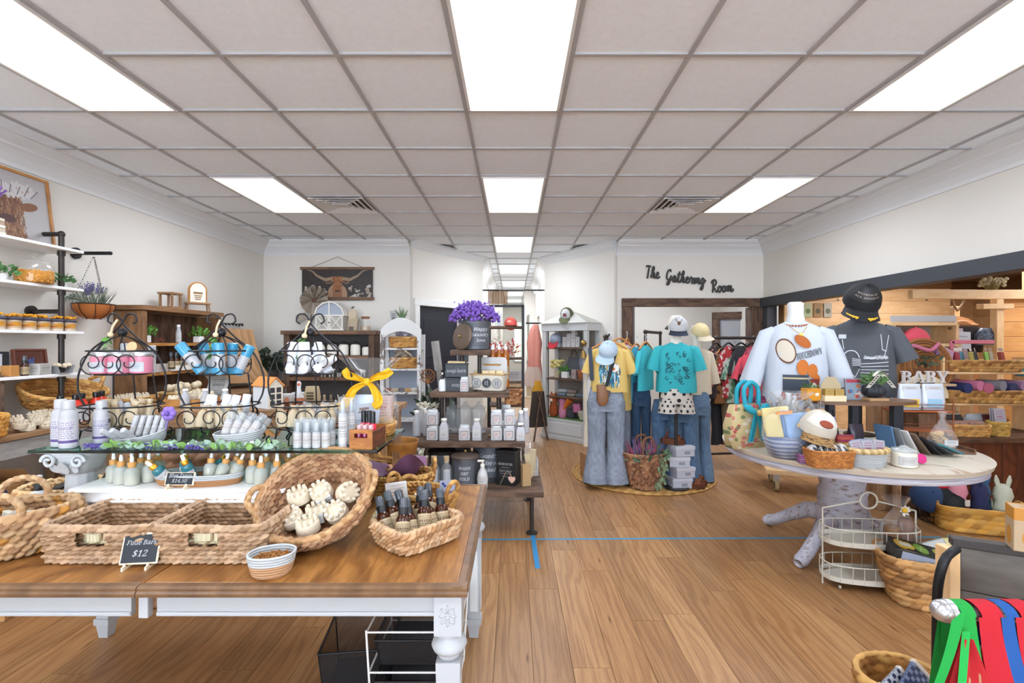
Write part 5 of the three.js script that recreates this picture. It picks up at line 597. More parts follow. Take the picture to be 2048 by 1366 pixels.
{const q=thing('soap_crate','shallow wooden crate of ivory soaps on the console table','crate',[X(385,3.4),CYT,-3.42]);part(q,'floor_board',box(.3,.01,.2),oak,[0,.006,0]);for(const s of[-1,1]){part(q,'side_board',wbox(.3,.05,.012,'x',s),honey,[0,.03,s*.1]);part(q,'end_board',box(.012,.05,.2),honey,[s*.15,.03,0]);}for(let k=0;k<12;k++)copy(B.soap,'ivory soap in the shallow wooden crate',[X(385,3.4)+ rr(-.11,.11),CYT + .02 + rr(0,.04),-3.42 + rr(-.06,.06)],[rr(-.4,.4),k,rr(-.4,.4)],'ivory soaps in the crate',1);}
{const q=thing('wicker_hamper','large brown woven hamper behind the dining table','hamper',[-1.62,0,-2.88]);weave(q,{a0:.43,b0:.13,a1:.46,b1:.15,h:.88,n:8,rows:18,len:.07,amp:.014,cols:['#8f6a50','#7f5b42','#9c785c'],res:5,rv:4});}
{const q=thing('log_basket','tall bark brown basket beside the plaster pedestal','basket',[-.98,0,-2.85]);weave(q,{a0:.1,b0:.1,a1:.12,b1:.12,h:.9,rows:16,len:.03,amp:.008,cols:BRN,slant:1.4});}
}
{
const z=-6.95,x=X(664,6.9),t=thing('back_hutch','rustic brown open shelf unit against the back wall','shelf',[x,0,z]);const W=1.26;for(const s of[-1,1])part(t,'side_post',wbox(.08,1.62,.34,'y',s),rustic,[s*(W / 2 - .04),.81,0]);part(t,'top_board',wbox(W + .06,.055,.4,'x'),darkWood,[0,1.645,0]);for(const y of[1.3,1.0,.62,.25])part(t,'shelf_board',wbox(W - .16,.05,.34,'x',y),darkWood,[0,y,0]);part(t,'back_panel',box(W - .1,1.6,.015),mat('#5a5654',.8),[0,.82,-.16]);
for(let k=0;k<5;k++)copy(B.ceramic,k===3?'cream canister with black script on the back hutch':'plain cream canister with dark lid on the back hutch',[x - .16 + k*.165,1.326,z + .06],[0,0,0],k===3?undefined:'cream canisters on the back hutch',[1.25,1.3 -(k===4?.3:0),1.25]);
for(let k=0;k<6;k++){const q=thing('cow_figurine','black and white cow figurine on the back hutch','figurine',[x - .1 + k*.11,1.026,z + .1],k*.7,'cow figurines on the back hutch');part(q,'body',limb([[-.04,.07,0,.012,.014],[-.02,.075,0,.026,.026],[.02,.078,0,.024,.026],[.035,.1,0,.016,.018],[.055,.1,0,.009,.01]],{}),mat(k % 2?'#d8d6d2':'#2a292b',.5));for(const[a,b]of[[-.025,-.012],[-.025,.012],[.02,-.012],[.02,.012]])part(q,'leg',cyl(.007,.006,.06,6),mat('#d8d6d2',.5),[a,.03,b]);}
for(let k=0;k<9;k++){const q=thing('wood_peg_doll','small carved peg ornament on the lower hutch shelf','ornament',[x - .35 + k*.09,.646,z + .12],0,'carved ornaments on the lower hutch shelf');part(q,'body',lathe([[0,0],[.03,0],[.026,.06],[.014,.08],[.022,.1],[.018,.125],[0,.135]],10),mat(['#b7a285','#8d7a62','#d5cbb8'][k % 3],.7));part(q,'band',tor(.022,.004,4,12),mat('#4a4038',.7),[0,.066,0],[Math.PI / 2,0,0]);}
{const q=thing('barn_lantern','white wooden barn shaped lantern with crossed doors','lantern',[X(664,6.85),1.673,-6.85]);const ga=poly([[-.2,.2],[-.17,.3],[-.09,.37],[0,.4],[.09,.37],[.17,.3],[.2,.2]]),bm=mat('#d8d4ca',.6);part(q,'body',box(.38,.22,.2),mat('#a9a59b',.7),[0,.11,0]);part(q,'gambrel',ext(ga,.18),mat('#9fa6b2',.6));const bars=[];const bar=(x0,y0,x1,y1,w=.02)=>{const L=Math.hypot(x1 - x0,y1 - y0);part(q,'door_bar',box(L + w,w,.012),bm,[(x0 + x1)/ 2,(y0 + y1)/ 2,.106],[0,0,Math.atan2(y1 - y0,x1 - x0)]);};for(const s of[-1,1]){bar(s*.18,.01,s*.18,.21);bar(s*.012,.01,s*.012,.21);bar(s*.01,.21,s*.19,.21);bar(s*.01,.012,s*.19,.012);bar(s*.02,.02,s*.17,.2,.014);bar(s*.02,.2,s*.17,.02,.014);bar(s*.2,.22,s*.17,.31);bar(s*.17,.31,s*.09,.375);bar(s*.09,.375,0,.4);}bar(0,.22,0,.4);for(const s of[-1,1]){part(q,'roof_panel',box(.008,.115,.23),bm,[s*.188,.26,0],[0,0,s*.3]);part(q,'roof_panel',box(.008,.12,.23),bm,[s*.135,.345,0],[0,0,s*.85]);part(q,'roof_panel',box(.008,.1,.23),bm,[s*.046,.39,0],[0,0,s*1.25]);}part(q,'latch',sph(.01,8,6),black,[0,.11,.115]);}
{const q=thing('windmill_decor','rusty metal farm windmill leaning behind the barn lantern','decoration',[X(630,7.05),1.673,-7.05]);part(q,'hub',cyl(.035,.035,.03,12),mat('#5a3a2a',.7),[0,.44,.03],[Math.PI / 2,0,0]);for(let k=0;k<14;k++){const a=k / 14*6.283;const b=part(q,'blade',sheet((u,v)=>[(u - .5)*(.03 + .05*v),.03 + v*.17,(u - .5)*.03],1,2),mat(k % 2?'#9c8f80':'#857868',.6,{metalness:.4}),[0,.44,.03]);b.rotation.z=a;}part(q,'tower_leg',rod([-.1,0,0],[-.01,.44,0],.01),mat('#6a5d50',.7));part(q,'tower_leg',rod([.1,0,0],[.01,.44,0],.01),mat('#6a5d50',.7));part(q,'tail_vane',box(.14,.1,.006),mat('#a39888',.7),[-.2,.2,0],[0,0,.3]);}
{const q=thing('wooden_cutout','carved driftwood farm animal stack with a bird on top','ornament',[X(705,6.95),1.673,-6.95]);part(q,'lower_animal',ext(poly([[-.07,0],[-.05,0],[-.05,.06],[.03,.06],[.03,0],[.06,0],[.07,.12],[.09,.16],[.05,.18],[-.07,.15]]),.05,.005),mat('#b5a389',.8));part(q,'upper_animal',ext(poly([[-.05,.16],[.05,.17],[.06,.24],[.04,.3],[.0,.3],[-.05,.27]]),.045,.005),mat('#c2b197',.8));part(q,'bird',limb([[-.02,.32,0,.004,.004],[0,.33,0,.016,.014],[.02,.345,0,.009,.009],[.03,.345,0,.002,.002]],{}),mat('#5d6358',.7));}
{const q=thing('cork_jar','clear glass jar with cork lid on the back hutch','jar',[X(733,6.95),1.673,-6.9]);part(q,'jar_body',lathe([[0,0],[.07,0],[.075,.01],[.075,.13],[.055,.16],[.055,.175]]),glass);part(q,'cork',cyl(.06,.056,.03,14),mat('#8a5a3a',.8),[0,.185,0]);part(q,'contents',cyl(.065,.065,.06,14),mat('#b9a48a',.8),[0,.036,0]);}
}
{
const img=canvas(512,230,(c,W,Hh)=>{c.fillStyle='#3a302c';c.fillRect(0,0,W,Hh);for(let k=0;k<700;k++){c.fillStyle=['#453a35','#312824','#4e423b'][k % 3];c.fillRect(hash(k,1)*W,hash(k,2)*Hh,18,3);}c.lineCap='round';for(const s of[-1,1]){const pts=[[30,66],[90,72],[140,50],[185,12],[225,2]];for(let k=0;k<40;k++){const f=k / 40,g=(k + 1)/ 40,b=t=>{const q=t*4,i=Math.min(3,Math.floor(q)),u=q - i;const sm=u*u*(3 - 2*u)*.4 + u*.6;return[pts[i][0]+(pts[i + 1][0]- pts[i][0])*u,pts[i][1]+(pts[i + 1][1]- pts[i][1])*sm];};const A=b(f),Bq=b(g);c.strokeStyle=['#b79a7c','#c9b092','#a5876a'][k % 3];c.lineWidth=24*(1 - f)+ 3;c.beginPath();c.moveTo(W / 2 + s*A[0],A[1]+ 12);c.lineTo(W / 2 + s*Bq[0],Bq[1]+ 12);c.stroke();}c.fillStyle='#6d4731';c.beginPath();c.ellipse(W / 2 + s*60,100,24,11,s*.3,0,7);c.fill();c.strokeStyle='#c9a988';c.lineWidth=3;c.stroke();}c.fillStyle='#c69a77';c.beginPath();c.ellipse(W / 2,190,72,78,0,0,7);c.fill();c.fillStyle='#a8714c';c.fillRect(W / 2 - 34,140,68,90);c.fillStyle='#b5713f';c.beginPath();c.moveTo(W / 2 - 42,62);c.lineTo(W / 2 + 42,62);c.lineTo(W / 2 + 34,110);c.lineTo(W / 2 + 22,170);c.lineTo(W / 2 - 22,170);c.lineTo(W / 2 - 34,110);c.fill();for(let k=0;k<160;k++){c.strokeStyle=['#8d5230','#d39c6c','#a4622f'][k % 3];c.lineWidth=2;const x=W / 2 - 34 + 68*hash(k,3),y=60 + 100*hash(k,4);c.beginPath();c.moveTo(x,y);c.lineTo(x + 5 - 10*hash(k,5),y + 12);c.stroke();}c.fillStyle='#5c3221';c.fillRect(W / 2 - 18,158,36,12);c.fillStyle='#241813';for(const s of[-1,1]){c.beginPath();c.arc(W / 2 + s*28,104,5,0,7);c.fill();}for(let k=0;k<90;k++){const s=k % 2?1:-1,x=W / 2 + s*(82 + 160*hash(k,6)),y=225 - 95*hash(k,7)**1.6,r=4 + 9*hash(k,8);c.fillStyle=['#e8dccd','#cdb9a6','#a58e7c','#f1e9de'][k % 4];c.beginPath();c.arc(x,y,r,0,7);c.fill();c.fillStyle='#3a2c25';c.fillRect(x - 1,y,3,r + 3);}});
const t=thing('longhorn_tapestry','hanging canvas of a longhorn among cotton on wooden battens','picture',[X(675,7.17),0,-7.17]);part(t,'canvas',box(1.04,.48,.004),lm(img),[0,Y(568,7.17),.006]);for(const py of[537,597])part(t,'batten',wbox(1.09,.04,.022,'x',py),darkWood,[0,Y(py,7.17),.012]);for(const s of[-1,1])part(t,'cord',rod([0,Y(514,7.17),.005],[s*.36,Y(534,7.17),.012],.003,5),mat('#4b4540',.8));part(t,'nail',sph(.008,6,5),steel,[0,Y(514,7.17),.006]);
}
{
const x=X(808,6.8),wornT=noiseTex(128,256,(u,v)=>{const n=lat(u*10,v*26,10,26)*.6 + lat(u*30,v*60,30,60)*.4;return n>.66?[120,110,104]:[214,214,212];}),m=mat('#ffffff',.8,{map:wornT}),t=thing('arched_shelf','distressed white wooden tower shelf with arched top','shelf',[x,0,-6.75]);
for(const s of[-1,1])for(const q of[-1,1])part(t,'post',wbox(.05,1.62,.05,'y',s*.3 + q,.004,.9),m,[s*.25,.81,q*.15]);part(t,'back_board',box(.5,1.6,.012),mat('#aeb8c8',.8),[0,.8,-.17]);for(const y of[.1,.45,.82,1.14,1.42])part(t,'shelf_board',wbox(.52,.03,.34,'x',y),m,[0,y,0]);
const a=new THREE.Shape();a.moveTo(-.27,1.6);a.lineTo(-.27,1.7);a.quadraticCurveTo(0,2.02,.27,1.7);a.lineTo(.27,1.6);a.lineTo(.22,1.6);a.quadraticCurveTo(0,1.76,-.22,1.6);part(t,'arched_crest',ext(a,.05,.004),mat('#d6d6d3',.8),[0,-.02,.13]);
for(const[y,n,c]of[[1.436,'golden woven basket of wrapped soaps on the arched shelf',0],[1.156,'golden woven basket with pale discs on the arched shelf',1]]){const b=thing('shelf_basket',n,'basket',[x + .02,y,-6.7]);weave(b,{a0:.16,b0:.12,a1:.18,b1:.13,h:.14,n:c?2.4:6,rows:6,len:.05,amp:.01,cols:GOLD,res:4,rv:3});stuff(part(b,'wrapped_goods',merge(Array.from({length:12},(_,k)=>tr(c?cyl(.07,.07,.02,14):rbox(.09,.06,.04,.01),rr(-.08,.08),.16 + rr(0,.09),rr(-.05,.05),rr(-.8,.8),rr(0,2),rr(-.8,.8)))),mat(c?'#b9ac9a':'#9d97a3',.5)));}
const pl=thing('air_plant','spiky green air plant on the arched shelf crest','plant',[X(806,6.7),1.82,-6.64]);part(pl,'leaves',spikes({n:26,h:.19,spread:1.1,w:.012,base:.02}),mat('#6f8a64',.7));
const w=thing('white_feather','white speckled wooden letter ornament behind the air plant','ornament',[X(787,6.85),1.62,-6.9]);part(w,'board',box(.09,.3,.02),lm(scrib(64,128,'#d9d8d5','#4a4a4c',8)),[0,.19,0],[0,0,.12]);
for(let k=0;k<5;k++)solo('soap_puck','assorted wrapped soap on the lower arched shelf','soap',rbox(.09,.05,.07,.012),mat(['#8c5a52','#c2b39a','#6d6a70','#b08a5a','#d2cabf'][k],.6),[x - .18 + k*.09,.86,-6.65],[0,k,0],'wrapped soaps on the lower arched shelf');
}
// ---------- stepped pipe display in the middle ----------
const chalkT=(lines,bg='#5c6066',W=256,Hh=256,f='italic',sz=46)=>canvas(W,Hh,c=>{c.fillStyle=bg;c.fillRect(0,0,W,Hh);for(let k=0;k<900;k++){c.fillStyle=k % 2?'rgba(255,255,255,.05)':'rgba(0,0,0,.06)';c.fillRect(hash(k,1)*W,hash(k,2)*Hh,9,5);}c.fillStyle='#dfe3e6';c.textAlign='center';c.font=`${f} ${sz}px serif`;lines.forEach((t,i)=>c.fillText(t,W / 2,Hh*(.5 +(i -(lines.length - 1)/ 2)*.24)+ sz*.3));});
{
const cx=-.368,t=thing('tiered_display','four-step rustic plank and black pipe display stand','display stand',[cx,0,0]),lv=[[.354,.602,3.75,4.75],[.7,.462,3.93,4.62],[1.09,.33,4.05,4.55],[1.44,.165,4.1,4.5]];
lv.forEach(([y,hw,d0,d1],i)=>{const n=3;for(let k=0;k<n;k++)part(t,'shelf_plank',wbox(2*hw,.045,(d1 - d0)/ n - .002,'x',k*.5 + i),rustic,[0,y - .0225,-(d0 +(k + .5)*(d1 - d0)/ n)]);const y0=i?lv[i - 1][0]:0;for(const s of[-1,1])for(const d of[d0 + .09,d1 - .09]){part(t,'pipe_leg',rod([s*(hw - .09),y0,-d],[s*(hw - .09),y - .045,-d],.017,10),pipeMetal);part(t,'pipe_flange',cyl(.045,.045,.01,16),pipeMetal,[s*(hw - .09),y0 + .006,-d]);}});
const gal=(txt)=>mat('#ffffff',.55,{map:chalkT(txt),metalness:.25});
{const q=thing('laundry_tub','galvanised tub with white script filled with purple flowers','tub',[X(950,4.3),1.44,-4.3],.5);part(q,'tub',lathe([[0,0],[.118,0],[.12,.01],[.13,.25],[.134,.255],[.126,.25],[.116,.01],[0,.01]],30),mat('#6d7176',.5,{metalness:.5}));part(q,'lettering_panel',wrap(.1245,.03,.23,1.9,.1315),gal(['Happy','laundry','love']));const st=part(q,'stems',spikes({n:60,h:.2,spread:.9,base:.1}),mat('#5e6b52',.8),[0,.2,0]);const fl=[];for(let k=0;k<520;k++){const a=rnd()*6.283,e=Math.sqrt(rnd()),hh=.27 + .17*Math.sqrt(Math.max(0,1 - e*e))*rr(.4,1);fl.push(tr(new THREE.IcosahedronGeometry(rr(.01,.019),0),Math.cos(a)*e*.235,hh - .03*e,Math.sin(a)*e*.16,rnd(),rnd(),0));}stuff(part(q,'purple_flowers',merge(fl),mat('#7451a8',.85)));stuff(part(q,'pale_flowers',merge(Array.from({length:60},()=>{const a=rnd()*6.28,e=rnd();return tr(new THREE.IcosahedronGeometry(.009,0),Math.cos(a)*e*.22,.36 + rr(-.03,.07),Math.sin(a)*e*.15);})),mat('#a88fc9',.8)));}
{const q=thing('tub_lid','round brown metal lid with knob leaning on the tub','lid',[X(922,4.12),1.44,-4.16]);const g=new THREE.Group();g.name='lid_disc';g.rotation.set(Math.PI / 2 - .25,0,.75);g.position.y=.115;q.add(g);part(g,'disc',lathe([[0,.012],[.1,.008],[.116,0],[.12,-.012],[.116,-.014]],28),mat('#6a5a4d',.5,{metalness:.4}));part(g,'knob',sph(.013,10,8),metal('#b08d57'),[0,.022,0]);}
{const y=1.09;copy(B.pump,'clear mist bottle with black band on the upper step',[X(885,4.15),y,-4.14],[0,0,0],'mist bottles on the upper step',[.95,1.15,.95]);copy(B.pump,'clear mist bottle with black band on the upper step',[X(893,4.35),y,-4.32],[0,0,0],'mist bottles on the upper step',[.9,1.15,.9]);
for(const[yy,l,tx]of[[y,'lower slate crate lettered in chalk on the upper step',['soap']],[y + .12,'stacked slate crate of soap bars on the upper step',['soap bars']]]){const q=thing('slate_crate',l,'crate',[X(914,4.2),yy,-4.2]);part(q,'crate',rbox(.18,.105,.14,.004),mat('#4d545b',.6),[0,.053,0]);part(q,'chalk_face',box(.17,.09,.002),lm(chalkT(tx,'#4d545b',256,128,'italic',54)),[0,.053,.071]);part(q,'rim',rbox(.19,.012,.15,.003),mat('#3a3f45',.6),[0,.108,0]);}
solo('soap_slab','cream soap slab lying on the stacked slate crate','soap',rbox(.15,.02,.1,.006),mat('#c9b38c',.6),[X(914,4.2),y + .245,-4.2]);{const q=thing('small_dark_tin','small grey tin with handle behind the slate crates','tin',[X(927,4.35),y + .24,-4.32]);part(q,'tin',rbox(.09,.07,.07,.006),mat('#565b60',.5,{metalness:.4}),[0,.036,0]);part(q,'handle',tor(.03,.004,5,14,Math.PI),blackMetal,[0,.07,0]);}
copy(B.square,'white bottle with framed label in front of the slate crates',[X(929,4.1),y,-4.1],[0,0,0],undefined,[.95,1.25,.95]);
{const q=thing('enamel_sink','cream toy enamel sink with gold ornament holding soap bars','planter',[X(979,4.2),y,-4.22],-.25);part(q,'basin',loft([[0,0,0,.13,.075],[0,.01,0,.14,.085],[0,.13,0,.15,.09],[0,.14,0,.155,.095]],{n:5,seg:32}),mat('#cfc9ba',.4));part(q,'basin_rim',merge([tr(rbox(.31,.012,.19,.004),0,.142,0)]),mat('#b08d5a',.5));part(q,'splash_back',ext((()=>{const s=new THREE.Shape();s.moveTo(-.13,.14);s.lineTo(-.13,.25);s.quadraticCurveTo(-.12,.28,-.09,.28);s.lineTo(.09,.28);s.quadraticCurveTo(.12,.28,.13,.25);s.lineTo(.13,.14);return s;})(),.02,.004),mat('#cccccb',.4),[0,0,-.085]);part(q,'gold_scroll',merge(Array.from({length:16},(_,k)=>tr(leafGeo(.03,.012,.1),(k - 7.5)*.009,.215,-.07,0,0,(k % 2?1:-1)*1.3))),mat('#b07a22',.4,{metalness:.5}));for(let k=0;k<4;k++)part(q,'soap_bar',rbox(.06,.03,.05,.006),mat('#d2bf97',.6),[-.1 + k*.065,.158,.01],[0,rr(-.3,.3),0]);for(const[x,c]of[[-.09,0],[0,1],[.09,0]])part(q,'badge',cyl(.042,.042,.004,22),lm(cached('bdg' + c,()=>canvas(96,96,g=>{g.fillStyle=c?'#3c4046':'#d6d6d4';g.fillRect(0,0,96,96);g.strokeStyle=c?'#ddd':'#333';g.fillStyle=c?'#eee':'#333';g.lineWidth=3;g.beginPath();g.arc(48,48,44,0,7);g.stroke();g.font='bold 17px sans-serif';g.textAlign='center';g.fillText(c?'HAPPY':'GOOD',48,44);g.fillText('SOAP',48,66);}))),[x,.07,.09],[Math.PI / 2,0,0]);}
for(let k=0;k<3;k++){const q=thing('amber_soap_bottle','amber liquid soap bottle with white pump behind the toy sink','bottle',[X(985 + k*13,4.42),y,-4.44],0,'amber soap bottles behind the toy sink');part(q,'bottle',lathe([[0,0],[.032,0],[.034,.01],[.034,.3],[.02,.34],[.014,.35]]),mat('#b8661a',.15,{transmission:.3}));part(q,'pump_head',lathe([[.016,.35],[.017,.375],[.008,.38],[.008,.4],[0,.4]]),white);part(q,'label',wrap(.0345,.08,.2,2),lm(T_kraft));}
}
{const y=.7,g='framed label jars on the middle step',z=-4.02;for(const[px,n]of[[866,2],[929,1],[993,2],[1019,2]])for(let k=0;k<n;k++)copy(B.square,px===866?'white square jar with framed label at the lettered tub side':px===929?'single white square jar with framed label between smile bottles':'white square jar with framed label in the double stack',[X(px,4.02),y + k*.125,z],[0,rr(-.08,.08),0],px>980?'stacked square jars':g + px,[1.25,1.24,1.25]);
copy(B.milksq,'white milk bottle with smile print beside the stacked pair of jars',[X(888,4.02),y,z],[0,.05,0],undefined,[1.22,1.2,1.22]);copy(B.milksq,'white milk bottle with smile print beside the single jar',[X(954,4.02),y,z],[0,-.05,0],undefined,[1.22,1.2,1.22]);{const q=copy(B.milksq,'white smile print jar with black collar at the step end',[X(1041,4.02),y,z + .01],[0,0,0],undefined,[1.2,.95,1.2]);part(q,'black_collar',tor(.02,.004,5,14),black,[0,.125,0],[Math.PI / 2,0,0]);}
for(let k=0;k<6;k++)copy(B.milk,'tall plain white bottle at the back of the middle step',[X(838 + k*10,4.3)+(k>3?.72:0),y,-4.2 -(k % 2)*.14],[0,2.6,0],'tall white bottles on the middle step',[.95,1.35,.95]);
for(const[k,px]of[905,930,957].entries())copy(B.clearjar,['clear glass canister with dark contents on the middle step','clear glass canister with tan contents on the middle step','wide clear glass canister behind the smile bottle'][k],[X(px,4.35),y,-4.38],[0,0,0],undefined,[1.25,1.7,1.25]);
for(let k=0;k<3;k++)copy(B.square,'white lidded jar behind the double stack',[X(1000 + k*12,4.25),y +(k===1?.125:0),-4.2 - k*.08],[0,0,0],'lidded jars behind the double stack',[1.2,1.3,1.2]);
{const q=thing('coral_soap_pile','pile of cream coral shaped soaps on the middle step','soap',[X(850,4.25),y + .2,-4.4]);part(q,'soap',clump({n:40,r:.07,h:.06,leaf:[.05,.03,.3]}),mat('#cfc9b6',.7));part(q,'box',rbox(.14,.2,.12,.004),lm(T_box),[0,-.1,0]);}
}
{const y=.354;const can=(name,label,px,D,r,h,txt,lidc)=>{const q=thing(name,label,'canister',[X(px,D),y,-D]);part(q,'can',lathe([[0,0],[r,0],[r,h*.9],[r*.99,h],[0,h]],26),mat('#5d6064',.5,{metalness:.45}));if(txt)part(q,'lettering_panel',wrap(r + .001,h*.12,h*.86,1.5),gal(txt));const ld=part(q,'lid',lathe([[r*1.03,h - .012],[r*1.05,h],[r*.95,h + .014],[r*.3,h + .024],[0,h + .026]],26),mat(lidc,.55,{metalness:.35}));part(ld,'knob',sph(.014,8,6),metal('#a8895c'),[0,h + .036,0]);};
can('wash_canister','grey tin canister lettered WASH DRY FOLD in chalk',931,3.95,.115,.235,['WASH','DRY','FOLD'],'#5f5148');can('dark_canister','dark tin canister with black domed lid beside the lettered one',884,4.1,.115,.24,null,'#2e2725');can('laundry_canister','large blue grey tin canister with white script and dark rim',979,4.15,.14,.32,['Laundry','today or','naked'],'#4c4844');can('dark_canister','dark tin canister at the back below the middle step',915,4.35,.12,.27,null,'#3a322e');
{const q=thing('black_tea_box','black lidded box with white lettering and a heart tag','box',[X(1017,3.95),y,-3.98],-.35);part(q,'box',rbox(.16,.26,.14,.004),mat('#17171a',.4),[0,.13,0]);part(q,'lettering',box(.14,.2,.002),lm(canvas(128,160,c=>{c.fillStyle='#17171a';c.fillRect(0,0,128,160);c.fillStyle='#c9c9cb';c.textAlign='center';c.font='bold 20px serif';c.fillText('HEURE DU THE',64,44,110);c.fillRect(30,58,68,2);c.font='italic 22px serif';c.fillText('Earl Grey',64,88);c.fillRect(20,98,88,2);c.font='13px serif';c.fillText('the noir',64,120);})),[0,.12,.071]);part(q,'lid',rbox(.168,.02,.148,.004),mat('#101012',.4),[0,.268,0]);const hs=new THREE.Shape();hs.moveTo(0,-.03);hs.bezierCurveTo(-.05,.005,-.025,.035,0,.015);hs.bezierCurveTo(.025,.035,.05,.005,0,-.03);part(q,'heart_tag',ext(hs,.006,.001),mat('#d3ab97',.5),[.06,.06,.085]);part(q,'tag_string',tube([[.06,.08,.082],[.02,.12,.08],[-.02,.05,.085],[-.04,.01,.09]],.0015,16,4),mat('#cbb28a',.8));}
{const q=thing('lotion_pump','white ceramic pump bottle with smile print on the bottom shelf','bottle',[X(965,3.83),y,-3.83]);part(q,'body',lathe([[0,0],[.036,0],[.04,.01],[.044,.08],[.036,.13],[.016,.165],[.016,.18]]),mat('#c9c8c6',.35));part(q,'smile_label',wrap(.0445,.05,.11,1.3),lm(T_smile));part(q,'pump_stem',lathe([[.018,.178],[.018,.195],[.006,.197],[.006,.215]]),offWhite);part(q,'pump_head',rbox(.055,.014,.022,.005),offWhite,[-.012,.22,0]);}
for(const px of[868,893]){const q=thing('corked_bottle','clear bottle with cork stopper and white scroll label','bottle',[X(px,3.88),y,-3.88],0,'corked bottles on the bottom shelf');part(q,'glass_body',lathe([[0,0],[.044,0],[.048,.008],[.048,.14],[.03,.18],[.022,.185],[.024,.205]]),clearPl);part(q,'stopper',cyl(.024,.02,.05,12),mat('#c9b08a',.8),[0,.22,0]);part(q,'paper_scroll',cyl(.03,.03,.13,14),mat('#c9c8cc',.6),[0,.072,0]);}
{const q=thing('kraft_tag_bottles','glass jar of cream tags beside the black box','jar',[X(1060,4.05),y,-4.05]);part(q,'jar',lathe([[0,0],[.06,0],[.06,.26],[.085,.3],[.08,.3],[.055,.26]],20),glass);part(q,'tag_cards',merge([tr(rbox(.05,.2,.03,.003),-.02,.13,.02,0,.4,.1),tr(rbox(.05,.22,.03,.003),.02,.15,-.01,0,-.3,-.08)]),mat('#c2b190',.7));}copy(B.milksq,'white square bottle with cap beside the jar of cream tags',[X(1066,4.25),y,-4.22],[0,.3,0],undefined,[1.2,1.5,1.2]);solo('kraft_card','tall folded kraft card before the glass jar','card',rbox(.07,.17,.05,.002),mat('#a98a60',.8),[X(1052,3.92),y + .086,-3.92],[0,.3,0]);
{const q=thing('soap_carton','white carton with round label topped with cream coral soaps','box',[X(826,3.95),y,-3.95]);part(q,'carton',rbox(.19,.2,.16,.004),mat('#c4c3c2',.6),[0,.1,0]);part(q,'round_label',cyl(.03,.03,.003,18),mat('#d3a98a',.6),[.06,.1,.081],[Math.PI / 2,0,0]);part(q,'coral_soaps',clump({n:50,r:.09,h:.08,leaf:[.05,.03,.3]}),mat('#d0ccb8',.7),[0,.2,0]);}
}
}
{
solo('amber_bucket','ribbed amber wooden bucket behind the gift basket','bucket',lathe([[0,0],[.11,0],[.14,.2],[.145,.21],[.13,.2],[.1,.01]],22),wood(honeyT,.5),[X(798,3.7),.55,-3.72]);const st=thing('plant_stool','small dark stool holding the amber bucket','stool',[X(798,3.7),0,-3.72]);part(st,'seat',wbox(.32,.03,.32,'x'),darkWood,[0,.534,0]);for(const s of[-1,1])for(const q of[-1,1])part(st,'leg',box(.03,.52,.03),darkWood,[s*.13,.26,q*.13]);
const w=thing('wicker_fan','round rattan fan hanging beside the navy door','fan',[X(856,6.6),1.05,-6.6]);part(w,'hoop',tor(.09,.008,6,24),mat('#8a5326',.7));for(let k=0;k<6;k++)part(w,'spoke',rod([0,-.09,0],[Math.sin(k*.5 - 1.25)*.09,Math.cos(k*.5 - 1.25)*.09,0],.004),mat('#a06a35',.7));part(w,'ribbon',sheet((u,v)=>[(u - .5)*.03 + .02*Math.sin(v*6),-.1 - v*.3,.01],2,10),mat('#8d8a84',.7));
const fp=thing('floor_plant','dark leafy plant in a pot at the foot of the navy door','plant',[X(868,6.5),0,-6.5]);part(fp,'pot',cyl(.13,.1,.5,18),mat('#3d3935',.8),[0,.25,0]);stuff(part(fp,'foliage',clump({n:90,r:.2,h:.45,leaf:[.13,.05,.3],up:.6}),mat('#35452f',.7),[0,.45,0]));
const br=thing('wooden_paddle','weathered wooden paddle leaning behind the display stand','paddle',[X(905,4.9),0,-4.95]);part(br,'handle',wbox(.05,1.25,.02,'y'),greyWood,[0,.62,0]);part(br,'blade',wbox(.08,.3,.02,'y',.4),greyWood,[0,1.38,0]);br.rotation.z=.12;
}
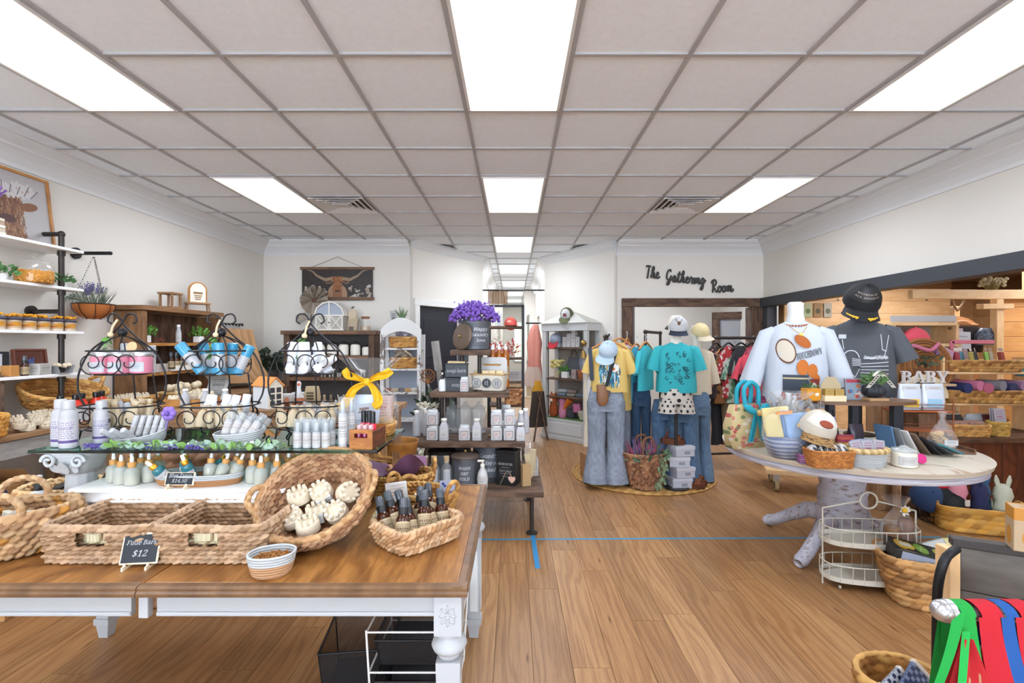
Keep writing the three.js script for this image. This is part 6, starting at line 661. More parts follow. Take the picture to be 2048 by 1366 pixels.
{
const t=thing('black_rack','tall black metal shelf rack at the hallway mouth','shelf',[X(1012,6.3),0,-6.35]);const W=.44;for(const s of[-1,1])for(const q of[-1,1])part(t,'post',box(.03,1.98,.03),blackMetal,[s*W / 2,.99,q*.16]);for(const y of[.35,.7,1.0,1.3,1.7])part(t,'shelf_board',wbox(W,.03,.34,'x',y),rustic,[0,y,0]);part(t,'top_bar',box(W,.03,.03),blackMetal,[0,1.97,.16]);
const x0=X(1012,6.3);{const q=thing('baseball_cap','coral baseball cap on top of the black rack','cap',[x0 + .06,1.715,-6.28],-.6);part(q,'crown',sph(.085,16,10),mat('#cf5a50',.8),[0,.035,0]);part(q,'brim',tr(cyl(.08,.08,.008,18),0,0,0,0,0,0,[1,1,1.1]),mat('#c4524a',.8),[.06,.012,.05]);part(q,'patch',box(.05,.03,.004),mat('#d9a58e',.8),[.03,.06,.075],[-.4,.3,0]);}
for(let k=0;k<2;k++){const q=thing('red_shred_bag','clear bag of red ribbon curls on the black rack','bag',[x0 - .11 + k*.2,1.315,-6.25],k,'bags of red ribbon curls');part(q,'bag',loft([[0,0,0,.08,.06],[0,.1,0,.085,.07],[0,.22,0,.08,.05],[0,.27,0,.03,.02],[0,.3,0,.05,.03]],{fold:.08}),glass);stuff(part(q,'curls',clump({n:90,r:.075,h:.26,leaf:[.05,.012,.8],flat:.8}),mat('#b3161c',.5),[0,.01,0]));}
solo('ribbon_box','pale patterned storage box on the black rack','box',rbox(.2,.13,.16,.004),lm(scrib(96,96,'#b9b3ae','#8f7a78',9)),[x0 + .1,1.08,-6.25]);{const b=thing('rack_basket','brown wicker basket on the black rack','basket',[x0 + .1,.715,-6.27]);weave(b,{a0:.1,b0:.1,a1:.12,b1:.12,h:.2,rows:8,len:.04,amp:.007,cols:BRN,res:4,rv:3,n:4});}for(let k=0;k<3;k++)solo('cream_book','cream book lying on the lower black rack shelf','book',rbox(.2,.03,.15,.003),mat(['#c9bba0','#b5a588','#d2c8b4'][k],.8),[x0 + .05,.381 + k*.031,-6.25],[0,k*.1,0],'cream books on the black rack');
copy(B.clearjar,'pale blue glass jar of dried flowers on top of the black rack',[x0 - .09,1.715,-6.28],[0,0,0],undefined,[.9,1.2,.9]);
const rd=thing('hanging_rod','black rod across the hallway with brown ribbon fringe','rod',[0,2.48,-9.05]);part(rd,'rod',rod([-.58,0,0],[.58,0,0],.014,8),blackMetal);for(let k=0;k<14;k++)part(rd,'ribbon_strip',box(.022,.26,.006),mat(k % 2?'#7d5f42':'#93734f',.8),[-.46 + k*.026,-.13,rr(-.02,.02)],[0,rr(-.4,.4),.0]);for(let k=0;k<3;k++)part(rd,'empty_hanger',tor(.05,.004,5,16,4),mat('#cccccc',.5),[.2 + k*.06,-.06,0],[0,.5,0]);
}
{
const t=thing('peg_rail','short black peg rail beside the white cabinet','rail',[.36,1.82,-7.9]);part(t,'rail',rod([-.16,0,0],[.2,0,0],.014),blackMetal);part(t,'standard',rod([.2,0,0],[.2,-1.82,0],.014),blackMetal);
const d=thing('pink_dress','salmon pink dress hanging by the hallway corner','dress',[.34,.95,-7.85],.4);part(d,'dress',loft([[0,0,0,.13,.06],[0,.3,0,.1,.05],[0,.55,0,.12,.06],[0,.75,0,.08,.04],[.02,.85,0,.04,.02]],{fold:.16,waves:6,foldTop:.6}),mat('#d98d7c',.85));const w=thing('beige_skirt','pale pleated skirt hanging below the pink dress','skirt',[.32,.82,-7.8],.4);part(w,'skirt',loft([[0,0,0,.2,.08],[0,.3,0,.1,.05]],{fold:.15,waves:8,foldTop:.6,cap:false}),mat('#c6ac9c',.85));const m=thing('mustard_top','mustard fringed top hanging low by the hallway','top',[.38,.5,-7.75],.3);part(m,'top',loft([[0,0,0,.1,.05],[0,.2,0,.1,.05],[0,.4,0,.05,.03]],{fold:.12}),mat('#c98f1e',.85));part(m,'fringe',merge(Array.from({length:8},(_,k)=>rod([-.08 + k*.023,0,0],[-.09 + k*.026,-.15,0],.006))),mat('#c98f1e',.85));
const cv=thing('folding_stand','dark folding wooden stand leaning at the hallway corner','stand',[.4,0,-7.5],.4);for(const s of[-1,1])part(cv,'leg',rod([s*.12,0,.05],[-s*.03,.75,0],.014),rustic);part(cv,'dark_cloth',loft([[0,.2,-.06,.16,.04],[0,.75,-.05,.1,.04]],{fold:.1}),mat('#3c342c',.9));
}
{
const th=-.777,t=thing('gazebo_cabinet','white painted open cabinet with pyramid roof and panelled base','cabinet',[.77 + .13,0,-7.49 - .135],th),W=.88,Dp=.37,m=mat('#bfc0bd',.6);const loc=(x,y,z)=>[.9 + Math.cos(th)*x + Math.sin(th)*z,y,-7.625 - Math.sin(th)*x + Math.cos(th)*z];
part(t,'base_box',rbox(W,.3,Dp,.005),m,[0,.17,0]);part(t,'plinth',rbox(W + .04,.06,Dp + .04,.005),m,[0,.03,0]);part(t,'base_panel',rbox(W - .2,.17,.012,.004),mat('#cbccca',.6),[0,.18,Dp / 2 + .004]);for(const s of[-1,1])for(const q of[-1,1])part(t,'post',rbox(.075,1.5,.06,.004),m,[s*(W / 2 - .04),1.05,q*(Dp / 2 - .03)]);part(t,'back_board',box(W - .05,1.45,.012),mat('#a39a90',.8),[0,1.05,-Dp / 2 + .01]);part(t,'header',rbox(W + .02,.13,Dp + .02,.004),m,[0,1.75,0]);for(const y of[.66,.94,1.42])part(t,'shelf_board',wbox(W - .12,.03,Dp - .04,'x',y),rustic,[0,y,0]);part(t,'turf_mat',box(W - .16,.012,Dp - .06),mat('#4d6b35',.95),[0,.328,0]);
const rf=new THREE.CylinderGeometry(.02,.66,.2,4,1);rf.rotateY(Math.PI / 4);const rg=tr(rf.toNonIndexed(),0,1.905,0,0,0,0,[1,1,.48]);rg.computeVertexNormals();part(t,'pyramid_roof',rg,mat('#c2bfb6',.7));
{const q=thing('baseball_cap','camouflage trucker cap with white front on the cabinet roof','cap',loc(0,1.9,.12),th);q.rotation.set(.35,th + .4,0);part(q,'crown',sph(.1,16,10),mat('#5a5a40',.85),[0,.05,-.02]);part(q,'front_panel',tr(sph(.1,14,10),0,0,0,0,0,0,[.75,.9,.6]),mat('#c8c8c8',.8),[0,.05,.035]);part(q,'brim',tr(cyl(.085,.085,.01,18),0,0,0,.4,0,0,[1,1,1.1]),mat('#5d6040',.85),[0,-.01,.1]);part(q,'patch',box(.05,.05,.006),mat('#8a4a4a',.7),[0,.06,.095]);}
{const q=thing('baseball_cap','red and grey cap on the upper cabinet shelf','cap',loc(-.24,1.436,.08),th);part(q,'crown',sph(.1,16,10),mat('#8d95a5',.8),[0,.12,0]);part(q,'brim',tr(cyl(.09,.09,.012,18),0,0,0,1.1,0,0),mat('#b3202a',.7),[0,.05,.07]);part(q,'box',rbox(.16,.06,.12,.003),mat('#bdbfc4',.6),[0,.03,0]);}
for(let k=0;k<5;k++)solo('white_tall_box',k>3?'dark green slim box on the upper cabinet shelf':'white cosmetics box on the upper cabinet shelf','box',rbox(.075,.16 +(k % 3)*.05,.07,.003),k>3?mat('#39463f',.6):lm(T_box),loc(-.06 + k*.085,1.436 + .08 +(k % 3)*.025,.06),[0,th,0],k>3?undefined:'white cosmetics boxes');
{const q=thing('hanging_bags','dark patterned pouch hanging below the upper cabinet shelf','pouch',loc(.1,1.0,.05),th);part(q,'pouch',loft([[0,0,0,.14,.05],[0,.12,0,.16,.06],[0,.28,0,.1,.03]],{fold:.08}),mat('#4a4b52',.8));part(q,'strap',tube([[-.08,.27,0],[0,.4,0],[.08,.27,0]],.006,12,5),black);const q2=thing('floral_bag','grey floral bag hanging beside the dark pouch','bag',loc(.28,1.0,.04),th);part(q2,'bag',loft([[0,0,0,.09,.04],[0,.2,0,.1,.05],[0,.36,0,.07,.03]],{fold:.08}),mat('#7c8190',.8));part(q2,'strap',tube([[-.04,.35,0],[0,.4,0],[.04,.35,0]],.006,12,5),black);}
{const q=thing('shelf_succulent','green plant in white pot on the middle cabinet shelf','plant',loc(-.02,.956,.1),th);part(q,'pot',rbox(.12,.1,.1,.01),white,[0,.05,0]);stuff(part(q,'foliage',clump({n:60,r:.1,h:.12,leaf:[.05,.025,.3]}),mat('#4f8a35',.65),[0,.08,0]));const q2=thing('yellow_posy','yellow and white posy on the middle cabinet shelf','flowers',loc(-.2,.956,.1),th);part(q2,'vase',cyl(.05,.04,.12,12),mat('#b8a98c',.7),[0,.06,0]);stuff(part(q2,'blooms',merge(Array.from({length:40},()=>tr(new THREE.IcosahedronGeometry(.025,0),rr(-.1,.1),.16 + rr(0,.12),rr(-.06,.06)))),mat('#cfc07a',.8)));const q3=thing('frame_box','small white and red printed box on the middle cabinet shelf','box',loc(.16,.956,.12),th);part(q3,'box',rbox(.08,.14,.06,.003),lm(scrib(64,96,'#c9b9b5','#8f3a3e',5)),[0,.07,0]);const q4=thing('clay_pot','terracotta cup on the middle cabinet shelf','cup',loc(.27,.956,.1),th);part(q4,'cup',lathe([[0,0],[.04,0],[.055,.14],[.05,.14],[.036,.01]]),mat('#a5623c',.8));}
for(let k=0;k<5;k++)solo('folded_cloth','folded grey blue cloth on the lower cabinet shelf','cloth',rbox(.15,.05,.14,.015),mat(['#6d7a86','#8d8478','#55606b','#9aa0a2','#7c6f66'][k],.9),loc(-.1 +(k % 3)*.17,.7 + Math.floor(k / 3)*.052,.05),[0,th + k*.1,0],'folded cloths in the cabinet');
{const q=thing('fox_plush','brown plush fox toy on the turf in the cabinet','toy',loc(-.27,.334,.1),th);part(q,'body',loft([[0,0,0,.05,.05],[0,.06,0,.08,.07],[0,.16,0,.07,.06],[0,.2,0,.05,.05],[0,.26,0,.075,.065],[0,.33,0,.06,.055],[0,.36,0,.02,.02]],{}),mat('#9a4c22',.95));for(const s of[-1,1])part(q,'ear',new THREE.ConeGeometry(.025,.06,8),mat('#8a3f1a',.95),[s*.045,.37,0],[0,0,-s*.3]);part(q,'muzzle',sph(.03,8,6),mat('#d9c2b0',.95),[0,.26,.06]);const q2=thing('pink_plush','pink and orange plush toy beside the fox','toy',loc(-.1,.334,.08),th);part(q2,'body',loft([[0,0,0,.06,.06],[0,.1,0,.07,.06],[0,.2,0,.05,.05],[0,.27,0,.06,.06],[0,.33,0,.02,.02]],{}),mat('#c77f9c',.95));part(q2,'carrot',new THREE.ConeGeometry(.06,.26,12),mat('#d9741c',.8),[.09,.2,.03],[0,0,2.5]);}
for(let k=0;k<4;k++)solo('patterned_tin',['black patterned tin on the turf in the cabinet','pink ribbon bundle on the turf in the cabinet','pale card box on the turf in the cabinet','dark patterned box on the turf in the cabinet'][k],'box',rbox(.12,.14,.1,.02),mat(['#44444c','#bf6f96','#b9b39d','#3a3438'][k],.7),loc(.05 + k*.1,.334 + .07 +(k % 2)*.1,.04),[0,th + k*.4,.1*k]);
{const q=thing('brass_bell','brass bell on a cord hanging from the cabinet post','bell',loc(.4,1.28,.22),th);part(q,'bell',lathe([[.05,0],[.04,.03],[.03,.09],[.012,.11],[0,.112]]),metal('#9c7b45',.4));part(q,'upper_bell',sph(.045,12,8),metal('#b08d4f',.35),[0,.22,0]);part(q,'cord',rod([0,.1,0],[0,.4,0],.004),mat('#6d5233',.8));}
}
// ---------- clothing corner ----------
function tee(o,{w=.44,h=.5,d=.1,m,sl=.2,drop=.16,fold=.04,ph=0}){part(o,'shirt_body',loft([[0,0,0,w*.53,d],[0,h*.18,0,w*.52,d*1.02],[0,h*.4,0,w*.5,d],[0,h*.62,0,w*.5,d*1.05],[0,h*.8,0,w*.5,d],[0,h*.92,0,w*.42,d*.72],[0,h*.98,0,w*.24,d*.5],[0,h,0,w*.17,d*.45]],{fold,waves:6,seg:36,n:2.3,ph,cap:false}),m);for(const s of[-1,1])part(o,'sleeve',limb([[s*w*.34,h*.9,0,d*.3,d*.5],[s*w*.46,h*.855,0,d*.5,d*.62],[s*(w*.5 + sl*.45),h*.82 - drop*.45,.01,d*.56,d*.66],[s*(w*.5 + sl),h*.82 - drop,.015,d*.66,d*.68]],{fold:.05,cap:false}),m);part(o,'neck_ribbing',tr(tor(1,.05,6,20),0,h,0,Math.PI / 2,0,0,[w*.17,d*.46,.12]),m);}
function print(o,t,w,d,pw,y0,phh,m){part(o,'printed_design',sheet((u,v)=>{const x=(u - .5)*pw;return[x,y0 + v*phh,d*1.07*Math.sqrt(Math.max(0.05,1 -(x /(w*.52))**2))+ .006];},12,4),mat('#f0f0f0',.85,{map:t,transparent:true}));}
function jeans(o,{h=1,w=.36,d=.1,m,flare=1,fold=.04}){part(o,'waist',loft([[0,h*.74,0,w*.52,d],[0,h*.86,0,w*.5,d],[0,h,0,w*.42,d*.85]],{seg:30,n:2.6,fold:.02,cap:false}),m);for(const s of[-1,1])part(o,'leg',limb([[s*w*.26,h*.84,0,w*.27,d*.98],[s*w*.26,h*.6,0,w*.255,d*.92],[s*w*.265,h*.36,.01,w*.24,d*.85],[s*w*.28,h*.14,.01,w*.262*flare,d*.92*flare],[s*w*.3,0,.015,w*.285*flare,d*flare]],{fold,up:[0,0,1],seg:18,cap:false}),m);part(o,'waistband',tr(tor(1,.03,6,26),0,h*.985,0,Math.PI / 2,0,0,[w*.42,d*.86,.6]),m);}
function hanger(o,w,y,m=mat('#b97c40',.5)){const h=part(o,'hanger',tube([[-w / 2,y - .06,0],[-w*.25,y - .01,0],[0,y + .02,0],[w*.25,y - .01,0],[w / 2,y - .06,0]],.011,20,6),m);part(h,'hook',tube([[0,y + .02,0],[0,y + .06,0],[.02,y + .085,0],[0,y + .105,0],[-.02,y + .085,0]],.0035,16,5),steel);}
function cap(label,pos,rot,crown,brim,panel,s=1){const o=thing('baseball_cap',label,'cap',pos);o.rotation.set(...rot);o.scale.setScalar(s);const half=cached('capcrown',()=>new THREE.SphereGeometry(.095,18,8,0,Math.PI*2,0,Math.PI*.52));part(o,'crown',tr(half,0,0,0,0,0,0,[.95,1.15,1.05]),crown);if(panel)part(o,'front_panel',tr(cached('cappan',()=>new THREE.SphereGeometry(.097,14,8,.35,Math.PI - .7,.25,Math.PI*.27)),0,0,0,0,Math.PI*0,0,[.95,1.15,1.05]),panel);part(o,'brim',sheet((u,v)=>{const a=(u - .5)*2.1,r=.094 + .078*v*Math.max(0,Math.cos(a*1.48))**.7;return[Math.sin(a)*r*.95,.004 - .012*v - .05*Math.sin(a)**2*(.3 + .7*v),Math.cos(a)*r*1.03];},14,4),brim);part(o,'button',sph(.007,6,5),crown,[0,.11,0]);return o;}
const denimT=noiseTex(128,256,(u,v)=>{const n=lat(u*8,v*6,8,6)*.5 + lat(u*30,v*24,30,24)*.5,k=255*Math.min(1,.66 + .3*n +(hash(u*128|0,v*256|0)- .5)*.08);return[k,k,k];}),denim=c=>mat(c,.9,{map:denimT});
{
const t=thing('jute_rug','round braided jute rug under the clothing display','rug',[1.46,0,-5.56]);const R=.8;for(let k=0;k<16;k++)part(t,'braid_ring',braid(outline(R - .022 - k*.046,R - .022 - k*.046,2,60).map(p=>[p[0],.011,p[1]]),.011,{closed:true,cols:['#b98c4c','#a87c40','#c59a5c'],turns:.05,rad:6,seg:Math.max(60,260 - k*12)}),weaveMat);for(const o of t.children)o.scale.x=1;part(t,'backing',cyl(R - .03,R - .03,.012,48),mat('#a67b40',.95),[0,.007,0]);
const rk=(name,label,x,z,w,y,yaw)=>{const o=thing(name,label,'clothes rack',[x,0,z],yaw);part(o,'top_pipe',rod([-w / 2,y,0],[w / 2,y,0],.018,8),pipeMetal);for(const s of[-1,1]){part(o,'upright_pipe',rod([s*w / 2,.012,0],[s*w / 2,y,0],.017,8),pipeMetal);part(o,'foot_pipe',rod([s*w / 2,.03,-.25],[s*w / 2,.03,.25],.017,8),pipeMetal);part(o,'elbow',sph(.026,8,6),pipeMetal,[s*w / 2,y,0]);}part(o,'lower_rail',rod([-w / 2,.2,0],[w / 2,.2,0],.014,8),pipeMetal);};
rk('pipe_rack','dark pipe clothes rack holding the yellow tee outfit',1.06,-5.55,.9,1.58,Math.PI / 2 - .15);rk('pipe_rack','dark pipe clothes rack with turquoise tees over the rug',1.72,-6.0,.8,1.63,Math.PI / 2 - .5);rk('pipe_rack','grey pipe clothes rack with red and coral garments before the timber surround',2.62,-5.75,.95,1.56,.12);
const X1=.965,Z1=-5.02;{const o=thing('yellow_tee','pale yellow tee with blue print hanging over grey jeans','shirt',[X1 + .02,1.0,Z1],-.1);const ym=mat('#d2b267',.9);tee(o,{w:.36,h:.47,d:.085,m:ym,sl:.05,drop:.2});hanger(o,.36,.5);print(o,canvas(128,160,c=>{for(let k=0;k<120;k++){c.strokeStyle=['#2f7f9a','#6db5c4','#e8eef0','#1f5f80'][k % 4];c.lineWidth=5;const x=8 + 108*hash(k,1),y=14 + 110*hash(k,2);c.beginPath();c.moveTo(x,y);c.lineTo(x + 8 - 16*hash(k,3),y + 20 + 14*hash(k,4));c.stroke();}c.fillStyle='#f2f0ea';c.beginPath();c.arc(88,40,22,0,7);c.fill();c.fillStyle='#d9722a';c.beginPath();c.arc(82,46,9,0,7);c.fill();}),.36,.085,.24,.03,.29);}
{const o=thing('wide_jeans','wide leg acid wash grey jeans hanging under the yellow tee','jeans',[X1 - .01,.06,Z1 - .02],-.08);jeans(o,{h:1.0,w:.37,d:.085,m:denim('#a3adbd'),flare:1.18});}
cap('pale blue cap hanging on the yellow tee',[X1 - .01,1.42,Z1 + .1],[.9,-.5,.2],mat('#a9bccb',.85),mat('#a9bccb',.85),mat('#b8c8d4',.85),1.05);
{const o=thing('crossbody_bag','brown leather crossbody bag with wide black strap','bag',[X1 - .07,0,Z1 + .12]);part(o,'strap',sheet((u,v)=>[.14 - .1*v +(u - .5)*.035,1.42 - .36*v,-.02 + .01*Math.sin(v*3)],2,8),mat('#26282c',.8));part(o,'strap',sheet((u,v)=>[-.12 + .02*v +(u - .5)*.04,1.45 - .33*v,-.04],2,8),mat('#3a4250',.8));part(o,'pouch',loft([[0,.87,0,.03,.02],[0,.92,0,.06,.03],[0,1.0,0,.055,.03],[-.02,1.08,0,.04,.02]],{n:3}),mat('#7d5232',.5));part(o,'pouch_flap',rbox(.035,.13,.03,.006),mat('#4a4038',.6),[.045,.96,.005],[0,0,-.3]);}
{const o=thing('yellow_shirt','second pale yellow shirt behind the tee on the rack','shirt',[X1 + .17,.78,Z1 - .2],.5);tee(o,{w:.3,h:.72,d:.06,m:mat('#d2b36a',.9),sl:.08,drop:.2});hanger(o,.34,.75);}{const o=thing('cream_pants','cream trousers with animal print scarf behind the grey jeans','trousers',[X1 - .13,.42,Z1 - .12],.4);jeans(o,{h:.75,w:.2,d:.05,m:mat('#c9bda8',.9)});part(o,'animal_scarf',loft([[-.04,.5,.04,.05,.04],[-.03,.7,.05,.07,.05],[.02,.85,.04,.03,.03]],{fold:.12}),mat('#e8e6e2',.85,{map:canvas(64,64,c=>{c.fillStyle='#dcdad6';c.fillRect(0,0,64,64);c.fillStyle='#22304a';for(let k=0;k<20;k++)c.fillRect(hash(k,1)*60,hash(k,2)*60,10,5);})}));}{const o=thing('grey_jeans','grey denim jeans hanging behind the yellow shirt','jeans',[X1 + .2,.12,Z1 - .3],.4);jeans(o,{h:.95,w:.26,d:.06,m:denim('#a0a7b6')});}
solo('brown_carton','brown carton behind the wide leg jeans','box',rbox(.2,.26,.2,.004),mat('#9a7048',.85),[X1 - .1,.154,-5.4],[0,.2,0]);
const X2=X(1352,4.98),Z2=-4.98;{const o=thing('turquoise_tee','turquoise graphic tee on a bust wearing a black and white cap','shirt',[X2,1.0,Z2],-.28);tee(o,{w:.37,h:.5,d:.11,m:mat('#2fa0a6',.9),sl:.045,drop:.19,fold:.05});print(o,canvas(128,160,c=>{c.strokeStyle='#1d5a62';c.lineWidth=3;for(let k=0;k<46;k++){const x=8 + 112*hash(k,1),y=8 + 144*hash(k,2);c.beginPath();if(k % 3){c.moveTo(x,y);c.lineTo(x + 10,y + 8 - 16*hash(k,4));c.lineTo(x + 4,y + 10);}else c.arc(x,y,7,0,5);c.stroke();}}),.38,.11,.27,.08,.34);part(o,'bust',loft([[0,.42,0,.08,.06],[0,.5,0,.055,.055],[0,.56,0,.05,.055],[0,.62,.01,.075,.085],[0,.72,.01,.08,.095],[0,.78,0,.05,.06]],{}),offWhite);part(o,'pole',rod([0,-.98,0],[0,.45,0],.016),pipeMetal);part(o,'foot_plate',cyl(.13,.13,.012,24),pipeMetal,[0,-.971,0]);}
cap('white and navy trucker cap with brown bull emblem on the turquoise bust',[X2 + .01,1.66,Z2 + .04],[.5,-.25,.1],mat('#b9b9b9',.85),mat('#1c2436',.85),lm(canvas(96,96,c=>{c.fillStyle='#e2e2e2';c.fillRect(0,0,96,96);c.fillStyle='#6b4a2e';c.beginPath();c.moveTo(36,44);c.lineTo(60,44);c.lineTo(53,82);c.lineTo(43,82);c.fill();c.strokeStyle='#4a3826';c.lineWidth=4;for(const q of[-1,1]){c.beginPath();c.moveTo(48 + q*8,44);c.lineTo(48 + q*28,34);c.lineTo(48 + q*34,10);c.stroke();c.beginPath();c.moveTo(48 + q*22,36);c.lineTo(48 + q*20,16);c.stroke();}c.beginPath();c.stroke();})),1.05);
{const o=thing('polka_shorts','cream polka dot shorts below the turquoise tee','shorts',[X2,.79,Z2 + .01],-.1);const pm=mat('#e4e4e4',.9,{map:canvas(256,128,c=>{c.fillStyle='#d9d0c4';c.fillRect(0,0,256,128);c.fillStyle='#1c1b20';for(let j=0;j<3;j++)for(let i=0;i<10;i++){c.beginPath();c.ellipse(12 + i*25.6 +(j % 2)*12.8,22 + j*42,5,12,0,0,7);c.fill();}})});part(o,'shorts_body',loft([[0,.1,0,.165,.11],[0,.2,0,.155,.11],[0,.25,0,.13,.1]],{fold:.05,cap:false}),pm);for(const s of[-1,1])part(o,'leg',loft([[s*.085,0,0,.1,.115],[s*.08,.08,0,.09,.11],[s*.075,.14,0,.085,.1]],{fold:.06,cap:false}),pm);}
for(const[dx,dz,l,c,y,h]of[[-.25,-.22,'turquoise tee hanging beside the turquoise bust','#35a3ab',1.0,.47],[-.3,-.42,'bright blue tie dye tee on the rack over the rug','#3f95b5',.85,.6]]){const o=thing('hanging_tee',l,'shirt',[X2 + dx,y,Z2 + dz],.9);tee(o,{w:.34,h,d:.045,m:mat(c,.9),sl:.14,drop:.2});hanger(o,.34,h + .02);}
{const o=thing('striped_top','pink and white striped top on the rack over the rug','shirt',[X2 - .36,1.05,Z2 - .6],1.1);tee(o,{w:.3,h:.46,d:.04,m:mat('#e4e4e4',.9,{map:canvas(64,64,c=>{for(let k=0;k<8;k++){c.fillStyle=k % 2?'#b03a72':'#e0d8dc';c.fillRect(0,k*8,64,8);}})}),sl:.16,drop:.22});hanger(o,.32,.48);}{const o=thing('plum_shirt','plum patterned shirt behind the striped top','shirt',[X2 - .48,.95,Z2 - .55],1.1);tee(o,{w:.28,h:.5,d:.04,m:mat('#6d3f58',.9),sl:.12,drop:.2});hanger(o,.3,.52);}
for(const[dx,dz,l,c,h,w]of[[-.05,-.16,'mid blue jeans hanging below the turquoise tee','#5c7ea2',.78,.3],[.1,-.1,'blue bell bottom jeans on the turquoise bust','#6283a5',.88,.27],[-.28,-.3,'dark navy trousers hanging on the rack over the rug','#345273',.95,.2]]){const o=thing('blue_jeans',l,'jeans',[X2 + dx,dx>0?.03:.12,Z2 + dz],-.15);jeans(o,{h,w,d:.06,m:denim(c),flare:dx>0?1.2:1});}
{const o=thing('cream_sweater','cream long sweater on a stand behind the turquoise bust','sweater',[X2 + .33,.95,Z2 - .28],.3);tee(o,{w:.3,h:.5,d:.09,m:mat('#cdbfa8',.92),sl:.05,drop:.3});part(o,'bust',loft([[0,.45,0,.05,.05],[0,.6,0,.05,.05],[0,.62,0,.07,.08],[0,.74,0,.06,.07]],{}),offWhite);part(o,'pole',rod([0,-.93,0],[0,.5,0],.016),pipeMetal);part(o,'foot_plate',cyl(.12,.12,.012,24),pipeMetal,[0,-.925,0]);}
cap('cream baseball cap on the cream sweater stand',[X2 + .34,1.61,Z2 - .24],[.5,.4,0],mat('#cdb98c',.85),mat('#c4b6a0',.85),null,1.0);
{const o=thing('faded_jeans','faded blue flared jeans hanging under the cream sweater','jeans',[X2 + .33,.03,Z2 - .26],.1);jeans(o,{h:.95,w:.24,d:.08,m:denim('#7490ad'),flare:1.25});}
{const o=thing('woven_tote','tall round woven tote of pink and purple stems with greenery','basket',[X(1292,4.98),.024,-4.99],.2);weave(o,{a0:.15,b0:.12,a1:.235,b1:.17,h:.36,rows:16,len:.03,amp:.007,cols:['#97694a','#80573c','#a97d5a','#6d452d'],res:4,rv:3});for(const q of[-1,1])part(o,'handle',tube([[-.08,.35,q*.1],[-.06,.5,q*.08],[.02,.52,q*.08],[.06,.36,q*.1]],.012,20,6),mat('#7a5233',.7));for(const[c,n,sd]of[['#9a5a86',26,1],['#b5536a',22,2],['#6f6f9a',22,3]])part(o,'dried_stems',spikes({n,h:.3,spread:.7,w:.012,base:.12}),mat(c,.8),[.03*sd - .08,.24,0]);stuff(part(o,'greenery',clump({n:90,r:.2,h:.16,leaf:[.07,.03,.3]}),mat('#587257',.7),[0,.28,.03]));const tl=[];for(let k=0;k<40;k++){const g=leafGeo(.05,.03,.2).clone();g.applyQuaternion(quatDir([rr(-.6,.6),-.8,rr(.2,1)]));g.translate(.1 + rr(-.05,.05)- k*.0008,.36 - k*.008,.19 - k*.001);tl.push(g);}stuff(part(o,'trailing_leaves',merge(tl),mat('#7d8f6c',.7)));}
for(let k=0;k<4;k++){const o=thing('shoe_box',['white shoe box at the bottom of the stack','white shoe box second in the stack','white shoe box third in the stack','white shoe box on top of the stack under the sandals'][k],'box',[X(1358,5.0)+(k % 2)*.02,.024 + k*.108,-5.08],[.1,.2,-.1,.15][k]);part(o,'box',rbox(.2,.09,.3,.003),mat('#bcbec8',.6),[0,.046,0]);part(o,'lid',rbox(.21,.035,.31,.003),mat('#c6c8d0',.6),[0,.088,0]);part(o,'size_label',box(.06,.03,.002),mat('#8d8f98',.6),[.02,.04,.151]);}
const sandal=(label,x,y,z,yaw)=>{const o=thing('leopard_sandal',label,'sandal',[x,y,z],yaw,'leopard print sandals');const sm=mat('#e4e4e4',.8,{map:cached('leo',()=>canvas(128,64,c=>{c.fillStyle='#8a4a22';c.fillRect(0,0,128,64);c.fillStyle='#2a1510';for(let k=0;k<70;k++){c.beginPath();c.arc(hash(k,1)*128,hash(k,2)*64,3,0,7);c.fill();}}))});part(o,'sole',tr(cyl(1,1,.05,20),0,.025,0,0,0,0,[.045,1,.12]),mat('#5d3018',.8));part(o,'footbed',tr(cyl(1,1,.006,20),0,.053,0,0,0,0,[.043,1,.118]),sm);part(o,'toe_strap',limb([[-.045,.045,.05,.006,.025],[-.03,.09,.05,.006,.028],[.03,.09,.05,.006,.028],[.045,.045,.05,.006,.025]],{up:[0,0,1]}),sm);part(o,'ankle_strap',tor(.04,.006,5,18),mat('#6d3418',.7),[0,.09,-.06],[.5,0,0]);};
sandal('leopard print sandal standing on the shoe boxes',X(1347,5),.458,-5.03,1.3);sandal('leopard print sandal standing on the shoe boxes',X(1362,5),.458,-5.12,1.5);sandal('leopard print sandal lying on the jute rug',X(1387,4.95),.022,-4.98,1.2);sandal('leopard print sandal lying on the jute rug',X(1402,4.95),.022,-5.1,.9);
const gar=[['#2b2428','black floral puff sleeve blouse on the grey rack','#b8746a'],['#8a5a2c','leopard print blouse on the grey rack','#3a2415'],['#b02a30','red and white patterned shirt on the grey rack','#dcd6d2'],['#aebfae','palm print green and white shirt on the grey rack','#4a7d5c'],['#232327','black shirt on the grey rack','#232327'],['#d2485a','coral pink tee on the grey rack','#d2485a'],['#b23a52','rose red shirt on the grey rack','#c96a78']];
gar.forEach(([c,l,c2],k)=>{const o=thing('hanging_shirt',l,'shirt',[X(1430 + k*14,5.75),.86 -(k % 2)*.06,-5.72 - k*.02],.75 - k*.06);const m=c===c2?mat(c,.9):mat('#dddddd',.9,{map:canvas(96,128,g=>{g.fillStyle=c;g.fillRect(0,0,96,128);g.fillStyle=c2;for(let q=0;q<70;q++){g.beginPath();g.ellipse(hash(q,1,k)*96,hash(q,2,k)*128,3 + 3*hash(q,3),2 +(k===3?8:2)*hash(q,4),q,0,7);g.fill();}})});tee(o,{w:.32,h:.6,d:k===5?.07:.05,m,sl:.1,drop:.22,fold:.08,ph:k});hanger(o,.34,.62,k % 2?mat('#b97c40',.5):black);});
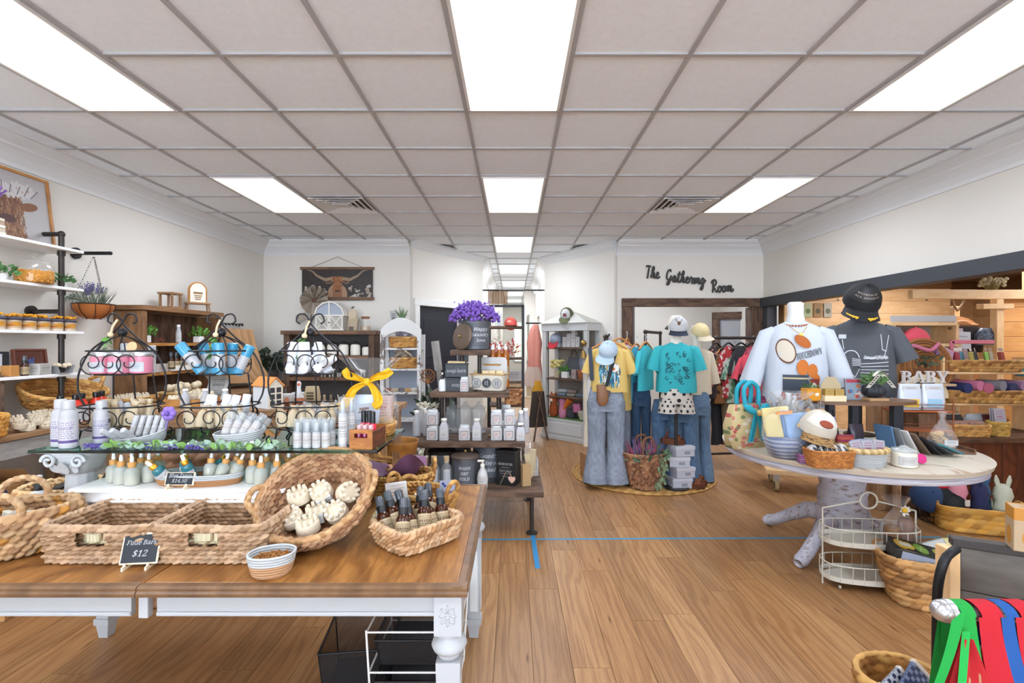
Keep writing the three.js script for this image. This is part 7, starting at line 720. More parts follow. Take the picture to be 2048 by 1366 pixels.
for(let k=0;k<3;k++){const o=thing('hanging_trousers',['black trousers hanging under the floral blouse','patterned skirt trousers hanging on the grey rack','rose print trousers hanging on the grey rack'][k],'trousers',[X(1438 + k*22,5.72),.3,-5.8],.7);jeans(o,{h:.6,w:.18,d:.045,m:mat(['#202024','#6d5a44','#a05a62'][k],.9)});}
const dr=thing('timber_frame','rustic timber framed doorway inside the gathering room','door frame',[X(1475,9.6),0,-9.7],-.5);for(const s of[-1,1])part(dr,'upright',wbox(.14,2.0,.08,'y',s),rustic,[s*.36,1.0,0]);part(dr,'lintel',wbox(.86,.14,.08,'x'),rustic,[0,2.05,0]);part(dr,'door_leaf',box(.6,2.0,.03),mat('#a9abb0',.6),[0,1.0,-.03]);
const cd=thing('hanging_cable','white cable with small clip hanging in the opening','cable',[X(1499,7.3),0,-7.3]);part(cd,'cable',rod([0,1.2,0],[0,2.04,0],.006),white);part(cd,'clip',rbox(.06,.08,.03,.01),white,[0,Y(642,7.3),0]);
const pl=thing('hat_finial','dark iron bird finial on the rack by the opening','ornament',[X(1337,6.2),1.63,-6.15]);part(pl,'bird',limb([[-.06,.05,0,.008,.008],[-.02,.06,0,.03,.03],[.02,.08,0,.03,.028],[.04,.13,0,.018,.018],[.06,.14,0,.004,.004]],{}),mat('#4a453f',.6));part(pl,'stem',rod([0,0,0],[0,.05,0],.008),pipeMetal);
}
// ---------- round pedestal table and its goods ----------
const wash=(()=>{const t=noiseTex(256,256,(u,v)=>{const n=lat(u*14,v*30,14,30)*.5 + lat(u*40,v*80,40,80)*.5;return n>.74?[140,118,112]:n>.6?[168,162,168]:mixc([198,196,204],[178,178,192],lat(u*10,v*10,10,10));});return mat('#ffffff',.7,{map:t});})();
const RTx=2.385,RTz=-3.54;
{
const t=thing('pedestal_table','round whitewashed pedestal table with chippy lilac paint','table',[RTx,0,RTz]);
const topT=noiseTex(256,256,(u,v)=>{const n=lat(u*5,v*24,5,24)*.6 + lat(u*16,v*70,16,70)*.4;return n>.7?[168,140,116]:mixc([206,196,178],[190,178,160],n);});const tg=cyl(.8,.79,.03,72);part(t,'table_top',tg,mat('#ffffff',.6,{map:topT}),[0,.745,0]);part(t,'apron_ring',lathe([[.74,.682],[.775,.686],[.775,.73],[.7,.73],[.7,.686]],72),wash);
part(t,'pedestal',lathe([[.08,.1],[.17,.12],[.175,.16],[.15,.2],[.165,.28],[.17,.3],[.15,.32],[.158,.36],[.15,.4],[.16,.43],[.14,.46],[.15,.52],[.16,.56],[.14,.58],[.17,.62],[.18,.66],[.1,.73]],32),wash);part(t,'underframe',box(1.2,.05,.12),wash,[0,.7,0]);
for(const a of[.55,2.12,3.69,5.26]){const f=part(t,'claw_foot',limb([[.12,.24,0,.07,.05],[.25,.22,0,.06,.05],[.38,.14,0,.045,.045],[.48,.075,0,.042,.045],[.545,.048,0,.046,.046],[.58,.035,0,.03,.03]],{up:[0,0,1]}),wash);f.rotation.y=a;}
}
const RT=.7605;
function bust(label,x,z,skin,y0,o2){const o=thing('tee_bust',label,'shirt',[x,1.02,z],o2.yaw??0);tee(o,o2);part(o,'neck_form',loft([[0,o2.h*.85,0,.09,.06],[0,o2.h*.97,0,.07,.06],[0,o2.h + .06,0,.055,.055],[0,o2.h + .14,0,.056,.056],[0,o2.h + .15,0,.04,.04]],{seg:24}),skin);part(o,'pole',rod([0,RT - 1.02,0],[0,.4,0],.018),blackMetal);part(o,'foot_plate',cyl(.11,.11,.012,24),blackMetal,[0,RT - 1.02 + .006,0]);return o;}
{
const o=bust('pale grey blue sweatshirt with football graphic on a white bust',2.14,-3.7,mat('#d6d6d4',.5),0,{w:.42,h:.64,d:.12,m:mat('#b9bfc8',.92),sl:.1,drop:.36,fold:.05,yaw:-.38});
print(o,canvas(256,256,c=>{c.fillStyle='#d8cdbb';c.beginPath();c.ellipse(66,66,52,40,.6,0,7);c.fill();c.strokeStyle='#6b4630';c.lineWidth=6;c.stroke();c.fillStyle='#b5642c';c.beginPath();c.ellipse(150,30,44,20,.4,0,7);c.fill();c.fillStyle='#26303c';c.font='bold 34px serif';c.save();c.translate(120,100);c.rotate(-.18);c.fillText('TOUCHDOWN',0,0,132);c.restore();c.fillStyle='#c9722c';for(const[x,y,r]of[[150,128,30],[200,140,26],[220,170,18]]){c.beginPath();c.arc(x,y,r,0,7);c.fill();}c.fillStyle='#3d4652';c.fillRect(50,156,130,66);c.fillStyle='#c9b58c';c.fillRect(50,166,130,6);c.fillStyle='#8d3a2e';c.fillRect(184,170,50,60);c.fillStyle='#e8e2d6';c.beginPath();c.arc(206,198,14,0,7);c.fill();c.fillStyle='#a04a3a';for(let k=0;k<30;k++){c.beginPath();c.arc(40 + 150*hash(k,1),226 + 24*hash(k,2),6,0,7);c.fill();}}),.42,.12,.33,.05,.5);
{const n=thing('amber_necklace','amber bead necklace with gold pendant around the white bust','necklace',[2.14,1.66,-3.7],-.38);for(let k=0;k<26;k++){const a=k / 26*6.283;part(n,'bead',sph(.008,7,5),mat('#a0542a',.3),[Math.cos(a)*.085,-.012 - .02*Math.max(0,Math.sin(a)),.01 + Math.sin(a)*.075]);}part(n,'pendant',cyl(.014,.014,.004,12),goldCap,[.02,-.1,.118],[Math.PI / 2,0,0]);part(n,'chain',tube([[-.05,-.04,.095],[.02,-.09,.12],[.06,-.04,.095]],.002,14,4),goldCap);}
const o2=bust('charcoal tee with white football stadium drawing on a bust',2.79,-3.93,mat('#3a3c40',.8),0,{w:.46,h:.66,d:.125,m:mat('#515459',.92),sl:.075,drop:.2,fold:.05,yaw:-.4});
print(o2,canvas(256,192,c=>{c.strokeStyle='#d8dbe0';c.lineWidth=4;c.beginPath();c.moveTo(206,6);c.lineTo(214,70);c.lineTo(232,76);c.lineTo(246,10);c.stroke();c.beginPath();c.moveTo(230,76);c.lineTo(224,104);c.stroke();c.beginPath();c.moveTo(28,26);c.lineTo(36,74);c.stroke();c.fillStyle='#d8dbe0';c.fillRect(12,6,34,18);c.beginPath();c.arc(68,112,38,2.4,6.1);c.stroke();c.lineWidth=3;for(let k=0;k<5;k++){c.beginPath();c.moveTo(72,108 + k*7);c.lineTo(112,112 + k*6);c.stroke();}for(let k=0;k<26;k++){c.beginPath();c.arc(130 + k*4.4,98 + 8*hash(k,1),4,0,5);c.stroke();}for(let k=0;k<4;k++){c.beginPath();c.moveTo(110,130 + k*12);c.lineTo(246,122 + k*16);c.stroke();}c.beginPath();c.moveTo(40,140);c.lineTo(86,186);c.lineTo(106,150);c.stroke();}),.46,.125,.36,.2,.36);
const bc=cap('black trucker cap with gold leaf brim on the charcoal tee bust',[2.77,1.83,-3.88],[.75,-.42,.12],mat('#17181b',.85),mat('#15161a',.8),lm(canvas(128,96,c=>{c.fillStyle='#17181b';c.fillRect(0,0,128,96);c.fillStyle='#cdb9a8';c.font='bold 15px serif';c.textAlign='center';c.fillText('MOTHER OF',64,54);c.fillText('ALL SPORTS',64,74);})),1.45);for(const s of[-1,1])for(let k=0;k<5;k++){part(bc,'gold_leaf',tr(sph(1,8,6),0,0,0,0,s*(.5 + k*.5),0,[.006,.003,.014]),mat('#d9a81c',.6),[s*(.028 + k*.009),-.002 - k*.0035,.158 - k*.011]);}
{const t=thing('table_riser','oval dark wood riser on black posts standing on the round table','riser',[2.44,0,-3.42]);part(t,'riser_top',tr(cyl(1,1,.022,40),0,1.09,0,0,0,0,[.37,1,.16]),darkWood);for(const[x,z]of[[.22,.02],[.28,-.03],[-.22,0],[0,-.08]])part(t,'post',box(.045,1.08 - RT,.045),mat('#2a2c33',.5),[x,(1.08 + RT)/ 2,z]);}
const RY=1.101;
{const o=thing('yellow_box','mustard yellow gift box with bee print and dark sprig on top','box',[X(1618,3.4),RY,-3.38],.1);part(o,'box',rbox(.1,.085,.07,.004),mat('#c9861a',.6),[0,.043,0]);part(o,'bee_print',tr(sph(.016,10,6),.02,.045,.036,0,0,.3,[1,.7,.15]),mat('#dcd6c8',.6));stuff(part(o,'dark_sprig',clump({n:24,r:.035,h:.03,leaf:[.03,.01,.3]}),deepGreen,[0,.085,0]));}
{const o=thing('lip_balm_display','cream cardboard counter display with honeycomb boxes','display',[X(1659,3.38),RY,-3.35],-.05);const s=new THREE.Shape();s.moveTo(-.07,0);s.lineTo(.07,0);s.lineTo(.065,.11);s.lineTo(.03,.165);s.lineTo(-.03,.165);s.lineTo(-.065,.11);part(o,'back_card',ext(s,.006),lm(scrib(96,96,'#d8c49c','#a78a58',6)),[0,0,-.02]);part(o,'tray',rbox(.145,.04,.06,.003),mat('#d5c4a0',.7),[0,.02,.01]);for(let k=0;k<2;k++)part(o,'small_box',rbox(.06,.045,.04,.003),lm(scrib(64,64,'#cfa858','#8a6a2a',3)),[-.033 + k*.066,.062,.01]);}
solo('activity_book','picture book with colourful cartoon crowd cover on the riser','book',rbox(.13,.15,.012,.002),lm(canvas(128,144,c=>{c.fillStyle='#9aa9b8';c.fillRect(0,0,128,144);c.fillStyle='#c4495a';c.fillRect(8,6,112,22);for(let k=0;k<14;k++){c.fillStyle=['#d98a5a','#b84a3c','#5a79a8','#e0d5cc','#8c3a52'][k % 5];c.beginPath();c.arc(16 + 98*hash(k,1),44 + 90*hash(k,2),13,0,7);c.fill();}})),[X(1708,3.42),RY + .075,-3.42],[-.12,.05,0]);
{const o=thing('black_pumpkin','black ribbed pumpkin with greenery and a cream ribbon bow','decoration',[X(1747,3.38),RY + .02,-3.38]);part(o,'pumpkin',loft([[0,.005,0,.03,.03],[0,.02,0,.062,.062],[0,.05,0,.072,.072],[0,.08,0,.06,.06],[0,.095,0,.025,.025]],{fold:.09,waves:10,foldTop:1,seg:60}),mat('#22242b',.6));stuff(part(o,'greenery',clump({n:60,r:.07,h:.09,leaf:[.04,.02,.3]}),mat('#5a7d45',.65),[0,.085,0]));for(const s of[-1,1]){part(o,'ribbon_tail',sheet((u,v)=>[s*(.01 + .08*v)+(u - .5)*.03,.165 - .09*v,.07],2,6),lm(cached('rib',()=>canvas(32,96,c=>{c.fillStyle='#dcd6c6';c.fillRect(0,0,32,96);c.fillStyle='#23252b';for(let k=0;k<5;k++)c.fillRect(9,20 + k*14,14,8);}))));part(o,'ribbon_loop',sheet((u,v)=>[s*.045*Math.sin(u*Math.PI),.17 + .018*Math.cos(u*6.283),.06 +(v - .5)*.03],10,2),mat('#d2ccb8',.7));}part(o,'wood_plinth',rbox(.13,.02,.12,.003),mat('#a8845c',.7),[0,-.009,0]);}
copy(B.tube,'slim white tube with gold print on the riser end',[X(1580,3.4),RT + .25,-3.42],[0,0,0],'tubes on the perfume box',1.4);copy(B.tube,'slim white tube with gold print on the riser end',[X(1592,3.4),RT + .25,-3.42],[0,0,0],'tubes on the perfume box',1.2);solo('perfume_box','tall pale blue box under the slim white tubes','box',rbox(.09,.25,.07,.003),mat('#8d9bb0',.5),[X(1586,3.4),RT + .125,-3.42]);
{const fl=canvas(256,256,c=>{c.fillStyle='#cdb987';c.fillRect(0,0,256,256);for(let k=0;k<60;k++){const x=hash(k,1)*256,y=hash(k,2)*256;c.fillStyle=['#b04a4a','#e2d9c4','#6d7d52','#c9756a'][k % 4];for(let q=0;q<5;q++){c.beginPath();c.arc(x + 7*Math.cos(q*1.26),y + 7*Math.sin(q*1.26),5,0,7);c.fill();}}}),o=thing('floral_tote','cream floral tote bag tied with a turquoise bow','bag',[1.68,RT,-3.5],.35);part(o,'tote',loft([[0,0,0,.17,.07],[0,.15,0,.19,.08],[0,.3,0,.15,.05]],{n:3.5,fold:.03,seg:32,uvw:2}),mat('#e2e2e2',.9,{map:fl}));const tq=mat('#2496a8',.85);for(const q of[-1,1])part(o,'handle',tube([[-.06,.28,q*.04],[-.06,.42,q*.03],[0,.46,q*.03],[.06,.42,q*.03],[.06,.28,q*.04]],.016,24,6),tq);for(const s of[-1,1]){part(o,'bow_loop',loft([[s*.03,.24,.09,.02,.02],[s*.06,.27,.09,.045,.02],[s*.09,.31,.08,.03,.015]],{}),tq);part(o,'bow_tail',sheet((u,v)=>[s*(.01 + .05*v)+(u - .5)*.05,.25 - .2*v,.09 + .01*Math.sin(u*6)],3,6),tq);}part(o,'bow_button',sph(.022,8,6),mat('#d3a860',.6),[0,.25,.105]);}
for(let k=0;k<5;k++){const o=thing('fabric_headband',['maroon patterned fabric roll behind the tote','pink lettered fabric roll behind the tote','magenta fabric roll behind the tote','blue patterned fabric roll behind the tote','brown patterned fabric roll behind the tote'][k],'fabric',[X(1503 + k*14,3.75),RT,-3.78]);part(o,'fabric',loft([[0,0,0,.035,.06],[0,.2,0,.035,.06],[0,.3,0,.03,.05],[0,.33,0,.012,.02]],{n:3,fold:.05}),mat(['#a0507a','#d07a94','#c25a92','#86a4c4','#a87a68'][k],.9,{map:cached('hb',()=>canvas(48,96,c=>{c.fillStyle='#8c8488';c.fillRect(0,0,48,96);c.fillStyle='#fbf6f6';for(let q=0;q<40;q++)c.fillRect(hash(q,1)*44,hash(q,2)*92,5,3);}))}));}
{const x=X(1588,3.12),z=-3.16,o=thing('towel_hamper','cellophane wrapped lattice tub of cream and blue towels','gift basket',[x,RT,z],-.12);const tubT=canvas(128,64,c=>{c.fillStyle='#b9bec9';c.fillRect(0,0,128,64);c.strokeStyle='#6f7fa8';c.lineWidth=2;for(let k=-8;k<24;k++){c.beginPath();c.moveTo(k*8,0);c.lineTo(k*8 + 40,64);c.stroke();c.beginPath();c.moveTo(k*8 + 40,0);c.lineTo(k*8,64);c.stroke();}});part(o,'lattice_tub',loft([[0,.004,0,.115,.08],[0,.06,0,.135,.095],[0,.13,0,.155,.11]],{n:4,seg:36,uvw:4}),lm(tubT));for(const[xx,yy,zz,c,l,w,h]of[[-.07,.2,-.02,'#cbb981','cream_towel',.17,.24],[.05,.19,.02,'#7d9cc0','blue_towel',.17,.2],[-.02,.2,0,'#5f7fae','blue_folder',.06,.2]])part(o,l,rbox(w,h,.03,.01),mat(c,.85),[xx,yy,zz],[-.2,0,.12]);part(o,'gold_motif',tr(rbox(.1,.025,.004,.01),.06,.22,.075,-.2,0,.08),mat('#c99a4a',.6));part(o,'orange_letters',box(.1,.02,.004),mat('#c9803a',.7),[-.05,.29,.03],[-.2,0,.12]);part(o,'cellophane',loft([[0,.01,0,.13,.095],[0,.13,0,.17,.125],[0,.25,0,.16,.11],[0,.33,-.02,.06,.05],[0,.35,-.03,.05,.045],[.02,.42,-.05,.14,.09]],{fold:.12,waves:9,foldTop:1.2,seg:40,cap:false}),mat('#ffffff',.06,{transmission:.94,ior:1.2}));}
{const o=thing('crumpled_netting','crumpled grey cellophane and netting behind the lattice tub','wrapping',[X(1575,3.4),RT + .2,-3.32]);part(o,'netting',sheet((u,v)=>[(u - .5)*.34,.04*Math.sin(u*23 + v*5)+ .03*Math.sin(v*31 + u*14)+ .1,(v - .5)*.14 + .02*Math.sin(u*17)],26,10),mat('#e4e0dc',.15,{transmission:.8,ior:1.2}));part(o,'dark_beads',merge(Array.from({length:10},(_,k)=>tr(sph(.012,6,5),-.2 + rr(0,.2),rr(.0,.08),.07))),mat('#4a1c1c',.5));}
const fbcap=cap('cream cap with football patch and leopard brim resting on a candle',[X(1636,3.05),RT + .2,-3.06],[.35,-.3,-.12],mat('#c2b9a8',.9),mat('#e2e2e2',.85,{map:canvas(64,64,c=>{c.fillStyle='#a9814c';c.fillRect(0,0,64,64);c.fillStyle='#3a2614';for(let k=0;k<50;k++){c.beginPath();c.arc(hash(k,1)*64,hash(k,2)*64,2.4,0,7);c.fill();}})}),mat('#cfcac0',.9),1.15);part(fbcap,'football_patch',tr(sph(.034,14,8),.005,.072,.078,-.75,0,-.15,[1,.62,.2]),mat('#8a3c22',.7));
copy(B.candle,'cream candle in a glass jar under the football cap',[X(1660,3.05),RT,-3.08],[0,0,0],undefined,[1.2,1.1,1.2]);
{const o=thing('snack_bag','bright red orange and purple crinkled snack bag','bag',[X(1698,3.1),RT,-3.14],-.2);part(o,'bag',loft([[0,0,0,.05,.006],[0,.02,0,.05,.03],[0,.09,0,.052,.032],[0,.15,0,.05,.008]],{n:3,fold:.06,uvw:1}),lm(canvas(64,96,c=>{for(let k=0;k<12;k++){c.fillStyle=['#a8203a','#d9582a','#c22a6a','#e0a02a'][k % 4];c.fillRect(0,k*8,64,9);}for(let k=0;k<14;k++){c.fillStyle=k % 2?'#e8c23a':'#7a1f52';c.beginPath();c.arc(hash(k,1)*64,hash(k,2)*96,7,0,7);c.fill();}})));const o2=thing('dark_snack_bag','dark holographic snack bag behind the bright one','bag',[X(1722,3.2),RT,-3.25],.1);part(o2,'bag',loft([[0,0,0,.05,.006],[0,.03,0,.055,.03],[0,.14,0,.05,.03],[0,.2,0,.05,.006]],{n:3,fold:.08}),mat('#37323c',.3,{metalness:.4}));part(o2,'round_label',cyl(.025,.025,.004,16),mat('#5f9a9a',.4),[.01,.06,.034],[Math.PI / 2,0,0]);}
{const o=thing('small_board','pale wooden riser board between the round baskets','board',[X(1690,3.05),RT,-3.12]);part(o,'board',wbox(.34,.012,.14,'x'),mat('#b98f58',.6),[0,.006,0]);}
{const o=thing('rattan_basket','tan rattan rectangular basket stuffed with black and white cloths','basket',[X(1672,2.86),RT,-2.93],-.06);weave(o,{a0:.11,b0:.065,a1:.122,b1:.074,h:.1,n:6,rows:12,len:.014,amp:.003,cols:['#a8682c','#985c24','#b87838'],wall:.008,res:4,rv:3});for(let k=0;k<6;k++)part(o,'folded_cloth',sheet((u,v)=>[-.1 + k*.035 + .02*Math.sin(v*6),.06 + .06*Math.sin(u*3.1)*(1 + .3*Math.sin(v*5 + k)),(u - .5)*.12],8,8),lm(cached('bw',()=>canvas(64,64,c=>{c.fillStyle='#dfdcd8';c.fillRect(0,0,64,64);c.fillStyle='#22252e';for(let q=0;q<12;q++){c.beginPath();c.ellipse(hash(q,1)*64,hash(q,2)*64,8,3,q,0,7);c.fill();}}))));}
{const o=thing('jute_bowl','white rope basket with jute rim holding silver packets','basket',[X(1755,2.85),RT,-2.95],.1);ropeBowl(o,.115,.085,.09,{rows:10,flare:.86});part(o,'jute_rim',braid(outline(.118,.088,2.2,40).map(p=>[p[0],.098,p[1]]),.016,{closed:true,cols:['#b59a68','#a58a58','#c4aa7a'],turns:.02}),weaveMat);for(let k=0;k<5;k++)part(o,'packet',rbox(.075,.11,.012,.004),k % 2?mat('#8fa3bd',.3,{metalness:.3}):lm(scrib(64,96,'#c6c2cc','#b04a6c',5)),[-.07 + k*.036,.1,.02 -(k % 2)*.03],[-.3,0,.15 - k*.07]);}
copy(B.candle,'large cream candle with silver lid near the pink clip',[X(1816,2.9),RT,-2.93],[0,-.3,0],undefined,[1.35,1.05,1.35]);
{const o=thing('pink_clip','hot pink disc key tag with white wrist loop','key tag',[X(1848,2.95),RT,-2.97]);part(o,'disc',cyl(.03,.03,.008,20),mat('#c92a78',.5),[0,.035,0],[Math.PI / 2 - .3,0,0]);part(o,'wrist_loop',sheet((u,v)=>[.03 + .1*v,.03 - .03*v,(u - .5)*.014 + .05*v],2,6),mat('#cfcccc',.6));}
for(let k=0;k<7;k++)solo('booklet',['blue striped booklet fanned on the table','grey booklet fanned on the table','white edged booklet fanned on the table','brown booklet fanned on the table','black booklet lying near the candle','slate booklet lying near the candle','teal booklet fanned on the table'][k],'booklet',rbox(.012,.19,.13,.002),mat(['#4f7396','#7c7f82','#c4c4c2','#6d5a48','#26262a','#4c5056','#4a8088'][k],.5),[X(1775 + k*14,3.3),RT + .09 - k*.006,-3.32 + k*.02],[0,.2,.25 + k*.16]);
{const o=thing('cookie_bag','clear bag of frosted cookies with white label on a wooden tray','bag',[X(1898,3.3),RT + .02,-3.35],-.2);part(o,'bag',loft([[0,0,0,.08,.05],[0,.06,0,.085,.055],[0,.14,0,.05,.03],[0,.2,0,.01,.01],[0,.25,0,.03,.02]],{fold:.1}),mat('#ffffff',.08,{transmission:.9,ior:1.2}));for(let k=0;k<6;k++)part(o,'cookie',cyl(.03,.03,.012,14),mat('#c9a878',.8),[rr(-.04,.04),.02 + k*.016,rr(-.02,.02)],[rr(-.5,.5),0,rr(-.5,.5)]);part(o,'label',box(.08,.035,.003),lm(T_white),[.02,.045,.055]);const tr2=thing('wood_tray','dark wooden serving tray under the cookie bag','tray',[X(1890,3.3),RT,-3.33],-.15);part(tr2,'tray_base',wbox(.3,.012,.17,'x'),darkWood,[0,.007,0]);for(const s of[-1,1])part(tr2,'tray_end',wbox(.012,.035,.17,'x',s),darkWood,[s*.15,.018,0]);}
solo('pink_pack','clear pack of pink and purple folded cloths beside the lattice tub','pack',rbox(.1,.055,.06,.01),lm(canvas(64,48,c=>{for(let k=0;k<8;k++){c.fillStyle=['#a03a7a','#c46a9c','#6a4a94','#b0a0b8'][k % 4];c.fillRect(0,k*6,64,6);}})),[X(1617,2.97),RT + .028,-2.99],[0,-.2,0]);
{const o=thing('purple_notebook','lilac notebook with black easel legs behind the football cap','notebook',[X(1652,3.35),RT + .12,-3.3]);part(o,'cover',rbox(.07,.12,.012,.003),mat('#8d7aa8',.6),[0,.06,0],[-.15,0,0]);part(o,'easel',merge([rod([-.06,-.115,.03],[-.04,.16,-.04],.006),rod([.06,-.115,.03],[.04,.16,-.04],.006),rod([-.05,0,.02],[.05,0,.02],.005)]),blackMetal);}
}
{
const x=X(1838,3.6),z=-3.62,t=thing('copper_shelf','copper wire counter shelf with wooden trays on the round table','shelf',[x,RT,z],-.15);const cu=mat('#8a4f30',.4,{metalness:.5});for(const y of[.1,.24]){part(t,'tray_board',wbox(.38,.014,.16,'x',y),wood(honeyT,.5,'#e0a890'),[0,y,0]);part(t,'guard_wire',merge([rod([-.19,y + .05,.08],[.19,y + .05,.08],.003),rod([-.19,y + .025,.08],[.19,y + .025,.08],.002)]),cu);}for(const s of[-1,1])for(const q of[-1,1])part(t,'post',rod([s*.19,0,q*.08],[s*.19,.34,q*.08],.005),cu);
for(const[k,c,l]of[[0,'#d9b23a','clear topped pouch of yellow bath bombs on the copper shelf'],[1,'#8fb6cc','clear topped pouch of blue bath bombs on the copper shelf']]){const o=thing('bath_pouch',l,'pouch',[x - .08 + k*.17,RT + .25,z + .03],-.1);part(o,'pouch',loft([[0,0,0,.075,.02],[0,.06,0,.078,.03],[0,.14,0,.075,.02],[0,.19,0,.07,.006]],{n:3.5,fold:.04}),mat('#c3c8d2',.25));part(o,'window',rbox(.1,.06,.01,.012),mat(c,.4),[0,.05,.026]);part(o,'header_card',box(.11,.035,.003),lm(k?T_box:T_white),[0,.155,.016]);}
for(let k=0;k<4;k++)copy(B.tube,'small dark roller on the copper shelf',[x - .17 + k*.025,RT + .25,z - .02],[0,0,0],'rollers on the copper shelf',.8);
}
// ---------- counter and basket wall behind the table ----------
{
const dk=wood(darkWoodT,.5,'#d89a70'),t=thing('plank_counter','dark stained plank counter with rough bark edge top','counter',[4.45,0,-4.41]);for(let k=0;k<9;k++)part(t,'front_board',wbox(.128,.64,.03,'y',k*.31),dk,[-.53 + k*.13,.32,.17]);part(t,'side_board',wbox(.03,.64,.36,'y',.2),dk,[-.58,.32,0]);part(t,'counter_top',wbox(1.28,.05,.46,'x',.5),wood(rusticT,.6,'#e8cfae'),[0,.665,0]);
const CT=.69,U=(n,l,x,y,z,a,b,h,col,opt={})=>{const o=thing(n,l,'basket',[x,y,z],opt.r??-.1);weave(o,{a0:a*.93,b0:b*.93,a1:a,b1:b,h,n:6,rows:opt.rows??5,len:opt.len??.035,amp:.009,cols:col,wall:.01,res:4,rv:4});return o;},ST2=['#a97a3c','#96682e','#b98a4c','#80541f'];
{const s=thing('pine_unit','pine shelf unit carrying stacked baskets on the counter','shelf',[4.3,CT,-4.5]);for(const q of[-1,1])part(s,'side',wbox(.02,.68,.26,'y',q),pine,[q*.44,.34,0]);for(const y of[.26,.54])part(s,'shelf_board',wbox(.88,.02,.28,'x',y),pine,[0,y,0]);}
U('straw_basket','long straw basket of toys on top of the pine unit',4.22,1.24,-4.48,.36,.12,.1,ST2,{rows:4});U('straw_basket','long straw basket of rolled pink and navy blankets',4.28,.96,-4.45,.36,.12,.11,ST2,{rows:4});U('straw_basket','straw basket of peach boxes at the counter front',3.95,CT,-4.28,.17,.09,.1,GOLD);U('straw_basket','small straw basket with pink cloth beside the copper shelf',3.62,.9,-4.3,.12,.09,.1,GOLD);
const tall=thing('jute_cylinder','upright jute cylinder holding white tagged cards','holder',[4.24,CT,-4.27]);weave(tall,{a0:.07,b0:.07,a1:.075,b1:.075,h:.12,rows:7,len:.03,amp:.005,cols:['#b08a3c','#a07a30','#bc984c'],res:4,rv:3});for(let k=0;k<3;k++)part(tall,'tag_card',rbox(.1,.13,.004,.001),lm(scrib(64,64,'#c9c4cc','#c06a80',4)),[0,.17,-.02 + k*.02],[-.1,0,rr(-.08,.08)]);
solo('riser_block','wooden block under the small straw basket','block',wbox(.24,.89,.18,'y'),darkWood,[3.62,.446,-4.3]);
for(let k=0;k<4;k++)solo('peach_box','peach and white soap box in the straw basket','box',rbox(.07,.05,.09,.003),lm(cached('pb',()=>scrib(64,48,'#cf9a84','#e2d6d0',4))),[3.84 + k*.075,CT + .1,-4.28],[0,rr(-.2,.2),0],'peach soap boxes');
for(let k=0;k<8;k++){const c=['#3a4a8c','#8c2a34','#4f7d8c','#9a8a3c','#2c2c34','#7da83a','#b5a08c','#a04a3c'][k];const o=thing('small_toy_pack',['blue toy pack in the straw basket','dark red toy pack in the straw basket','teal toy pack in the straw basket','olive toy pack in the straw basket','black toy pack in the straw basket','lime green toy pack in the straw basket','tan toy pack in the straw basket','brick red toy pack in the straw basket'][k],'toy',[3.98 + k*.068,1.27,-4.48 +(k % 2)*.03],k*.2);part(o,'pack',rbox(.05,.14,.03,.008),mat(c,.5),[0,.08,0],[-.15,0,rr(-.1,.1)]);part(o,'header',box(.05,.03,.004),mat('#c9b8b0',.6),[0,.17,-.01],[-.15,0,0]);}
solo('glitter_stand','pink glitter wooden stand upright behind the toy packs','frame',merge([tr(rbox(.4,.035,.02,.004),.05,.26,0),tr(rbox(.035,.26,.02,.004),-.14,.14,0)]),mat('#c9707c',.7),[4.26,1.25,-4.58]);solo('pink_book','pale pink patterned box tilted in the straw basket','box',rbox(.15,.19,.02,.004),lm(scrib(64,96,'#d4a0b8','#b07096',8)),[3.92,1.37,-4.44],[-.25,.1,-.45]);
for(let k=0;k<6;k++)solo('rolled_blanket',['navy floral rolled blanket in the straw basket','pink rolled blanket in the straw basket','rose floral rolled blanket in the straw basket','grey rolled blanket in the straw basket','navy dotted rolled blanket in the straw basket','mauve rolled blanket in the straw basket'][k],'blanket',tr(cyl(.045,.045,.2,14),0,0,0,Math.PI / 2,0,0),mat(['#242c58','#b86a86','#a8566c','#77747a','#2b2f52','#8d6a86'][k],.9),[4.02 + k*.1,1.1 +(k % 2)*.02,-4.42],[0,rr(-.3,.3),0]);
for(let k=0;k<5;k++){const o=thing('patterned_pouch',['black and cream striped pouch in the pine unit','white floral pouch in the pine unit','dark red pouch in the pine unit','purple mesh pouch at the pine unit end','teal striped pouch at the pine unit end'][k],'pouch',[[4.0,4.2,4.34,4.62,4.66][k],[.71,.71,.71,.95,1.2][k],-4.45],.1*k);part(o,'pouch',loft([[0,0,0,.09,.04],[0,.07,0,.1,.05],[0,.14,0,.08,.02]],{n:3,fold:.05}),mat(['#3a3632','#a9adb0','#5c2028','#7a4a80','#4a7d80'][k],.8));part(o,'zip',box(.15,.008,.012),mat('#c9c2b8',.6),[0,.142,0]);}
const font=await new FontLoader().loadAsync('fonts/droid/droid_serif_bold.typeface.json');[...'BABY'].forEach((ch,k)=>{const g=new TextGeometry(ch,{font,size:.1,depth:.018,curveSegments:6});solo('wooden_letter',`white wooden letter ${'BABY'[k]} ${['at the start of', 'second in', 'third in', 'ending'][k]} the word BABY`,'letter',g,mat('#cfc8c4',.7),[X(1799 + k*24,4.2),Y(765,4.2),-4.2],[0,-.1,0]);});
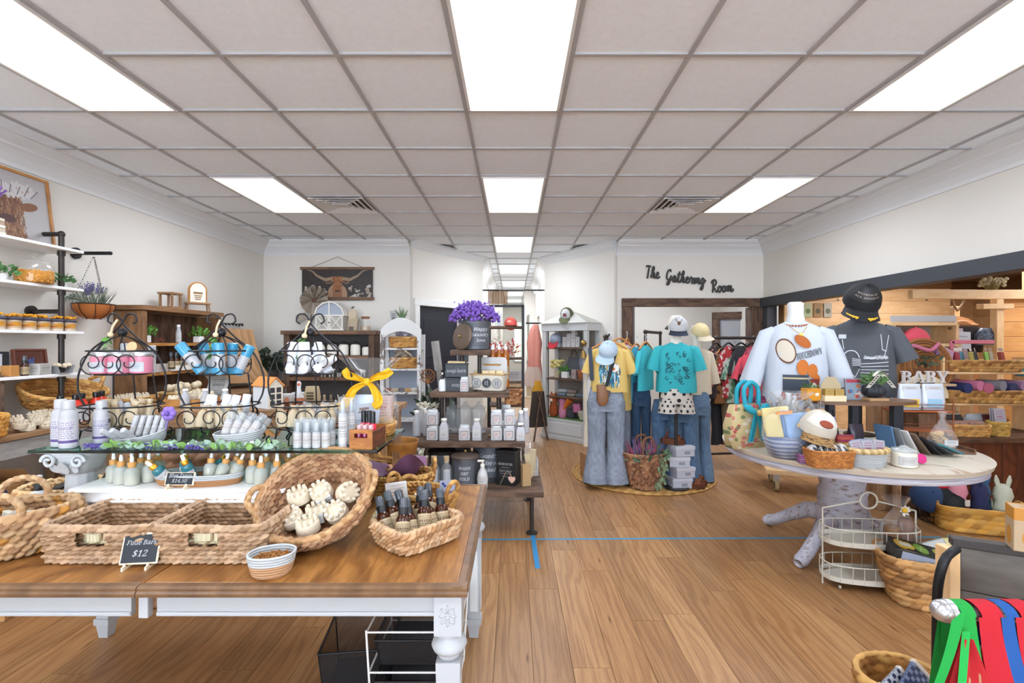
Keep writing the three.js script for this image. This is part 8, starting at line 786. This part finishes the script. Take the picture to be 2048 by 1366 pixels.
{const o=thing('letter_ledge','pale wooden ledge with black arch below the BABY letters','shelf',[X(1840,4.25),0,-4.24]);part(o,'ledge',wbox(.46,.02,.12,'x'),mat('#b89a74',.7),[.01,Y(767,4.2)- .012,.02]);const s=new THREE.Shape();s.absarc(0,0,.15,0,Math.PI);part(o,'black_arch',ext(s,.03,.003),mat('#16161a',.4),[0,Y(796,4.2),.03]);const s2=new THREE.Shape();s2.absarc(0,0,.2,0,Math.PI);s2.absarc(0,0,.155,Math.PI,0,true);part(o,'cream_arch',ext(s2,.03,.003),mat('#cdbb9a',.7),[0,Y(796,4.2),.03]);for(const q of[-1,1])part(o,'bracket_leg',wbox(.03,Y(770,4.2),.05,'y',q),oak,[q*.2,Y(770,4.2)/ 2,-.02]);}
{const o=thing('woven_charger','large round woven charger standing behind the BABY letters','tray',[X(1850,4.4),Y(785,4.4),-4.4]);for(let k=0;k<9;k++)part(o,'coil',tr(tor(.24 - k*.026,.014,6,36),0,.24,0,-.12,0,0),mat(k % 2?'#80502a':'#93602f',.85));part(o,'stand',box(.2,.02,.1),darkWood,[0,.002,.03]);const p=thing('charger_post','slim wooden post stand supporting the woven charger','stand',[X(1850,4.4),0,-4.42]);part(p,'post',box(.06,Y(785,4.4)- .01,.06),darkWood,[0,(Y(785,4.4)- .01)/ 2,0]);part(p,'foot',box(.2,.02,.2),darkWood,[0,.01,0]);}
{const o=thing('flower_mound','mound of dusky purple flowers with pink ribbon behind the letters','flowers',[X(1833,4.5)- .03,Y(735,4.5),-4.5]);stuff(part(o,'foliage',clump({n:130,r:.22,h:.16,leaf:[.06,.025,.3]}),mat('#4a5a44',.75)));stuff(part(o,'blooms',merge(Array.from({length:50},()=>tr(new THREE.IcosahedronGeometry(.02,0),rr(-.2,.2),.1 + rr(0,.09),rr(-.1,.12)))),mat('#7c5a86',.85)));part(o,'pink_ribbon',tube([[-.2,.1,.1],[-.1,.2,.1],[.05,.16,.12],[.15,.22,.1]],.018,30,5),mat('#c06a80',.8));part(o,'pot',cyl(.15,.12,.2,18),mat('#7a4c2a',.8),[0,-.1,0]);part(o,'pedestal',cyl(.07,.09,Y(735,4.5)- .2,14),darkWood,[0,-.2 -(Y(735,4.5)- .2)/ 2,0]);}
cap('bright coral pink baseball cap on the wooden arch shelf',[X(1852,4.5),Y(684,4.5),-4.62],[.05,-.9,0],mat('#cf4a58',.85),mat('#cf4a58',.85),null,1.25);{const o=thing('cap_shelf','pale wooden display cabinet with curved end behind the coral cap','cabinet',[X(1840,4.7),0,-4.78]);part(o,'top_panel',wbox(.6,.03,.3,'x'),pine,[0,1.68,0]);part(o,'shelf_board',wbox(.6,.03,.34,'x',.4),pine,[0,1.48,.02]);for(const q of[-1,1])part(o,'side_panel',wbox(.03,1.68,.3,'y',q),pine,[q*.3,.84,0]);part(o,'back_panel',box(.6,.5,.01),mat('#8d847a',.7),[0,1.45,-.14]);part(o,'white_header',rbox(.62,.06,.02,.004),mat('#b9b6b2',.6),[-.02,1.73,.14]);}
{const o=thing('straw_hat','tan straw hat with dark band on an antler peg','hat',[X(1918,5.2),Y(662,5.2),-5.2]);o.rotation.set(1.25,-.2,.2);part(o,'brim',tr(cyl(.2,.2,.012,30),0,0,0,0,0,0,[1,1,.85]),mat('#a8794c',.85));part(o,'crown',lathe([[.1,0],[.095,.08],[.07,.1],[.04,.085],[0,.09]],20),mat('#93653a',.85));part(o,'band',tor(.1,.01,5,24),mat('#4a2a16',.8),[0,.012,0],[Math.PI / 2,0,0]);const st=thing('hat_post','wooden post with antler carrying the straw hat','stand',[X(1918,5.3),0,-5.35]);part(st,'post',wbox(.06,1.9,.06,'y'),pine,[0,.95,0]);for(const s of[-1,1])part(st,'antler',tube([[0,1.85,.03],[s*.06,1.95,.04],[s*.05,2.0,.05]],.012,12,5),mat('#6d553a',.7));}
{const o=thing('tulle_dress','pale floral child dress with white card hanging by the hat','dress',[X(1915,4.9),Y(728,4.9),-4.95]);part(o,'dress',loft([[0,0,0,.18,.08],[0,.15,0,.13,.06],[0,.25,0,.1,.05],[0,.36,0,.09,.04]],{fold:.12,waves:8,foldTop:.6}),lm(scrib(64,64,'#bfa8ac','#8d7a84',9)));part(o,'white_card',box(.15,.17,.004),lm(canvas(64,72,c=>{c.fillStyle='#d6d8de';c.fillRect(0,0,64,72);c.fillStyle='#555a66';c.font='bold 11px sans-serif';c.fillText('ONE OF A KIND',6,44,52);c.fillRect(10,20,40,2);})),[.02,.24,.09],[-.1,0,-.06]);const q=thing('dress_stand','slim post holding the floral child dress','stand',[X(1915,4.9),0,-4.98]);part(q,'post',rod([0,.01,-.1],[0,Y(728,4.9)+ .3,-.1],.015),darkWood);part(q,'foot',cyl(.14,.14,.02,20),darkWood,[0,.01,-.1]);}
{const o=thing('black_garment','black ruffled top hanging beside the floral dress','top',[X(1957,4.9),Y(705,4.9),-5.0]);part(o,'top',loft([[0,0,0,.12,.06],[0,.15,0,.14,.07],[0,.26,0,.1,.04]],{fold:.12}),mat('#2c2624',.9));part(o,'hanger_bar',box(.22,.02,.02),darkWood,[0,.27,0]);const q=thing('bandana_pile','grey and navy bandanas draped on the pine booth','bandana',[X(1985,4.85),Y(690,4.85),-4.9]);part(q,'bandanas',loft([[0,0,0,.1,.06],[0,.1,0,.12,.07],[0,.17,0,.06,.04]],{fold:.2,waves:9}),lm(scrib(64,64,'#8a96a6','#33415c',9)));const r=thing('garment_post','pine post with crossbar for the black top','stand',[X(1970,5.0),0,-5.12]);part(r,'post',wbox(.05,1.7,.05,'y'),pine,[0,.85,0]);part(r,'crossbar',wbox(.5,.04,.04,'x'),pine,[0,1.6,.04]);}
{const t=thing('pine_booth','pine plank booth with square posts in the alcove','booth',[4.98,0,-4.9]);part(t,'corner_post',wbox(.07,2.02,.07,'y'),pine,[-.18,1.01,.06]);part(t,'crossbeam',wbox(1.5,.09,.06,'x'),pine,[-.3,1.98,.07]);part(t,'bracket',wbox(.3,.05,.08,'x',.4),pine,[-.22,1.86,.08]);for(let k=0;k<10;k++)part(t,'wall_board',wbox(.6,.145,.02,'x',k*.3),mat('#f0d2a8',.6,{map:pineT}),[.15,.6 + k*.148,.02]);part(t,'upper_post',wbox(.07,.45,.07,'y',.7),pine,[.2,2.2,.0]);}
{const o=thing('dried_bouquet','dried grass and hydrangea bouquet on the booth crossbeam','flowers',[4.75,2.03,-4.83]);part(o,'grass',spikes({n:50,h:.16,spread:1,w:.005,base:.05}),mat('#8c7a4a',.85));stuff(part(o,'blooms',merge(Array.from({length:40},()=>tr(new THREE.IcosahedronGeometry(.02,0),rr(-.1,.12),.04 + rr(0,.07),rr(-.05,.05)))),mat('#b0a584',.85)));}
{const o=thing('jigsaw_box','peach packets in an open pine cube behind the charcoal tee','box',[X(1788,4.3),0,-4.44]);part(o,'stand',wbox(.2,1.33,.14,'y'),oak,[0,.665,0]);part(o,'shelf',wbox(.3,.02,.18,'x'),pine,[0,1.34,.01]);for(let k=0;k<3;k++)part(o,'packet',rbox(.07,.18,.03,.006),mat(['#c08a5a','#c9a496','#b98a86'][k],.7),[-.08 + k*.075,1.44,.03]);}
for(let k=0;k<3;k++){const o=thing('seed_packet',['green leaf card pinned on the pine wall','brown card pinned on the pine wall','cream landscape card pinned on the pine wall'][k],'card',[X(1617 + k*20,6.84),Y(620,6.84),-6.855]);part(o,'card',box(.11,.2,.006),mat(['#c2d0b0','#a88a60','#c0c0bc'][k],.6,{map:cached('seed',()=>canvas(48,80,c=>{c.fillStyle='#e4dcc8';c.fillRect(0,0,48,80);c.fillStyle='#7d8a6c';c.beginPath();c.arc(24,46,15,0,7);c.fill();}))}));}
{const o=thing('wheeled_dolly','low pine dolly on casters beneath the copper shelf','dolly',[3.2,0,-4.95],-.35);part(o,'deck',wbox(1.2,.045,.5,'x'),pine,[0,.2,0]);part(o,'deck_block',wbox(.5,.03,.4,'x'),wood(honeyT,.6),[.25,.16,0]);for(const s of[-1,1])for(const q of[-1,1]){const w=part(o,'caster',tr(cyl(.06,.06,.035,20),0,0,0,0,0,Math.PI / 2),mat('#a08a5c',.6),[s*.5,.06,q*.19]);part(w,'caster_hub',tr(cyl(.04,.04,.04,16),0,0,0,0,0,Math.PI / 2),blackMetal);part(o,'caster_fork',box(.05,.08,.06),steel,[s*.5,.14,q*.19]);}}
{const x=X(1888,4.05),z=-4.1,o=thing('wire_basket','round black wire basket of caps on the floor','basket',[x,0,z]);for(let k=0;k<5;k++)part(o,'ring',tr(tor(.13 + k*.012,.004,5,30),0,.01 + k*.05,0,Math.PI / 2),blackMetal);for(let k=0;k<20;k++){const a=k*.314;part(o,'wire',rod([Math.cos(a)*.13,.01,Math.sin(a)*.13],[Math.cos(a)*.178,.21,Math.sin(a)*.178],.0025,4),blackMetal);}
cap('red cap with white stripe heaped in the wire basket',[x + .06,.27,z - .02],[.4,-.6,-.3],mat('#b01420',.85),mat('#b01420',.85),null,1.45);cap('navy denim cap at the side of the wire basket',[x - .11,.2,z + .02],[.5,.9,.5],mat('#243a5c',.85),mat('#1c2c48',.85),null,1.3);cap('black cap with yellow trim in the wire basket',[x - .01,.17,z + .08],[.7,.2,.1],mat('#141416',.85),mat('#161618',.85),mat('#1b1b1e',.8),1.3);cap('second red cap behind the heap in the wire basket',[x + .02,.33,z - .1],[.2,-.3,0],mat('#a8121c',.85),mat('#a8121c',.85),null,1.1);}
{const x=X(1968,3.85),o=U('straw_basket','long golden straw basket of plush toys on the floor',x,0.002,-3.92,.27,.13,.19,['#c08a34','#b07a28','#cc9a48','#9c6a20'],{r:-.35,rows:5,len:.07});for(const s of[-1,1])part(o,'handle',braid([[s*.27,.18,-.06],[s*.275,.23,-.05],[s*.28,.24,0],[s*.275,.23,.05],[s*.27,.18,.06]],.014,{cols:GOLD}),weaveMat);const pls=[['pink bunny plush in the golden straw basket','#c9808c',-.1],['navy floral plush in the golden straw basket','#26294a',.03],['denim blue plush in the golden straw basket','#2f5570',.08],['leaf print white plush in the golden straw basket','#b8b8a2',.17]];for(const[k,[l,c,dx]]of pls.entries()){const q=thing('plush_toy',l,'toy',[x + dx,.1,-3.93 -(k===2?.06:0)+ dx*.35],k);part(q,'body',loft([[0,0,0,.05,.05],[0,.07,0,.075,.065],[0,.15,0,.05,.045],[0,.19,0,.065,.06],[0,.25,0,.05,.05],[0,.28,0,.02,.02]],{}),mat(c,.95));for(const s of[-1,1])part(q,'ear',limb([[s*.03,.25,0,.015,.01],[s*.045,.31,0,.018,.01],[s*.05,.35,0,.006,.004]],{}),mat(c,.95));part(q,'tag',box(.04,.05,.003),mat('#cbbfae',.7),[.01,.12,.072]);}}
}
{
const x=X(1742,3.0),z=-3.02,o=thing('wire_caddy','two-tier cream wire caddy with ring handle standing on the floor','caddy',[x,0,z],-.1),m=mat('#c9c4b6',.5),W=.27,Dp=.12;const ov=(y,k)=>outline(W*k,Dp*k,3,48).map(p=>[p[0],y,p[1]]);for(const y of[.05,.27]){part(o,'tray',tr(cyl(1,1,.008,40),0,y,0,0,0,0,[W,1,Dp]),m);part(o,'tray_lip',loft([[0,y,0,W,Dp],[0,y + .03,0,W,Dp]],{n:3,seg:48,cap:false}),m);part(o,'guard_ring',tube(ov(y + .1,1),.004,70,5,true),m);outline(W,Dp,3,22).forEach(p=>part(o,'picket',rod([p[0],y,p[1]],[p[0],y + .1,p[1]],.0025,4),m));}for(const s of[-1,1])part(o,'upright',rod([s*W,0,0],[s*W,.47,0],.005),m);part(o,'handle_bar',tube([[-W,.47,0],[-.1,.51,0],[-.05,.52,0]],.005,12,6),m);part(o,'handle_bar',tube([[W,.47,0],[.1,.51,0],[.05,.52,0]],.005,12,6),m);part(o,'ring_handle',tor(.05,.006,6,26),m,[0,.525,0]);for(const s of[-1,1])part(o,'foot',sph(.01,6,5),m,[s*.2,.01,.06]);
const g=thing('wrapped_jars','two brown jars in cellophane tied with a daisy on the caddy','gift',[x + .17,.275,z + .02]);for(const[dx,r,h]of[[-.04,.045,.1],[.045,.042,.14]]){part(g,'jar',lathe([[0,0],[r,0],[r,h*.8],[r*.85,h],[0,h]]),mat(dx<0?'#80521e':'#7a5646',.25),[dx,.002,0]);}part(g,'cellophane',loft([[0,0,0,.1,.06],[0,.1,0,.105,.065],[0,.19,0,.04,.03],[0,.21,0,.025,.02],[-.02,.28,0,.08,.05]],{fold:.14,waves:8,foldTop:1.2,cap:false}),mat('#ffffff',.06,{transmission:.94,ior:1.2}));for(let k=0;k<8;k++){const p=part(g,'petal',leafGeo(.04,.022,.1),mat('#d8d8d2',.7),[.0,.21,.035]);aim(p,[Math.cos(k*.785),Math.sin(k*.785),.4]);}part(g,'daisy_centre',sph(.016,10,8),mat('#d9a81a',.7),[0,.21,.045]);
}
// ---------- things close to the viewer at the aisle side ----------
{
const x=X(1872,2.8),o=thing('book_basket','tapered hyacinth basket of boxed books on the floor','basket',[x,0,-2.82],-.38);const HY=['#b08048','#a07240','#bf915a','#8c6236'];weave(o,{a0:.2,b0:.13,a1:.27,b1:.165,h:.27,n:4,rows:8,len:.065,amp:.014,cols:HY,wall:.014,res:9,rv:6});
const b=thing('lemon_game_box','black box with lemon and lime print lying in the hyacinth basket','box',[x - .07,.31,-2.8],-.4);part(b,'box',rbox(.34,.07,.18,.003),mat('#1b1b1d',.4),[0,-.035,0],[.05,0,-.16]);part(b,'fruit_print',box(.32,.002,.165),lm(canvas(256,64,c=>{c.fillStyle='#1b1b1d';c.fillRect(0,0,256,64);for(const[px,r,q]of[[36,26,'#d9a81c'],[66,20,'#e3bd2f'],[112,26,'#7fae3a'],[180,22,'#b5b82c'],[214,16,'#d9a81c']]){c.fillStyle=q;c.beginPath();c.arc(px,32,r,0,7);c.fill();c.strokeStyle='#e8e6c8';c.lineWidth=2;for(let k=0;k<6;k++){c.beginPath();c.moveTo(px,32);c.lineTo(px + r*.8*Math.cos(k*1.05),32 + r*.8*Math.sin(k*1.05));c.stroke();}}c.fillStyle='#e6e2d8';c.fillRect(30,20,46,18);})),[.006,.0015,.0],[.05,0,-.16]);part(b,'white_panel',box(.2,.05,.002),mat('#8f97aa',.5),[-.03,-.03,.092],[.05,0,-.16]);
for(let k=0;k<3;k++)solo('tissue_pack',['pale grey packet behind the lemon box','white and yellow packet at the basket end','cream packet at the basket end'][k],'packet',rbox(.12,.15,.03,.008),mat(['#a9a9a4','#c9bd7a','#b5ae9c'][k],.4),[x + .06 + k*.09,.27,-2.85 - k*.03],[-.3,-.4,.3 - k*.2]);
}
{
const D=1.32,t=thing('apron_stand','grey plank display stand with pine post and black pipe arch','display stand',[X(2010,D),0,-D - .06]);const px=X(1974,D)- X(2010,D);part(t,'pine_post',wbox(.034,.9,.05,'y'),pine,[px,.45,-.06]);for(let k=0;k<5;k++)part(t,'grey_board',wbox(.6,.13,.02,'x',k*.37),wood(greyWoodT,.8,'#a8a49e'),[px + .3,.31 + k*.132,.08],[0,-.5,0]);part(t,'dark_cap',wbox(.64,.025,.04,'x',.3),mat('#2c241f',.6),[px + .3,.912,.08],[0,-.5,0]);part(t,'pipe_arch',tube([[px - .075,0,-.01],[px - .075,.7,-.01],[px - .07,.82,-.01],[px - .045,.885,-.015],[0 + px,.905,-.03]],.012,40,10),blackMetal);part(t,'back_post',wbox(.034,.93,.05,'y',.5),pine,[px + .56,.465,.2]);part(t,'foot_board',wbox(.8,.03,.5,'x'),oak,[px + .26,.016,.05]);
solo('orange_box','orange and cream printed carton on the grey plank stand','box',rbox(.08,.12,.06,.003),lm(canvas(48,64,c=>{c.fillStyle='#cfb088';c.fillRect(0,0,48,64);c.fillStyle='#d98f1c';c.fillRect(0,0,48,18);c.beginPath();c.arc(24,44,14,0,7);c.fill();})),[X(2066,D)+ .02,.987,-D - .03],[0,-.5,0]);
const Dr=1.18,ry=Y(1222,Dr),x0=X(1886,Dr),r=thing('apron_rail','silver capped pipe rail carrying bright aprons','rail',[x0,ry,-Dr]);part(r,'rail_pipe',rod([0,0,0],[.75,-.04,-.02],.02,14),steel);part(r,'end_dome',sph(.026,18,12),steel);part(r,'collar',tr(cyl(.027,.027,.012,18),.012,0,0,0,0,Math.PI / 2),steel);part(r,'rail_leg',rod([.72,-.04,-.02],[.72,-ry,-.02],.02,10),steel);
const strap=(label,c,dx,w,drop,spread,k)=>{const o=thing('apron',label,'apron',[x0 + dx,ry,-Dr]);part(o,'neck_strap',sheet((u,v)=>{const a=v*Math.PI;return[(u - .5)*w + spread*Math.max(0,v - .5)*.3,.026*Math.sin(a)*1 +(v<.1?(v - .1)*1:0),.028*Math.cos(a)*-1];},4,12),mat(c,.85));part(o,'front_strap',sheet((u,v)=>[(u - .5)*w*(1 + .5*v)+ spread*v*v,.0 - drop*v,.028 + .035*v],4,10),mat(c,.85));part(o,'back_strap',sheet((u,v)=>[(u - .5)*w - spread*.4*v,-drop*.9*v,-.03 - .03*v],4,8),mat(c,.85));};
strap('vivid green apron strap looped over the silver rail end','#0b8f33',.035,.034,.3,.02,0);strap('bright red apron strap next to the green one','#b00c1f',.085,.05,.32,.06,1);strap('royal blue apron strap between two red ones','#124a8c',.128,.03,.34,.09,2);strap('second bright red apron strap beyond the blue one','#b00c1f',.17,.045,.34,.1,3);strap('dark grey apron strap at the far part of the rail','#26282c',.225,.06,.3,.06,4);
{const o=thing('green_strap','long vivid green strap hanging sideways from the rail end','strap',[x0,ry,-Dr + .03]);part(o,'webbing',sheet((u,v)=>[.0 - .11*v - .04*v*v +(u - .5)*.035,.015 - .18*v +(u - .5)*.03,.012 + .08*v],4,12),mat('#0c8f35',.85));part(o,'webbing_return',sheet((u,v)=>[.01 - .075*v +(u - .5)*.02,-.02 - .2*v,.02 + .06*v],4,10),mat('#119a3c',.85));}
{const o=thing('red_apron','red apron panel with tan brush print below the green strap','apron',[x0,ry,-Dr + .02]);part(o,'panel',sheet((u,v)=>[-.1*v + u*(.02 + .17*v),-.035 - .24*v,.03 + .03*v + .008*Math.sin(u*8)],10,10),mat('#dddddd',.85,{map:canvas(96,96,c=>{c.fillStyle='#c41420';c.fillRect(0,0,96,96);c.strokeStyle='#c79a6a';c.lineWidth=4;for(const[a,b,d,e]of[[40,20,60,60],[66,30,80,66]]){c.beginPath();c.moveTo(a,b);c.lineTo(d,e);c.stroke();}c.fillStyle='#1c2c50';c.fillRect(20,4,22,16);})}));}
{const D2=1.5,o=thing('quilted_basket','golden basket with quilted red white and blue fabric pieces','basket',[X(1800,D2),.28,-D2],.1);weave(o,{a0:.09,b0:.08,a1:.12,b1:.1,h:.2,rows:7,len:.04,amp:.008,cols:GOLD,res:6,rv:4});const q=thing('low_stool','small wooden stool carrying the quilted fabric basket','stool',[X(1800,D2),0,-D2]);part(q,'seat',wbox(.3,.03,.3,'x'),oak,[0,.263,0]);for(const s of[-1,1])for(const z of[-1,1])part(q,'leg',box(.03,.25,.03),oak,[s*.12,.125,z*.12]);
const fab=(n,l,c1,c2,dx,dy,rot)=>{const f=thing(n,l,'fabric',[X(1800,D2)+ dx,.42 + dy,-D2 + .07],0);f.rotation.set(-.4,.2,rot);part(f,'quilted_pad',rbox(.1,.16,.014,.006),lm(canvas(64,96,c=>{c.fillStyle=c1;c.fillRect(0,0,64,96);c.fillStyle=c2;for(let j=0;j<12;j++)for(let i=0;i<8;i++)if((i + j)% 2)c.fillRect(i*8,j*8,7,7);})),[0,0,0]);part(f,'binding',rbox(.014,.16,.02,.006),mat('#b8b0a8',.85),[.052,0,0]);};
fab('quilted_pad','navy checked quilted pad in the golden basket','#c2c4c8','#1f2c54',-.04,.02,.5);fab('quilted_pad','navy denim quilted pad in the golden basket','#26375f','#8391b0',.02,.04,.7);fab('quilted_pad','red watermelon print pad in the golden basket','#c9bfae','#c03448',-.1,-.03,.45);}
}
renderer.render(scene,camera);
